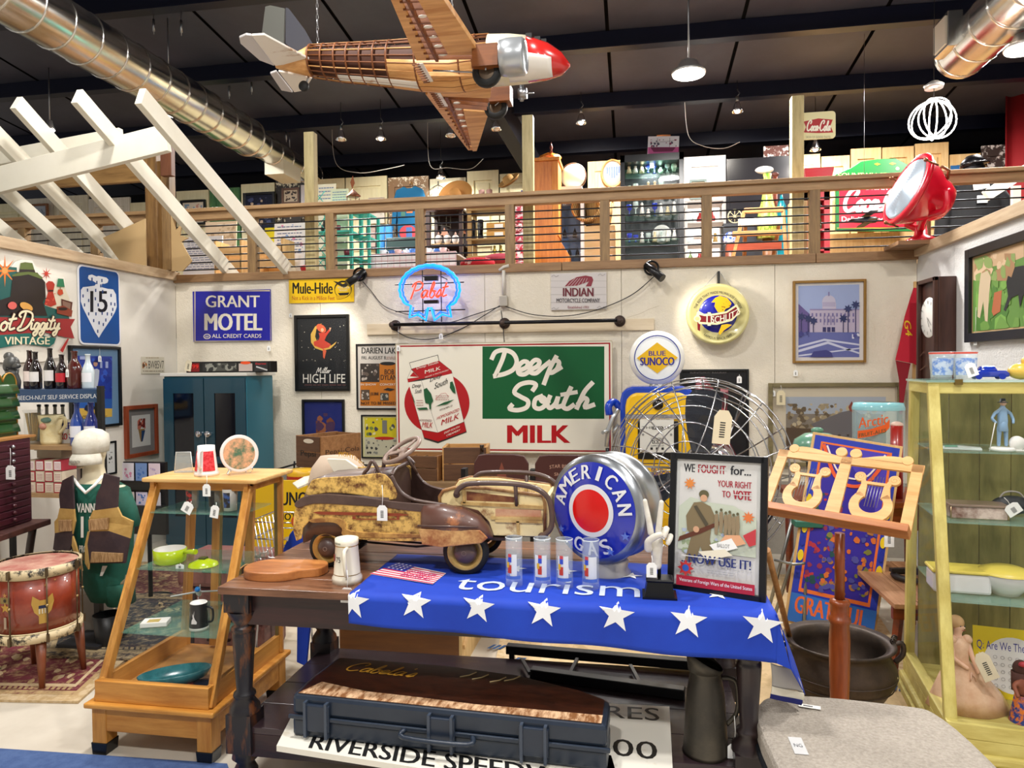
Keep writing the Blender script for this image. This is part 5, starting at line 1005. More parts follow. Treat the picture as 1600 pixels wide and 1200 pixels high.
B().box((.0,-.165,zz(297)),(.14,.006,.06),Matrix.Rotation(R(-8),3,'Y')).obj('white_tag',t,mat=WHITE); B().box((.0,-.185,zz(318)),(.09,.006,.07)).obj('badge',t,mat=M('c8ccd0',.4)); B().cyl((0,0,0),(0,0,zz(420)),.03,n=10).obj('stand_pole',t,mat=BLACK)
tag(B().bx(-.03,.03,-.02,.02,-1.2,.1).obj('white_post',mat=WP,loc=k_(1587,310,6.5)),'short white painted post at the far right of the loft railing','post')
p=k_(1564,290,6.6); tag(B().beam((k_(1545,300,6.55).x,6.6,k_(1545,304,6.55).z),(k_(1610,262,6.55).x,6.6,k_(1610,262,6.55).z),.05,.09).obj('white_brace',mat=WP),'slanting white brace above the railing at the far right','brace')
p=PY(1432,384,6.15); t=T('searchlight','big red ship searchlight with ribbed glass lens on the right wall corner','searchlight',(p.x,6.12,2.56)); RR=M('d0142c',.25,coat=.6); RB=M('8a5a3a',.4,.7)
hx=PY(1445,305,6.1)-t.location; cz=hx.z
v9=ray(1411,294).normalized(); r9=v9.cross(Vector((0,0,1))).normalized(); axd=(r9*-.875+r9.cross(v9)*.484-v9*.35).normalized()
c1=PY(1411,294,5.9)-t.location-axd*.08; fr=.33
mt=Matrix.Translation(c1)@axd.to_track_quat('Z','Y').to_matrix().to_4x4()@Matrix.Scale(.84,4)
b=B(); b.x=mt; b.lathe([(0,-.36),(.08,-.35),(.15,-.31),(.19,-.24),(.2,-.19),(.26,-.1),(fr-.02,.0),(fr-.02,.05)],n=36).obj('drum_housing',t,mat=RR)
b=B(); b.x=mt; b.lathe([(fr-.03,.03),(fr,.03),(fr+.012,.05),(fr,.075),(fr-.035,.08),(fr-.04,.06)],n=40).obj('lens_rim',t,mat=RR)
b=B(); b.x=mt; pr=[(0,.10)]
for i in range(1,13): pr+= [(i*.0235-.012,.1-.0022*i+.012),(i*.0235,.1-.0022*i-.008)]
b.lathe(pr,n=40).obj('ribbed_lens',t,mat=M('a8b4c0',.22,.5,coat=.6))
for an in(0,120,240):
 b=B(); b.x=mt; c_,s_=math.cos(R(an+30)),math.sin(R(an+30)); b.cyl((c_*(fr+.01),s_*(fr+.01),.0),(c_*(fr+.015),s_*(fr+.015),.12),.008,n=8).sph((c_*(fr+.015),s_*(fr+.015),.12),.018,10,6).obj('wing_nut',t,mat=RB)
for an in(60,180):
 b=B(); b.x=mt; c_,s_=math.cos(R(an)),math.sin(R(an)); b.tube([(c_*.2,s_*.2,-.2),(c_*.27,s_*.27,-.17),(c_*.28,s_*.28,-.1),(c_*.24,s_*.24,-.08)],.014,8).obj('clamp_handle',t,mat=RB)
b=B(); sd=axd.cross(Vector((0,0,1))).normalized()
for s_ in(-1,1): b2=B().tube(crom([tuple(c1+sd*s_*.25-axd*.12),tuple(c1+sd*s_*.24+Vector((0,0,-.14))-axd*.12),tuple(c1*.35+sd*s_*.14+Vector((0,0,.04))),(.02,0,.1)],5),.028,8).obj('yoke_arm',t,mat=RR)
B().lathe([(0,0),(.12,0),(.11,.03),(.05,.06),(.04,.14),(0,.15)],(.02,0,0),24).obj('pedestal',t,mat=RR); B().bx(-.2,.2,-.16,.16,-.03,0).obj('mount_board',t,mat=BOARD)
p=PY(1459,183,6.6); t=T('neon_pendant','white looping neon pendant lamp hanging near the right duct','pendant lamp',p); WN=M('fff8f0',emit=5); r0=.2
for k in range(5):
 an=R(k*36+8); pts=[]
 for i in range(24):
  u=2*math.pi*i/24; x=math.sin(u)*(r0 if k%2 else r0*.8)+.03; z=math.cos(u)*r0*.8-(.0 if k%2 else .02)
  pts.append((x*math.cos(an),x*math.sin(an),z))
 B().tube(pts,.006,6,True).obj('neon_loop',t,mat=WN)
B().cyl((0,0,.16),(0,0,zc(6.6)-p.z-.02),.003,n=5).obj('drop_cord',t,mat=BLACK); B().lathe([(0,.24),(.07,.24),(.075,.27),(.03,.3),(0,.3)],n=20).obj('ceiling_cap',t,mat=M('c8c4c0',.3,.6))
l=bpy.data.lights.new('pendant_glow','POINT'); l.energy=12; l.shadow_soft_size=.15; o=bpy.data.objects.new('pendant_glow',l); S.collection.objects.link(o); o.location=p-Vector((0,0,.35))
cable('string_wire','white wire looping under the roof beam right of the big lamp',[(1070,160),(1076,212),(1098,228),(1130,232),(1156,222)],.004,M('cfc8c0',.5),8.5)
cable('string_wire','thin pale wire swinging under the roof left of the straw hats',[(518,190),(525,255),(560,270),(600,265),(632,258)],.004,M('a8a49c',.5),9.5)
cable('string_wire','thin pale wire swinging under the roof above the clamp lamp at the straw hats',[(668,190),(672,258),(700,262),(735,264),(755,248)],.004,M('a8a49c',.5),9.5)
# ---------------- middle ground
Mz=lambda t:(lambda x,y,Y:PY(x,y,Y)-t.location)
YEL=M('e8b808',.3,coat=.4); BLU=M('1440b8',.25,coat=.5)
t=T('fuel_pump','yellow and blue restored fuel pump with round lit globe on top, behind the wire fan','fuel pump',(.175,5.3,0)); H=PY(1028,604,5.3).z; w=.545
pf=[(-w/2,0),(-w/2,H-.1)]+[(-w/2+.09-.09*math.cos(R(a)),H-.1+.1*math.sin(R(a))) for a in(30,60,90)]+[(w/2-.09+.09*math.cos(R(a)),H-.1+.1*math.sin(R(a))) for a in(90,60,30)]+[(w/2,H-.1),(w/2,0)]
B().prism(pf,.02,.38).obj('body_shell',t,mat=BLU,bev=.015)
pg_=[(x*.86,z if z<.01 else z-.045) for x,z in pf]; B().prism(pg_,-.03,.03).obj('front_panel',t,mat=YEL,bev=.02)
B().bx(-w*.43,w*.43,-.045,-.03,H-.235,H-.2).obj('chrome_band',t,mat=CHROME,bev=.004)
B().lathe([(0,-.05),(.035,-.045),(.04,-.03)],(0,0,H-.13),20,'y').obj('light_lens',t,mat=M('120f0c',.2))
B().bx(-.145,.145,-.04,-.03,H-.53,H-.25).obj('dial_frame',t,mat=BLACK,bev=.004)
a=Art(1,1,-.0405); a.pix(t,900,560,4.286); a.rg=.3; a.rect(428,405,655,630,'d8d8d2')
for s0,q in(('THIS SALE',(440,455,635,472)),('GALLONS',(500,530,585,545)),('COMPUTED AT',(500,580,590,590)),('TOTAL',(510,400,630,410))): a.text(s0,*q,'2a2a2a',.01)
a.rects([(510,455,580,476),(510,548,532,570),(536,548,558,570),(562,548,584,570),(498,596,514,612),(535,596,551,612),(572,596,588,612)],'1a1a1a'); a.text('350',515,458,575,472,'e8e8e4',.01); a.text('000',514,551,580,567,'e8e8e4',.01); a.ell(449,510,8,8,'8a8a88'); a.ell(637,510,8,8,'8a8a88'); a.obj('dial_face',t)
a=Art(1,1,-.04); a.pix(t,900,560,4.286); a.rects([(398,702,692,818)],'1a2050'); a.rects([(406,708,684,811)],'e8b808'); a.text('BLUE',505,722,592,752,'14208c',.02); a.text('SUNOCO',466,757,628,798,'14208c',.03); a.obj('name_plate',t)
B().bx(-.17,.17,-.035,-.03,.14,.5).obj('lower_door',t,mat=M('d8a808',.3),bev=.004)
q=Mz(t)(1028,559,5.3); gz=q.z; r=.205
B().lathe([(r*.8,-.075),(r*.93,-.06),(r,-.02),(r,.02),(r*.93,.06),(r*.8,.075)],(0,.17,gz),44,'y').obj('globe_body',t,mat=M('e4e2da',.3,coat=.5,emit=.1))
B().lathe([(0,-.085),(r*.5,-.082),(r*.84,-.072)],(0,.17,gz),40,'y').obj('globe_lens',t,mat=M('e8ecec',.2,coat=.6,emit=.12)); B().lathe([(.06,0),(.05,.03),(.07,.05)],(0,.17,H-.005),20).obj('globe_neck',t,mat=CHROME)
a=Art(1,1,.17-.088,.0006); a.w=a.h=1; a.mu=a.mv=1; U=lambda x,z:(.5+x,.5-gz-z)
a.ring(.5,.5-gz,r*.79,r*.825,'1c2a8c'); a.poly([U(-.15,0),U(0,.115),U(.15,0),U(0,-.115)],'e8b808'); a.text('BLUE',.5-.062,.5-gz-.052,.5+.062,.5-gz-.016,'1a1a8c',.03); a.text('SUNOCO',.5-.125,.5-gz-.004,.5+.125,.5-gz+.055,'1a1a8c',.04); a.obj('globe_print',t)
L=Mz(t)
B().tube(crom([tuple(L(952,648,5.35)),tuple(L(951,634,5.35)),tuple(L(960,628,5.4)),tuple(L(970,640,5.4))],4),.028,10).obj('nozzle_holster',t,mat=BLU)
B().tube([tuple(L(966,640,5.3)),tuple(L(958,652,5.28)),tuple(L(950,672,5.27)),tuple(L(948,698,5.27))],.017,10).tube([tuple(L(950,674,5.27)),tuple(L(942,676,5.2))],.014).tube([tuple(L(958,676,5.27)),tuple(L(966,664,5.3))],.012).obj('nozzle',t,mat=M('b8bcc0',.3,.7))
B().tube(crom([tuple(L(949,700,5.27)),tuple(L(950,760,5.28)),tuple(L(952,860,5.3)),tuple(L(958,880,5.32)),tuple(L(966,860,5.34)),tuple(L(968,790,5.36))],6),.014,8).obj('hose',t,mat=BLACK)
TL=M('123f50',.35,coat=.3); t=T('teal_cabinet','dark teal metal cabinet with two glass doors and round chrome knobs in the left corner','cabinet',(-3.74,5.74,0)); w=.8
B().bx(-w/2,w/2,0,.46,.0,1.55).obj('carcass',t,mat=M('2a7388',.4),bev=.006); B().bx(-w/2-.02,w/2+.02,-.03,.48,1.55,1.58).obj('white_top',t,mat=M('d9d6cc',.5),bev=.004)
for s in(-1,1):
 x=s*w/4; d=B().mat(TL)
 for q in((x-.195,x-.1,.05,1.53),(x+.1,x+.195,.05,1.53)): d.bx(q[0],q[1],-.02,-.001,q[2],q[3])
 d.bx(x-.1,x+.1,-.02,-.001,1.4,1.53).bx(x-.1,x+.1,-.02,-.001,.05,.3).bx(x-.1,x+.1,-.02,-.001,.78,.84); o=d.obj('door',t)
 B().bx(x-.1,x+.1,-.012,-.006,.3,1.4).obj('glass_pane',o,mat=M('060a16',.08)); B().lathe([(0,-.06),(.025,-.055),(.03,-.045),(.012,-.03),(.02,-.02)],(-s*.045,0,1.04),16,'y').obj('knob',o,mat=CHROME)
pricetag(Vector((-3.69,5.66,1.03)),'price tag tied to the right chrome knob of the teal cabinet',string=.13)
a0=PY(291,580,5.85); a1=PY(423,580,5.85); t=T('toy_train_box','long black boxed toy train set with red and orange corner badges on the teal cabinet','box',((a0.x+a1.x)/2,5.85,1.58)); w=a1.x-a0.x
B().bx(-w/2,w/2,0,.12,0,.1).obj('box_body',t,mat=M('14120f',.5),bev=.003); a=Art(w,.1,-.001); a.oz=.05; a.rect(.02,.12,.16,.9,'7a1418'); a.text('R99',.03,.25,.15,.6,'e03028',.03); a.rect(.2,.15,.6,.85,'4a4a44'); a.blobs(.2,.15,.6,.85,['8a8a80','2a2a28'],20,.04); a.rect(.63,.2,.79,.88,'b8a8a0'); a.ell(.71,.14,.06,.14,'e05020'); a.rect(.82,.1,.97,.9,'2a2a2c'); a.text('Express',.83,.15,.95,.35,'d02028',.02); a.stroke([(.84,.5),(.96,.8)],.012,'c8c8c8'); a.obj('printed_face',t)
pricetag(PY(296,562,5.8),'manila price tag hung on the toy train box',string=.01,w=.06,h=.1,face='d8cdb0',tilt=10)
IR=M('141416',.5,.4)
t=T('wire_stand','black wire display stand under the soda crate','stand',(-2.48,5.2,0))
for x in(-.3,.3):
 for y in(-.12,.3): B().cyl((x*1.2,y,0),(x,y,.84),.008,n=6).obj('leg',t,mat=IR)
for z in(.3,.55,.815):
 B().tube([(-.3,-.14,z),(.34,-.14,z),(.34,.32,z),(-.3,.32,z)],.007,5,True).obj('hoop',t,mat=IR)
 for i in range(7): B().cyl((-.28+i*.1,-.14,z),(-.28+i*.1,.32,z),.004,n=5).obj('wire',t,mat=IR)
def crate(name,lab,loc,w,d,h,rz,text=None,m1=None,cat='crate'):
 t=T(name,lab,cat,loc,rz); m1=m1 or wood('7a4f2c','a87a4c','x'); m2=wood('4a3020','6b4a32','x')
 for s in(-1,1): B().bx(s*w/2-.012,s*w/2+.012,0,d,0,h).obj('end_board',t,mat=m1,bev=.002)
 for y in(0,d):
  for k in range(2): B().bx(-w/2,w/2,y-.008,y+.008,k*h/2+.004,(k+1)*h/2-.004).obj('side_board',t,mat=m1 if y else m2,bev=.002)
 B().bx(-w/2,w/2,0,d,0,.012).obj('floor_board',t,mat=m1); return t
t=crate('soda_crate','wooden soda crate with black lettering on a wire stand, below the small blue picture',(-2.51,5.2,.83),.27,.42,.25,-24)
a=Art(.27,.25,-.009); a.oz=.125; a.text('Pepsi',.2,.45,.85,.68,'1c120c',.02); a.ell(.55,.15,.22,.07,'d8ccb8'); a.obj('stencil',t)
a=Art(.42,.25,-.013); a.oz=.125; a.text('Pepsi-Cola',.1,.42,.95,.62,'3a2414',.01); o=a.obj('side_stencil',t); o.rotation_euler=(0,0,R(90)); o.location=(.135,.21,0)
t=T('plank_table','low wooden table behind the pedal car holding old bottle crates','table',(-1.55,5.5,0)); B().bx(-.45,.4,-.1,.5,.66,.7).obj('tabletop',t,mat=GREYW)
for x in(-.4,.35):
 for y in(-.06,.45): B().bx(x-.03,x+.03,y-.03,y+.03,0,.66).obj('leg',t,mat=GREYZ)
t=crate('bottle_crate','dark open bottle crate with dividers behind the pedal car windshield',(-1.75,5.5,.7),.4,.3,.2,-6)
for x in(-.1,0,.1): B().bx(x-.004,x+.004,.01,.29,.012,.17).obj('divider',t,mat=GREYZ)
t=crate('bottle_crate','pale slatted bottle crate beside a brown bottle, left of the folding seats',(-1.33,5.52,.7),.34,.3,.27,8,m1=wood('a8743c','d8a868','x'))
def bottle(lab,p,c,h=.2,r=.028,band=None,group=None,nm='bottle',cap=None):
 t=T(nm,lab,'bottle',p,0,group); B().lathe([(0,0),(r*.9,0),(r,.01),(r,h*.5),(r*.8,h*.62),(r*.4,h*.78),(r*.38,h*.96),(r*.45,h*.97),(r*.45,h),(0,h)],n=18).obj('glass_body',t,mat=M(c,.08,coat=.6))
 if band: B().lathe([(r*1.01,h*.2),(r*1.01,h*.46)],n=18,a0=200,a1=340).obj('label_band',t,mat=M(band,.5))
 if cap: B().lathe([(r*.5,h*.96),(r*.52,h*1.02),(0,h*1.03)],n=12).obj('cap',t,mat=M(cap,.4))
 return t
bottle('slim brown glass bottle right of the pale bottle crate',PZ(686,790,.7)+Vector((0,.05,0)),'2a1408',.3,.04).location=(-1.17,5.42,.7)
t=T('oil_sign','battered yellow metal sign with big black letters on the floor behind the small display case','sign',(PY(450,800,4.3).x,4.3,0),8)
z0,z1=PY(450,838,4.3).z,PY(450,750,4.3).z; B().prism([(-.22,0),(.26,0),(.26,z1),(-.22,z1)],-.015,0).obj('panel',t,mat=M('e0b408',.4)); a=Art(1,1,-.0155); a.pix(t,420,660,4.706); a.text('SUNOCO',44,512,420,610,'14120e',.03); a.text('MOTOR OIL',70,668,400,718,'14120e',.03); a.obj('lettering',t)
for x in(-.2,.24): B().bx(x-.015,x+.015,0,.22,0,.02).bx(x-.015,x+.015,0,.02,0,.5).obj('prop_foot',t,mat=IR)
p=PY(471,755,4.75); t=T('oil_can','yellow and red oil can with dark lettering behind the pedal car nose','can',(p.x,4.75,0)); z=PY(471,755,4.75).z; B().lathe([(0,z-.1),(.1,z-.1),(.1,z+.08),(.09,z+.1),(0,z+.1)],n=24).obj('can_body',t,mat=M('d8a818',.4)); B().lathe([(.101,z+.03),(.101,z+.06)],n=24,a0=180,a1=360).obj('red_band',t,mat=M('b03018',.4)); B().bx(-.12,.12,-.1,.12,0,z-.1).obj('wooden_plinth',t,mat=GREYW); a=Art(.16,.04,-.102); a.oz=z-.03; a.text('MERCURY',0,0,1,1,'1c1610',.02); a.obj('lettering',t)
t=T('theatre_seats','pair of brown folding theatre seats with faded shoe advertising on the backs','theatre seats',(-.655,4.6,0)); SE=M('4a2a26',.35,coat=.3)
for i,(xa,xb) in enumerate(((741,826),(836,925))):
 A=PY(xa,712,4.6).x+.655; C=PY(xb,712,4.6).x+.655; m_=(A+C)/2; hw=(C-A)/2; zt=PY(780,709,4.6).z
 pts=[(-hw,zt-.3),(-hw,zt-.06),(-hw+.03,zt-.01),(-hw*.5,zt),(hw*.5,zt),(hw-.03,zt-.01),(hw,zt-.06),(hw,zt-.3)]
 B().prism([(m_+x,z) for x,z in pts],-.012,.012).obj('backrest',t,mat=SE,bev=.006)
 B().bx(m_-hw+.02,m_+hw-.02,-.32,-.02,.42,.45).obj('seat',t,mat=wood('7a3414','a8541c','x'),bev=.01)
 if i: a=Art(1,1,-.0125); a.pix(t,660,680,4.706); a.text('STAR BRAND',0,0,1,1,'b8907c',.01,fn=lambda u,v:(935+205*u,248-26*v-16*math.sin(u*3.14)+18*u)); a.text('SHOES',970,275,1092,298,'b8907c',.01); a.obj('gold_lettering',t)
 else: a=Art(1,1,-.0125); a.pix(t,660,680,4.706); a.star(583,280,.075,'7a4030'); a.obj('star_emblem',t)
for x in(-.46,.0,.46):
 B().bx(x-.02,x+.02,-.25,.06,0,.03).bx(x-.015,x+.015,-.03,.05,.03,zt-.1).bx(x-.02,x+.02,-.3,.04,.6,.63).obj('iron_standard',t,mat=IR)
t=T('wooden_chest','brown wooden chest with pale oak end standing on the floor behind the table','chest',(-1.245,3.62,0)); B().bx(-.34,.33,0,.5,0,.58).obj('carcass',t,mat=wood('5a3414','7a4c20','x'),bev=.004); B().bx(.33,.345,.0,.5,.0,.58).obj('oak_end_panel',t,mat=wood('c09a5c','dcbc84','z')); B().beam((.352,.02,.12),(.352,.48,.32),.012,.03).obj('edge_trim',t,mat=PINEX); B().bx(-.36,.36,-.02,.52,.58,.61).obj('lid',t,mat=wood('6b3a14','9a5a24','x'),bev=.005)
t,a,w,h=picture('framed_print','wide olive framed landscape print behind the glass jar','y',1200,(599,597),1408,(729,729),6.27,.035,.03,wood('5a5238','8a7c54','x'),mat='d8ccb4',mw=.06)
a.pix(t,1200,380,3.75); a.rect(105,900,690,1300,'8a8074'); a.rect(105,900,690,1000,'b0b8c4'); a.blobs(110,940,690,1090,['8a7454','c8b898','6a5a44','a89878'],130,16); a.poly([(105,1080),(330,1090),(690,1080),(690,1300),(105,1300)],'5a4634')
a.poly([(250,1060),(330,1030),(430,990),(500,975),(560,1010),(600,1140),(400,1150),(300,1110)],'6f6a6c'); a.poly([(470,960),(490,925),(505,955),(500,990),(480,985)],'8a3a24'); a.blobs(300,1120,640,1200,['3a2a1c','4a3624'],30,18); a.obj('printed_face',t)
pricetag(PY(1220,602,6.2),'manila price tag on the left corner of the landscape print',string=.05,w=.07,h=.12,face='d8cba8')
t=T('side_table','dark red-brown wooden side table behind the music stand','table',(1.62,4.75,0)); TB=wood('5a2410','8a3c1c','x',.35); z=PZ(1390,820,.75)
B().bx(-.62,.28,-.1,.5,.72,.76).obj('tabletop',t,mat=TB,bev=.005); B().bx(-.56,.24,-.06,.46,.58,.72).obj('apron',t,mat=TB)
for x in(-.55,.22):
 for y in(-.05,.44): B().cyl((x,y,0),(x,y,.72),.022,.032,n=10).obj('leg',t,mat=TB)
t=T('outboard_motor','old green outboard motor cowl on the side table, left of the glass jar','outboard motor',(1.17,4.85,.76)); GN=M('5f8f78',.25,coat=.6);
q=PY(1270,697,4.9); r=.155
B().cyl((0,0,0),(0,0,.24),.05,.07,n=14).obj('lower_unit',t,mat=M('14302a',.4)); B().lathe([(.1,.22),(r*.98,.25),(r*1.02,.3),(r*.9,.36),(r*.5,.4),(0,.41)],n=30).obj('cowl',t,mat=GN).scale=(1,.8,1); B().lathe([(r*1.04,.275),(r*1.06,.285),(r*1.04,.295)],n=30).obj('trim_ring',t,mat=CHROME).scale=(1,.8,1); B().sph((0,0,.42),.02,12,8,(2,1,1)).obj('filler_cap',t,mat=GN)
for i in range(6): B().bx(-.1+.025*i,-.088+.025*i,-.125,-.115,.24,.27).obj('vent_slot',t,mat=BLACK)
for s in(-1,1): B().bx(s*.06-.01,s*.06+.01,-.06,.06,0,.03).obj('clamp_foot',t,mat=BLACK)
p=PY(1372,700,4.95); t=T('glass_jar','large clear glass water jar with orange fruit drink lettering','jar',(p.x,4.95,.76)); zt=PY(1372,628,4.95).z-.76; r=.155
B().lathe([(0,0),(r*.9,0),(r,.03),(r,zt-.05),(r*.93,zt-.01),(r*.6,zt),(0,zt)],n=32).obj('glass_body',t,mat=M('b8d8dc',.05,alpha=.3,coat=.8)); B().lathe([(r*.6,zt),(r*.95,zt-.005),(r*1.01,zt-.035),(r*1.01,zt-.05)],n=32).obj('blue_rim',t,mat=M('8ac4cc',.1,alpha=.8))
a=Art(1,1,-r-.004); a.pix(t,1200,380,3.75); a.poly([(525,1100),(600,1090),(690,1060),(712,1030),(712,1080),(690,1105),(610,1130),(525,1145)],'d8581c'); a.text('Arctic',0,0,1,1,'d8581c',.05,fn=lambda u,v:(530+175*u,1086-28*u-62*v)); a.text('FRUIT-ALES',0,0,1,1,'2a4a30',.02,fn=lambda u,v:(532+160*u,1138-30*u-22*v)); a.obj('lettering',t)
bottle('red glass tube-like bottle with silver cap between the jar and the right case',Vector((PY(1401,700,4.8).x,4.8,.76)),'8a1408',.0,.0) if 0 else None
p=PY(1401,700,4.8); t=T('red_cylinder','tall red cylinder with a pale cap between the jar and the right case','canister',(p.x,4.8,.76)); zt=PY(1401,664,4.8).z-.76; B().cyl((0,0,0),(0,0,zt),.037,n=20).obj('tube_body',t,mat=M('901408',.3,coat=.4)); B().sph((0,0,zt),.038,16,8,(1,1,.6)).obj('cap',t,mat=M('c8a898',.4))
t=T('folding_stand','grey tubular folding stand leaning between the fan and the decorated board','stand',(.82,4.5,0)); q=lambda x,y,Y:PY(x,y,Y)-t.location
TU=M('8a8c8a',.35,.8)
for a0,b0 in(((1262,800,4.6),(1204,905,4.5)),((1246,780,4.75),(1198,880,4.7)),((1262,800,4.6),(1256,910,4.4))): B().cyl(q(*a0),(q(*b0).x,q(*b0).y,0),.011,n=8).obj('tube_leg',t,mat=TU)
B().tube([q(1210,875,4.5),q(1240,882,4.45),q(1258,880,4.42)],.009,6).obj('cross_tube',t,mat=TU); B().bx(.14,.3,0,.12,.62,.66).obj('green_bracket',t,mat=M('2f6a58',.4),bev=.006)
p0=PY(1285,960,3.85); t=T('concert_board','x board','board',(1.13,4.42,.02),-5,rot=(R(-9),R(9),R(-8))); H=1.16; W=.5
t['label']='pine-edged board with purple and orange concert artwork leaning behind the iron pot'
B().bx(-W/2,W/2,0,.02,0,H).obj('panel',t,mat=PINE,bev=.002); a=Art(W-.03,H-.03,-.001); a.oz=H/2; a.rect(0,0,1,1,'2438b0'); a.rect(.08,.03,.92,.84,'e8702c'); a.rect(.11,.04,.89,.82,'30209a'); a.poly([(.11,.04),(.3,.04),(.8,.3),(.89,.5),(.89,.04)],'4a3ab8')
a.blobs(.12,.3,.45,.82,['b02c3c','1c4a4a','8a2a4a'],60,.035); a.blobs(.3,.45,.88,.82,['a8703c','7a7a34','d06a2c','4a4a9a'],90,.035)
a.stroke(crom([(.12,.05),(.3,.2),(.5,.24),(.7,.2),(.88,.05)],6),.02,'e85a2c'); a.stroke(crom([(.16,.05),(.32,.17),(.5,.2),(.68,.17),(.84,.05)],6),.01,'f0e0e0')
for u in(.04,.96):
 for v in(.35,.5,.65): a.ell(u,v,.035,.03,'e8c81c'); a.ell(u,v+.07,.03,.03,'1c2a9c')
a.rect(0,.85,1,1,'2a6ac0'); a.text('GRATEFUL',.06,.86,.9,.95,'e0642c',.03); a.obj('printed_face',t)
t=T('slatted_bench','low wooden bench with splayed legs left of the right display case','bench',(1.5,4.2,0)); WB=wood('8a5a34','c89870','y')
for k in range(3): B().bx(-.2+.13*k,-.2+.13*k+.125,-.35,.5,.36,.385).obj('plank',t,mat=WB,bev=.003)
B().bx(-.2,.19,-.33,-.3,.3,.36).obj('apron',t,mat=TB)
for x in(-.15,.14):
 for y in(-.28,.44): B().beam((x,y,.36),(x*1.3,y*1.1,0),.035,.03).obj('leg',t,mat=TB)
t=T('barrel_hoop','stack of dark iron pieces lying on the low bench','ironware',(1.55,4.3,.387)); B().tube([(.1*math.cos(R(i*24)),.1*math.sin(R(i*24)),.02) for i in range(15)],.018,6,True).obj('ring',t,mat=IRON); B().beam((-.12,0,.05),(.14,.05,.05),.03,.02).obj('bar',t,mat=IRON)
c=PY(1090,735,3.5); t=T('wire_cage_fan','huge chrome wire-cage electric fan with dark blades behind the framed poster','fan',(c.x,c.y,0)); nrm=Vector((-.34,-.9,.12)).normalized(); mt=Matrix.Translation((0,0,c.z))@(nrm).to_track_quat('Z','Y').to_matrix().to_4x4()
WR=M('b8b8ba',.2,1); RF=.445
def BB(): b=B(); b.x=mt; return b
def dome(f,side): return side*(.17*(1-f**2.4)+.02)
for side,rs in((1,(.12,.3,.5,.68,.8,.88,.95,1)),(-1,(.3,.6,.82,.93,.985))):
 for f in rs: BB().tube([(RF*f*math.cos(R(i*9)),RF*f*math.sin(R(i*9)),dome(f,side)) for i in range(40)],.0032,5,True).obj('guard_ring',t,mat=WR)
for k in range(12):
 for side in(1,-1):
  pts=[]
  for i in range(9):
   f=.1+.9*i/8; an=R(k*30+(14 if i%2 and side>0 and i<7 else 0)*0+ (18*f if side>0 else 0)); pts.append((RF*f*math.cos(an),RF*f*math.sin(an),dome(f,side)))
  BB().tube(pts,.0035,5).obj('guard_spoke',t,mat=WR)
 if k%2==0:
  pts=[(RF*f*math.cos(R(k*30+w_)),RF*f*math.sin(R(k*30+w_)),dome(f,1)) for f,w_ in((.1,0),(.5,-22),(.95,0))]; BB().tube(pts,.003,5).obj('guard_spoke',t,mat=WR)
for i in range(3):
 an=R(88+120*i); pts=[]
 rings=[]
 for f,wd,tw in((.06,.05,50),(.2,.09,40),(.35,.13,30),(.6,.17,22),(.78,.17,18),(.88,.1,16)):
  r=RF*f; ca,sa=math.cos(an),math.sin(an); tx,ty=-sa,ca; q=[]
  for u,th in((-1,.003),(1,.003),(1,-.003),(-1,-.003)):
   o_=wd/2*u; cz_=o_*math.sin(R(tw)); q.append((r*ca+tx*o_*math.cos(R(tw)),r*sa+ty*o_*math.cos(R(tw)),cz_+th-.03))
  rings.append(q)
 BB().loft(rings,smooth=False).obj('blade',t,mat=M('1a1d26',.25,coat=.4))
BB().lathe([(0,.215),(.035,.21),(.05,.2),(.052,.19)],n=28).obj('hub_badge',t,mat=M('d8cba0',.3)); BB().lathe([(.035,.2135),(.042,.213),(.042,.214)],n=28).obj('badge_ring',t,mat=M('7a2418',.4))
BB().lathe([(0,.02),(.05,.01),(.06,-.02),(.03,-.05),(.03,-.1)],n=20).obj('hub',t,mat=BLACK); BB().lathe([(.03,-.08),(.1,-.1),(.12,-.13),(.125,-.3),(.1,-.36),(.04,-.39),(0,-.39)],n=28).obj('motor_housing',t,mat=CHROME)
pb=mt@Vector((0,0,-.22)); B().cyl((pb.x,pb.y,.03),(pb.x,pb.y,pb.z-.1),.022,n=14).obj('pole',t,mat=CHROME); B().lathe([(0,0),(.24,0),(.24,.02),(.05,.05),(0,.05)],(pb.x,pb.y,0),28).obj('base',t,mat=M('1c1c20',.4))
for an in(0,90,180,270): BB().beam((.1*math.cos(R(an)),.1*math.sin(R(an)),-.2),(RF*.98*math.cos(R(an)),RF*.98*math.sin(R(an)),-.04),.012,.006).obj('cage_strut',t,mat=WR)
q=PY(1133,622,3.25); pricetag(q,'large manila price tag with a white sticker tied to the fan guard',string=.06,w=.08,h=.15,face='e4d6b4',rz=12,tilt=6)
t=T('bottle_display_rack','metal self-service display rack with blue lettered header and cola bottles on top','display rack',(-3.55,3.9,0)); BS=M('1c4068',.4)
za,zb=PY(160,626,3.9).z,PY(160,608,3.9).z; xr=.32
B().prism([(-.75,-.01),(xr,-.01),(xr,.02),(xr-.35,.4),(-.75,.4)],za+.06,zb-.002,'xy').bx(-.75,xr,-.02,-.0,za-.01,zb).obj('header_shelf',t,mat=BS); B().bx(xr-.02,xr+.01,-.03,.0,0,zb+.02).obj('front_post',t,mat=M('101216',.4)); B().bx(xr-.4,xr-.37,.4,.43,0,zb-.02).obj('rear_post',t,mat=M('101216',.4)); B().bx(-.78,-.75,-.03,.0,0,zb+.02).obj('front_post',t,mat=M('101216',.4)); B().bx(-.78,-.75,.4,.43,0,zb+.02).obj('rear_post',t,mat=M('101216',.4))
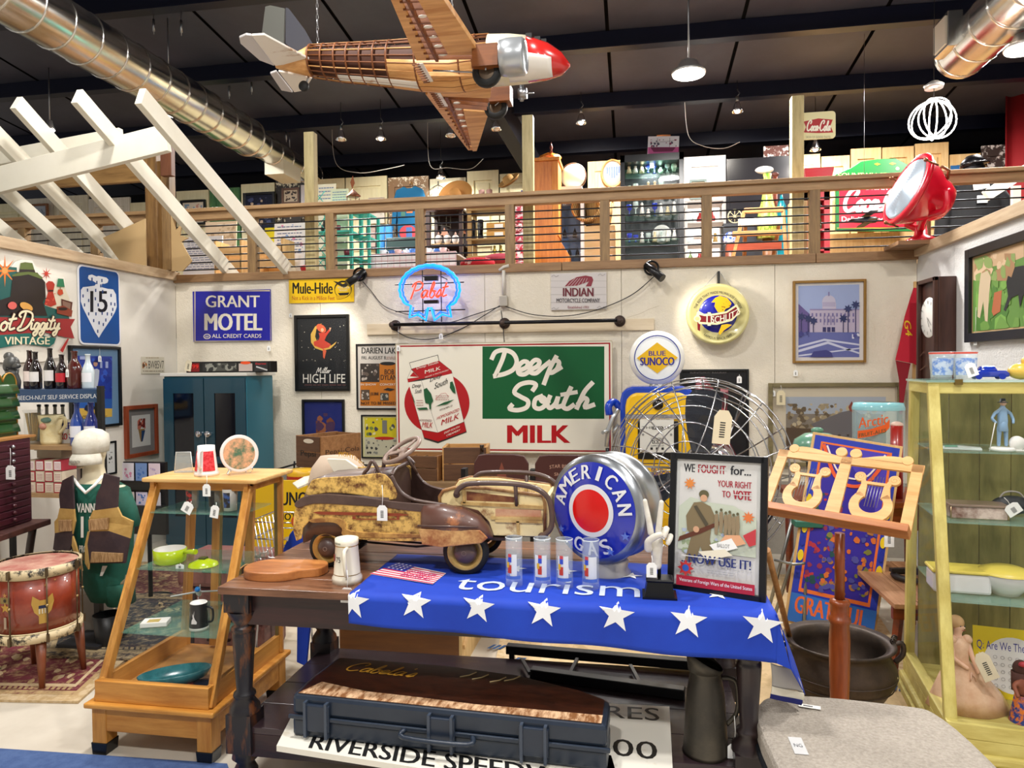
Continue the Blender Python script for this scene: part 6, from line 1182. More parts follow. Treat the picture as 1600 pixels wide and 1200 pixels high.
a=Art(1,1,-.021); a.pix(t,0,560,6); a.text('BEECH-NUT SELF SERVICE DISPLAY',180,325,935,380,'d8dce0',.02,fn=lambda u,v:(165+770*u,392-36*u*.6-40*v)); a.obj('header_lettering',t)
zm=PY(90,697,3.9).z; zl=PY(90,772,3.9).z;
for z in(zm,zl,.3): B().prism([(-.75,0),(xr-.2,0),(xr-.35,.4),(-.75,.4)],z-.025,z,'xy').obj('shelf_board',t,mat=wood('8a6a44','b89468','x'))
def onrack(px,z,dy=.08): return Vector((PY(px,600,3.9+dy).x,3.9+dy,z))
zt=zb
for px,c,h,lab,band in((47,'2a0c08',.25,'tall cola bottle with a white and red label, leftmost on the rack header','e8d8d0'),(56,'160c0a',.24,'dark cola bottle with hanging tag, second from left on the rack header','e8e4e0'),(79,'120a08',.26,'large dark cola bottle in the middle of the rack header','e4e0dc'),(97,'1c0c0a',.22,'dark cola bottle with round red label on the rack header','c0202c'),(117,'4a1408',.24,'big amber glass bottle with embossed shoulder on the rack header',None),(138,'c8d4d8',.22,'clear empty bottle at the right end of the rack header','e8e8ec')):
 bottle(lab,onrack(px,zt),c,h,.036 if px!=117 else .045,band)
for px in(106,): pricetag(onrack(px,zt+.18,-.0),'small white tag on the amber bottle neck',string=.06,w=.02,h=.05)
p=onrack(19,zt+.0); t2=T('poodle_figure','grey metal poodle head figure with a white tag at the far left of the rack','figurine',(p.x,3.98,zt)); GM_=M('5a5a58',.4,.5)
B().loft([[(r*math.cos(R(k*36)),r*.8*math.sin(R(k*36)),z) for k in range(10)] for r,z in((.05,0),(.055,.05),(.04,.1),(.045,.13))]).obj('neck',t2,mat=GM_); B().sph((.01,-.01,.17),.045,14,10).sph((.05,-.02,.15),.02,10,8,(1.8,1,1)).sph((-.02,.0,.21),.03,12,8).obj('head',t2,mat=GM_); B().sph((-.01,-.04,.15),.022,10,8,(.7,.5,1.5)).obj('ear',t2,mat=GM_)
p=onrack(78,zm,.1); t2=T('pottery_tankard','cream pottery tankard with relief grapes and leaves on the rack shelf','tankard',p); PT=M('d8c48c',.5,kind='noise',c2='e8dcb0',sc=12); B().lathe([(0,0),(.055,0),(.06,.02),(.06,.12),(.072,.19),(.066,.19),(.052,.1),(0,.01)],n=24).obj('vessel',t2,mat=PT); B().tube(crom([(.06,0,.17),(.1,0,.17),(.105,0,.12),(.06,0,.07)],4),.01,8).obj('handle',t2,mat=PT); B().sph((.0,-.062,.12),.022,10,8).obj('grape_relief',t2,mat=M('b8806a',.5)); B().sph((.02,-.06,.16),.028,10,6,(1.4,.5,.7)).obj('leaf_relief',t2,mat=M('5f8070',.5))
p=onrack(50,zm,.12); t2=T('dried_wheat_vase','glass vase with dried golden wheat left of the tankard','vase',p); B().lathe([(0,0),(.03,0),(.05,.06),(.05,.2),(.06,.22)],n=18).obj('glass_vessel',t2,mat=CLEAR); rr=random.Random(3); b=B()
for i in range(40): an=rr.uniform(0,6.28); q=rr.uniform(.2,1)*.045; b.cyl((q*.4*math.cos(an),q*.4*math.sin(an),.02),(q*math.cos(an),q*math.sin(an),.2),.003,n=4)
tag(b.obj('wheat_stalks',t2,mat=M('c09a4c',.8)),kind='stuff')
p=onrack(103,zm,.16); t2=T('cola_sign','small white square cola sign with red and blue emblem on the rack shelf','sign',p); B().bx(-.06,.08,0,.01,0,.155).obj('panel',t2,mat=WHITE); a=Art(.14,.155,-.0005); a.ox=.01; a.oz=.0775; a.text('PEPSI',.05,.12,.95,.4,'1c2a9c',.04); a.text('XO',.05,.58,.45,.85,'c8202c',.04); a.ell(.72,.7,.2,.18,'1c2a9c'); a.poly([(.53,.64),(.6,.55),(.72,.52),(.84,.55),(.91,.64),(.72,.68)],'c8202c'); a.poly([(.52,.66),(.72,.7),(.92,.66),(.92,.72),(.72,.76),(.52,.72)],'f0f0f0'); a.obj('printed_face',t2)
for px,c,lab in((119,'2a4a9c','blue and white striped soda bottle behind the mannequin cap, left one'),(141,'1c2c80','navy, red and white wrapped soda bottle behind the mannequin cap, right one')):
 b_=bottle(lab,onrack(px,zm,.05),c,.27,.04,'e8e8f0')
for i,px in enumerate((60,72,85,97)): bottle(ORD[i]+' small clear bottle with dark cap in the row behind the tankard',onrack(px,zm,.3),'6a6a60',.24,.026,None,'row of clear bottles behind the tankard',cap='14100c').location.z=zm
for r_,(z,n,zz) in enumerate(((zl,4,.0),(zl,4,.07),(zl,4,.14))):
 for i in range(n):
  p=onrack(45+i*14+ (0 if r_<2 else 0),zl+zz+.001,.03); t2=T('small_carton',('bottom','middle','top')[r_]+' row small pink and cream carton, '+('far left','second','third','right end')[i]+' of the lower rack shelf','carton',p); B().bx(-.03,.03,0,.12,0,.066).obj('carton_body',t2,mat=M('b02c3c' if (i+r_)%2 else 'd8c8b0',.6)); a=Art(.048,.052,-.0006); a.oz=.033; a.rect(0,0,1,1,'e8dccc' if r_!=2 else 'f0e4e4'); a.scrib(.1,.15,.9,.9,'b06a70',4); a.obj('front_label',t2)
p=onrack(62,zl+.21,.05); tag(B().bx(-.09,.09,0,.12,0,.05).bx(-.1,.1,-.01,.13,.05,.065).obj('tan_box',mat=M('a89a84',.6),loc=(p.x,p.y+.06,zl+.21)),'grey-tan lidded box on top of the small cartons','box')
t,a,w,h=picture('framed_print','black framed white print leaning behind the mannequin head, left of it','y',92,702,134,765,4.25,.02,.02,mat='e8e8ec'); a.blobs(.4,.3,.6,.6,['5a5a54'],4,.06); a.obj('printed_face',t); B().bx(-.02,.02,0,.02,-PY(100,733,4.25).z,-h/2).obj('prop_leg',t,mat=BLACK)
za_=PY(20,815,3.5).z; TA,TB2,CN=PZ(80,810,za_),PZ(-5,838,za_),PZ(44,816,za_); RZC=math.degrees(math.atan2(TA.y-TB2.y,TA.x-TB2.x)); CN=CN+Vector((-.02,.05,0))
t=T('drawer_chest','small maroon chest of many shallow drawers on a dark table, far left','chest',(CN.x,CN.y,0),RZC); MR=M('3a1420',.35,kind='noise',c2='501c2a',sc=5); z0,z1=za_,PZ(0,0,0).z+PY(40,683,CN.y).z; xr=0
B().bx(-.42,xr,0,.2,z0,z1).obj('case',t,mat=MR,bev=.006)
hd=(z1-z0-.05)/11
for i in range(11):
 z=z0+.02+i*hd+(.012 if i>5 else 0); o=B().bx(-.4,xr-.02,-.008,0,z,z+hd-.006).obj('drawer',t,mat=M('451a26',.3),bev=.003); B().sph((-.17,-.018,z+hd/2),.011,10,6).obj('knob',o,mat=M('4a2028',.3) if i<6 else STEEL)
pricetag(PY(16,700,CN.y-.25),'white price tag on a long string tied to a knob of the maroon drawers',string=.1,w=.055,h=.075)
t=T('dark_table','dark wooden table with curved iron legs carrying the maroon drawers','table',(-3.4,3.2,0));
n9=Vector((-(TA.y-TB2.y),TA.x-TB2.x,0)).normalized(); e9=(TA-TB2).normalized(); TL9=TB2-e9*.35; PP=[TL9,TA,TA+n9*.42,TL9+n9*.42]
B().prism([(p.x-t.location.x,p.y-t.location.y) for p in PP],z0-.035,z0-.001,'xy').obj('tabletop',t,mat=wood('2e1a18','54302a','x'),bev=.005)
for p in (TA-e9*.07+n9*.06,TA-e9*.07+n9*.36,TL9+e9*.08+n9*.06,TL9+e9*.08+n9*.36):
 x,y=p.x-t.location.x,p.y-t.location.y; B().tube(crom([(x,y,z0-.035),(x-.04,y,z0*.6),(x+.02,y,z0*.3),(x-.01,y,0)],5),.02,8).obj('leg',t,mat=M('2a1a18',.4))
t=T('card_rack','dark green tiered metal rack with scalloped gold-edged top standing on the maroon drawers','rack',(CN.x,CN.y+.03,z1),RZC); GR=M('1c4a18',.3,coat=.4); zz=PY(30,578,CN.y).z-z1; xr2=0
pts=[(-.3,0),(xr2,0),(xr2,zz*.8)]; n=3
for k in range(3):
 cx=xr2-.055-.11*k
 pts+=[(cx+.055*math.cos(R(a)),zz*.8+.06*math.sin(R(a))) for a in range(10,180,20)]
pts.append((-.3,zz*.8)); B().prism(pts,.1,.115).obj('back_plate',t,mat=GR);
B().tube([(x,.1,z) for x,z in pts[1:]],.005,6).obj('gold_edge',t,mat=M('b8863c',.4,.6))
for k in range(4): B().sheet(lambda u,v,k=k:(-.3+(xr2+.3)*u,.1-.018*math.sin(v*1.6),.03+zz*.19*k+zz*.14*(1-v)),4,6).obj('curved_tier',t,mat=GR,thick=.004)
B().bx(-.3,xr2+.01,-.0,.12,0,.012).obj('rattan_base',t,mat=M('a8743c',.6))
tag(B().lathe([(0,0),(.05,0),(.06,.03),(.08,.2),(.075,.2),(.05,.02)],n=20).obj('dark_bucket',mat=M('1c1e20',.4),loc=(-3.0,3.62,.0)),'dark bucket under the display rack beside the drum','bucket')
t=T('storage_box','grey translucent lidded storage box on the floor under the bottle rack','box',(-3.35,3.75,0)); B().bx(-.2,.2,0,.1,.0,.26).obj('tub',t,mat=M('8a847c',.4),bev=.01); B().bx(-.21,.21,-.01,.11,.26,.29).obj('lid',t,mat=M('a49e96',.4),bev=.005)
t=T('wire_basket','dark wire basket on the storage box under the bottle rack','basket',(-3.32,3.8,.29)); B().lathe([(.06,0),(.1,.12)],n=20).obj('mesh_body',t,mat=M('3a3634',.5,alpha=.6)); B().tube([(.1*math.cos(R(i*24)),.1*math.sin(R(i*24)),.12) for i in range(15)],.005,5,True).obj('rim',t,mat=IR)
t=T('brochure_stand','black tiered brochure stand full of greeting cards beside the left wall','card rack',(PY(228,780,4.4).x,4.4,0)); q=lambda x,y:PY(x,y,4.4)-t.location
B().bx(q(203,0).x if 0 else -.17,.15,0,.03,q(228,835).z,q(228,722).z).obj('back_panel',t,mat=BLACK); B().cyl((0,.03,0),(0,.03,q(228,740).z),.015,n=8).obj('pole',t,mat=BLACK); B().lathe([(0,0),(.16,0),(.16,.015),(0,.02)],(0,.03,0),24).obj('base',t,mat=BLACK)
rr=random.Random(9)
for r_,yy in enumerate((750,788)):
 for i in range(3):
  x=-.11+.1*i; z=q(228,yy).z; o=B().bx(x-.043,x+.043,-.03,-.027,z-.02,z+(.12 if r_==0 else .09)).obj('greeting_card',t,mat=M(('e8e4ec','7a9ad0','ecd8e4','e8e0dc','d8d0e8','e4e0e8')[i+3*r_],.6)); a=Art(.07,.1,-.0305); a.ox=x; a.oz=z+.05; a.blobs(.1,.1,.9,.9,[('d890b0','4a78c0','c8b0d0')[i]],8,.14,i+9*r_); a.obj('card_print',t)
 B().bx(-.17,.15,-.05,0,q(228,yy).z-.04,q(228,yy).z).obj('pocket',t,mat=BLACK)
# ---------------- foreground: the farm table
TZ=.8; x0,x1,y0,y1=-1.52,.44,2.385,3.22
t=T('farm_table','long dark farm table with turned black legs and worn brown plank top','table',((x0+x1)/2,(y0+y1)/2,0)); cx,cy=(x0+x1)/2,(y0+y1)/2; hw,hd=(x1-x0)/2,(y1-y0)/2
TT=wood('3a2014','94664a','x',.3); BKW=M('17131a',.35,kind='noise',c2='2a1a18',sc=4,w=.2,coat=.2); WORN=M('16131a',.4,kind='noise',c2='5e3418',sc=5,st=(3,3,.7),w=.05,thr=.56)
for k in range(6): B().bx(-hw,hw,-hd+k*2*hd/6+.002,-hd+(k+1)*2*hd/6-.001,TZ-.028,TZ).obj('tabletop_plank',t,mat=TT,bev=.003)
ap=wood('1c1014','3a1c1c','x',.35)
B().bx(-hw+.07,hw-.07,-hd+.045,-hd+.07,TZ-.15,TZ-.028).obj('apron',t,mat=ap); B().bx(-hw+.07,hw-.07,hd-.07,hd-.045,TZ-.15,TZ-.028).obj('apron',t,mat=ap)
for s in(-1,1): B().bx(s*(hw-.06)-.012,s*(hw-.06)+.012,-hd+.07,hd-.07,TZ-.15,TZ-.028).obj('side_apron',t,mat=ap)
for sx in(-1,1):
 for sy in(-1,1):
  X,Y=sx*(hw-.065),sy*(hd-.065)
  B().bx(X-.05,X+.05,Y-.05,Y+.05,.7,TZ-.028).lathe([(.06,.7),(.05,.675),(.03,.643),(.042,.637),(.045,.628),(.036,.618),(.042,.612),(.042,.6),(.029,.395),(.04,.385),(.042,.375),(.034,.365),(.055,.335),(.058,.315)],(X,Y,0),20).bx(X-.05,X+.05,Y-.05,Y+.05,.17,.315).lathe([(.045,.17),(.05,.14),(.03,.12),(.045,.09),(.03,.0),(0,0)],(X,Y,0),20).obj('turned_leg',t,mat=WORN if sx<0 else BKW)
for k in range(4): B().bx(-hw+.05,hw-.05,-hd+.03+k*.19,-hd+.03+(k+1)*.19-.002,.245,.27).obj('shelf_plank',t,mat=wood('221a20','3c2c30','x',.25),bev=.002)
B().bx(-hw+.1,hw-.1,-hd+.03,-hd+.055,.16,.245).obj('shelf_apron',t,mat=wood('140d10','34191a','x',.3))
CB=M('0a34a8',.75,kind='noise',c2='0d40ba',sc=5,w=.3); xa=-1.0; xb=.42; yb=2.885; yf=y0-.012
def clp(s_,v):  # s_ along x, v distance from the front fold; negative = hanging
 if s_<=xb: X=s_;zo=0
 else: X=s_
 wv=.004*math.sin(s_*9)
 if v>=0: P=Vector((s_,yf+.012+v,TZ+.004+.0025*abs(math.sin(s_*11+v*17))*min(1,max(0,v-.06)*12)))
 else: P=Vector((s_,yf+.012-.02*min(1,-v/.008)-.010*math.sin(s_*13)*min(1,-v*8),TZ+.004+v))
 return P
def edge(s_): return -(.105+.055*((s_-xa)/(xb-xa)))
c=T('flag_cloth','royal blue star-printed banner cloth draped over the front of the farm table','banner',((xa+xb)/2,yf+.2,TZ)); LL=c.location
B().sheet(lambda u,v:clp(xa+(xb+.03-xa)*u,(yb-yf)*(1-v/.7) if v<.7 else edge(xa+(xb-xa)*u)*(v-.7)/.3)-LL,110,30).obj('cloth',c,mat=CB,thick=.002)
def quadsheet(P,nm,m,bul=.01):
 def f(u,v):
  p=P[0].lerp(P[1],u).lerp(P[3].lerp(P[2],u),v)-LL; p.x+=bul*math.sin(v*3.1)*(.5+u); p.y-=bul*math.sin(u*6); return p
 B().sheet(f,14,14).obj(nm,c,mat=m,thick=.002)
XE=xb+.03; cA=Vector((XE,2.72,TZ+.003)); cB=Vector((XE,yf-.004,TZ+.002)); cC=PY(1236,1046,yf-.01); cD=PY(1258,1086,2.5)
quadsheet([cB,cA,cD,cC],'falling_corner',CB)
B().add([cB-LL,cC-LL,clp(xb+.03,-.16)-LL],[(0,1,2)]).obj('front_gusset',c,mat=CB,thick=.002)
quadsheet([PY(1204,1036,2.45),PY(1240,1046,2.47),PY(1255,1082,2.49),PY(1206,1072,2.45)],'lining',M('c8c4be',.85),.004)
quadsheet([PY(1206,1072,2.44),PY(1256,1083,2.485),PY(1254,1098,2.485),PY(1204,1086,2.44)],'pale_stripe',M('d8d2c0',.85),.002)
quadsheet([PY(1204,1084,2.438),PY(1254,1094,2.48),PY(1252,1102,2.48),PY(1203,1091,2.438)],'dark_hem',M('0a1460',.8),.001)
def clstar(px,py,r,rot=0,row=0):
 b=B()
 vs=[];n=5
 S_=PY(px,py,yf); s0=S_.x; v0=S_.z-TZ if S_.z<TZ else PZ(px,py,TZ).y-yf
 P=[]
 for i in range(10):
  t_=R(rot-90+i*36); q=r*(1 if i%2==0 else .4); P.append((q*math.cos(t_),-q*math.sin(t_)))
 K=6
 for i in range(10):
  p,q=P[i],P[(i+1)%10]
  for k in range(K):
   f0,f1=k/K,(k+1)/K; pts=[(p[0]*f0,p[1]*f0),(p[0]*f1,p[1]*f1),(q[0]*f1,q[1]*f1),(q[0]*f0,q[1]*f0)]
   qq=[clp(max(s0+a,xa+.001),v0+b_) for a,b_ in pts]; qq=[w_-LL+Vector((0,-.004,.004)) for w_ in qq]
   b.add(qq,[(0,1,2,3)])
 return b.obj('white_star',c,mat=M('eceef2',.7),fix=False)
for px,py,r in((553,942,.064),(650,944,.06),(748,950,.06),(850,956,.06),(963,963,.062),(1075,971,.062),(1190,979,.066)): clstar(px,py,r,6)
for px,py in((622,905),(690,884),(778,892),(868,896),(985,904),(1130,935)): clstar(px,py,.045,10)
vs,fs=textmesh('tourism',0)
def onc(a,b_):
 s_=PZ(722,905,TZ).x+(PZ(1000,935,TZ).x-PZ(722,905,TZ).x)*a; v=.075+(.15)*b_; return clp(s_,v)-LL+Vector((0,0,.004))
B().add([onc(a,b_) for a,b_ in vs],fs).obj('white_lettering',c,mat=M('c8d4ee',.7),fix=False)
t=T('hanging_flag','blue flag with an orange patch hanging behind the back left table corner','flag',(-1.6,3.36,0)); q=lambda x,y,Y=3.36:PY(x,y,Y)-t.location
pts=[q(487,798),q(470,812),q(452,835),q(440,862),q(462,870),q(480,1035),q(468,1042),q(462,1030),q(470,960),q(482,870),q(520,845),q(530,812)]
P=[(p.x,p.z) for p in pts]; B().prism([P[0],P[1],P[2],P[3],P[4],P[9],P[10],P[11]],0,.02).obj('upper_fold',t,mat=CB,bev=.006); B().prism([(q(465,868).x,q(465,868).z),(q(488,868).x,q(488,868).z),(q(486,960).x,q(486,960).z),(q(478,1042).x,q(478,1042).z),(q(463,1035).x,q(463,1035).z)],0,.02).obj('lower_fold',t,mat=CB,bev=.006); a=Art(1,1,-.002); a.pix(t,0,0,1); a.ell(462,815,7,9,'d85a2c'); a.poly([(444,840),(452,838),(450,846)],'e8e8ec'); a.obj('patch',t)
B().cyl((.0,.05,0),(.0,.05,.85),.015,n=8).obj('pole',t,mat=BLACK); B().lathe([(0,0),(.1,0),(.02,.03),(0,.03)],(0,.05,0),16).obj('foot',t,mat=BLACK)
RW='a87a3c'; RUST=M('5e3010',.5,kind='rust',c2='e2b862',sc=30,w=.1,thr=.46); BRW=M('4a352f',.4,kind='noise',c2='5c463c',sc=4,coat=.2); CRM=M('8a4a20',.55,kind='rust',c2='f2dca4',sc=12,w=.08,thr=.38); DKB=M('2a1612',.5)
t=T('pedal_car','rusty cream and brown pedal car with roof rails standing on the farm table','pedal car',(-.93,2.82,TZ)); O=t.location
yn=-.135;
def sp(x,y,Y=2.70): p=PY(x,y,Y)-O; return (p.x,p.z)
st_=[(466,842,800,788,.05),(470,850,786,770,.11),(480,846,775,752,.135),(500,836,771,745,.145),(560,836,770,740,.15),(612,838,773,738,.152),(680,842,785,781,.152),(760,843,790,786,.15),(775,840,792,789,.145)]
def ring(px,zb,zm,zt,w):
 x=sp(px,800)[0]; b_,m,tt=sp(px,zb)[1],sp(px,zm)[1],sp(px,zt)[1]
 h=[(w*.94,b_),(w,b_+(m-b_)*.3),(w,m-.01),(w*.93,m),(w*.84,m+(tt-m)*.45),(w*.72,m+(tt-m)*.8),(w*.45,tt)]
 return [(x,y-.0,z) for y,z in h]+[(x,-y,z) for y,z in reversed(h)]
B().mat(BRW).loft([ring(*s) for s in st_[:6]]).obj('body_front',t)
def side(pts,name,mat,y=-.153,th=.008,k=4,bev=.003):
 P=crom(pts,k,True) if k else pts
 for sy in(1,-1):
  B().prism([sp(*p) for p in P],sy*y-th if sy>0 else -y,sy*y if sy>0 else -y+th).obj(name,t,mat=mat,bev=bev)
side([(466,800),(470,786),(500,781),(560,785),(620,790),(668,795),(668,842),(600,842),(556,838),(545,822),(535,814),(515,810),(490,811),(480,822),(478,838),(470,842),(465,825)],'rusted_side_panel',RUST,k=0)
side([(468,785),(480,774),(510,769),(560,772),(620,780),(664,784),(700,788),(672,796),(640,794),(600,789),(550,786),(500,784),(475,790)],'belt_moulding',BRW,-.158,.008)
side([(484,772),(488,756),(500,746),(560,742),(606,740),(622,778),(560,771),(520,768)],'hood_side',RUST,-.142,.006)
side([(494,808),(530,805),(546,812),(556,826),(640,830),(668,832),(668,836),(552,835),(541,822),(528,813),(496,813)],'arch_lip',M('c89a50',.5,kind='rust',c2='8a5a2c',sc=14,w=.1),-.158,.007)
a=Art(1,1,-.1665); a.pix(t,420,660,4.706); DC='8a3a1c'; a.poly([(320,662),(360,655),(960,668),(1040,680),(960,690),(380,678)],DC); a.rects([(615,688,640,712),(940,690,960,716),(640,708,940,716)],DC); a.obj('side_decal',t)
ck=B().mat(DKB); xa_,xb_=sp(612,790)[0],sp(700,790)[0]; zf=sp(640,838)[1]; zr=sp(690,783)[1]
ck.bx(xa_,xb_+.25,-.14,.14,zf,zf+.01).bx(xa_,xb_+.2,.13,.145,zf,zr); ck.obj('cockpit_tub',t)
rim=[sp(614,742),sp(622,758),sp(634,772),sp(655,781),sp(700,788)]
for s in(-1,1): B().tube(crom([(x,s*.14,z) for x,z in rim],5),.008,8).obj('cockpit_rim',t,mat=BRW)
B().tube(crom([(rim[0][0],-.14,rim[0][1]),(rim[0][0],-.08,rim[0][1]+.02),(rim[0][0],.08,rim[0][1]+.02),(rim[0][0],.14,rim[0][1])],5),.009,8).obj('cowl_rim',t,mat=BRW)
B().prism([sp(612,742),sp(622,758),sp(634,772),sp(655,781),sp(690,788),sp(690,840),sp(612,840)],.132,.142).obj('far_side_panel',t,mat=DKB)
B().bx(xa_+.06,xa_+.2,-.1,.1,zf+.03,zf+.06).obj('seat',t,mat=BRW,bev=.01)
for s in(-1,1):
 rings=[]
 for px,zt_,zb_,w in((663,790,838,.02),(668,785,845,.045),(700,785,848,.06),(730,791,846,.06),(752,802,843,.05),(766,818,840,.035),(773,832,838,.008)):
  x,zt2=sp(px,zt_); zb2=sp(px,zb_)[1]; zc2,h=(zt2+zb2)/2,(zt2-zb2)/2
  rings.append([(x,s*(.155+w*math.cos(R(a_))),zc2+h*math.sin(R(a_))*(1 if math.sin(R(a_))>0 else .8)) for a_ in range(0,360,24)])
 B().loft(rings).obj('rear_fender',t,mat=M('5a3a30',.4,kind='rust',c2='a8683c',sc=7,w=.05,thr=.6,coat=.2))
 B().prism([sp(664,818),sp(700,820),sp(758,820),sp(770,832),(sp(760,840)),sp(700,846),sp(670,842)],-.214 if s<0 else .206,-.206 if s<0 else .214).obj('fender_lower',t,mat=M('9a5a30',.5,kind='rust',c2='d8a868',sc=11,w=.1),bev=.006)
 B().tube([(sp(664,813)[0],s*.216,sp(664,813)[1]),(sp(755,815)[0],s*.216,sp(755,815)[1])],.004,6).obj('chrome_strip',t,mat=BRW)
bed=[(689,790),(688,775),(694,766),(712,761),(760,762),(820,770),(848,774),(852,785),(852,838),(772,836),(765,815),(748,797),(720,790)]
for s in(-1,1):
 yy=-.13 if s<0 else .115
 B().prism([sp(*p) for p in bed],yy,yy+.012).obj('bed_side',t,mat=CRM,bev=.003)
 B().tube([(sp(*p)[0],yy-.003 if s<0 else yy+.015,sp(*p)[1]) for p in bed[:9]],.007,6).obj('bed_frame',t,mat=M('7a4a28',.5,kind='rust',c2='b08850',sc=12,w=.1))
 for p,q_ in(((722,785),(850,792)),((775,812),(848,814)),((810,813),(811,836)),((726,764),(727,785)),((808,772),(808,790)),((768,808),(848,809))): B().beam((sp(*p)[0],yy-.004,sp(*p)[1]),(sp(*q_)[0],yy-.004,sp(*q_)[1]),.008,.011).obj('bed_rib',t,mat=M('a88048',.5,kind='rust',c2='d8b878',sc=10,w=.1))
 B().prism([sp(730,767),sp(804,776),sp(804,784),sp(730,781)],yy-.002 if s<0 else yy+.012,yy+.0 if s<0 else yy+.014).obj('recessed_panel',t,mat=M('6a3018',.5,kind='rust',c2='9a6a3c',sc=9,w=.1))
 B().prism([sp(775,794),sp(846,796),sp(846,808),sp(775,806)],yy-.002 if s<0 else yy+.012,yy+.0 if s<0 else yy+.014).obj('recessed_panel',t,mat=M('b8684c',.5,kind='rust',c2='e8c8a0',sc=5,w=.2))
 yr=-.16 if s<0 else .13
 R_=[(716,770),(722,760),(740,753),(800,753),(838,760),(858,775),(864,800),(862,822),(848,836)]
 B().tube(crom([(sp(*p)[0],yr,sp(*p)[1]) for p in R_],4),.0105,10).obj('roof_rail',t,mat=BRW)
 B().cyl((sp(808,756)[0],yr,sp(808,756)[1]),(sp(808,790)[0],yy,sp(808,790)[1]),.008,n=8).obj('rail_strut',t,mat=BRW)
 B().sph((sp(716,771)[0],(yr+yy)/2,sp(716,771)[1]),.014,10,8).sph((sp(848,836)[0],(yr+yy)/2,sp(848,836)[1]),.016,10,8).obj('rail_fitting',t,mat=BRW)
zb_=sp(760,837)[1]; B().bx(sp(690,0)[0],sp(850,0)[0],-.12,.12,zb_,zb_+.01).obj('bed_floor',t,mat=DKB); B().bx(sp(846,0)[0],sp(852,0)[0],-.12,.12,zb_,sp(848,776)[1]).obj('tailgate',t,mat=CRM)
ws=[(564,742),(566,755),(575,764),(598,766),(603,758),(590,742),(578,722),(570,735)]
B().tube([(sp(x,y)[0],-.09+.0*x,sp(x,y)[1]) for x,y in crom(ws,4,True)],.0075,8,True).obj('windscreen_frame',t,mat=BRW)
B().tube([(sp(566,742)[0],-.09,sp(566,742)[1]),(sp(598,762)[0],-.09,sp(598,762)[1])],.006,6).tube([(sp(583,735)[0],-.09,sp(583,735)[1]),(sp(575,762)[0],-.09,sp(575,762)[1])],.006,6).obj('windscreen_brace',t,mat=BRW)
B().tube([(sp(x,y)[0],.06,sp(x,y)[1]) for x,y in crom([(575,740),(578,722),(592,716),(612,722),(626,735)],4)],.009,8).obj('windscreen_far_frame',t,mat=BRW)
cw=Vector((sp(618,707)[0],-.04,sp(618,707)[1])); wm=Matrix.Translation(cw)@Vector((-.42,-.35,.84)).to_track_quat('Z','Y').to_matrix().to_4x4(); GW=M('8a7468',.4,coat=.3)
b=B(); b.x=wm; b.tube([(.082*math.cos(R(i*12)),.082*math.sin(R(i*12)),0) for i in range(30)],.0095,8,True).obj('steering_wheel',t,mat=GW)
for an in(90,210,330): b=B(); b.x=wm; b.beam((.01*math.cos(R(an)),.01*math.sin(R(an)),-.004),(.08*math.cos(R(an)),.08*math.sin(R(an)),0),.022,.006).obj('wheel_spoke',t,mat=GW)
b=B(); b.x=wm; b.cyl((0,0,-.012),(0,0,.006),.022,.018,n=16).obj('wheel_hub',t,mat=GW); q_=wm@Vector((0,0,-.12)); B().cyl(tuple(cw),tuple(q_),.006,n=8).obj('steering_column',t,mat=BRW)
def wheel(x,y,r,s):
 b=B().mat(M('14120f',.7)).lathe([(r*.78,-.022),(r*.95,-.02),(r,-.008),(r,.008),(r*.95,.02),(r*.78,.022)],(x,y,r+.001),36,'y'); o=b.obj('wheel',t)
 B().lathe([(r*.78,-.0),(r*.8,.02),(r*.74,.024),(r*.6,.008),(r*.58,.006)],(x,y,r+.001),36,'y').obj('rim',o,mat=M('b88c48',.35,.5,kind='rust',c2='d8b468',sc=10,w=.1)) if s>0 else B().lathe([(r*.78,-.0),(r*.8,-.02),(r*.74,-.024),(r*.6,-.008),(0,-.006)],(x,y,r+.001),36,'y').obj('rim',o,mat=M('b88c48',.35,.5,kind='rust',c2='d8b468',sc=10,w=.1))
 B().lathe([(r*.52,s*.01),(r*.5,s*.02),(r*.4,s*.03),(r*.2,s*.036),(0,s*.038)],(x,y,r+.001),28,'y').obj('hub_cap',o,mat=BRW)
 B().tube([(x+r*.1*math.cos(R(i*30)),y+s*.037,r+.001+r*.1*math.sin(R(i*30))) for i in range(12)],.0012,4,True).obj('hub_emblem',o,mat=M('8a7468',.4))
for px,r in((513,.078),(731,.09)):
 x=sp(px,860)[0]; wheel(x,-.115 if px==513 else -.15,r,-1); wheel(x,.115 if px==513 else .15,r,1); B().cyl((x,-.11,r),(x,.11,r),.007,n=8).obj('axle',t,mat=IRON)
 B().bx(x-.012,x+.012,-.06,-.04,r,sp(px,838)[1]+.01).bx(x-.012,x+.012,.04,.06,r,sp(px,838)[1]+.01).obj('axle_bracket',t,mat=IRON)
for s in(-.03,.03): B().tube([(sp(513,860)[0],s,.09),(sp(640,862)[0],s,.07),(sp(731,860)[0],s,.1)],.005,6).obj('pedal_rod',t,mat=IRON)
pricetag(PY(597,758,2.64),'white price tag on a string tied to the pedal car windscreen',string=.085,w=.042,h=.06)
p=PY(515,740,2.9); t=T('baseball_cap','x','hat',(p.x,3.02,TZ)); q=lambda x,y,Y=3.02:PY(x,y,Y)-t.location
t['label']='cream and tan cap with arched yellow lettering resting behind the pedal car hood'
hh=q(515,711).z
TNC=M('b8a490',.85); B().loft([[(x_+rx*math.cos(R(k*20)),ry*math.sin(R(k*20)),z) for k in range(18)] for x_,rx,ry,z in((0,.155,.1,q(0,760).z),(0,.15,.1,q(0,740).z),(-.01,.125,.085,q(0,722).z),(-.015,.08,.055,hh-.004),(-.02,.02,.015,hh))]).obj('crown',t,mat=TNC)
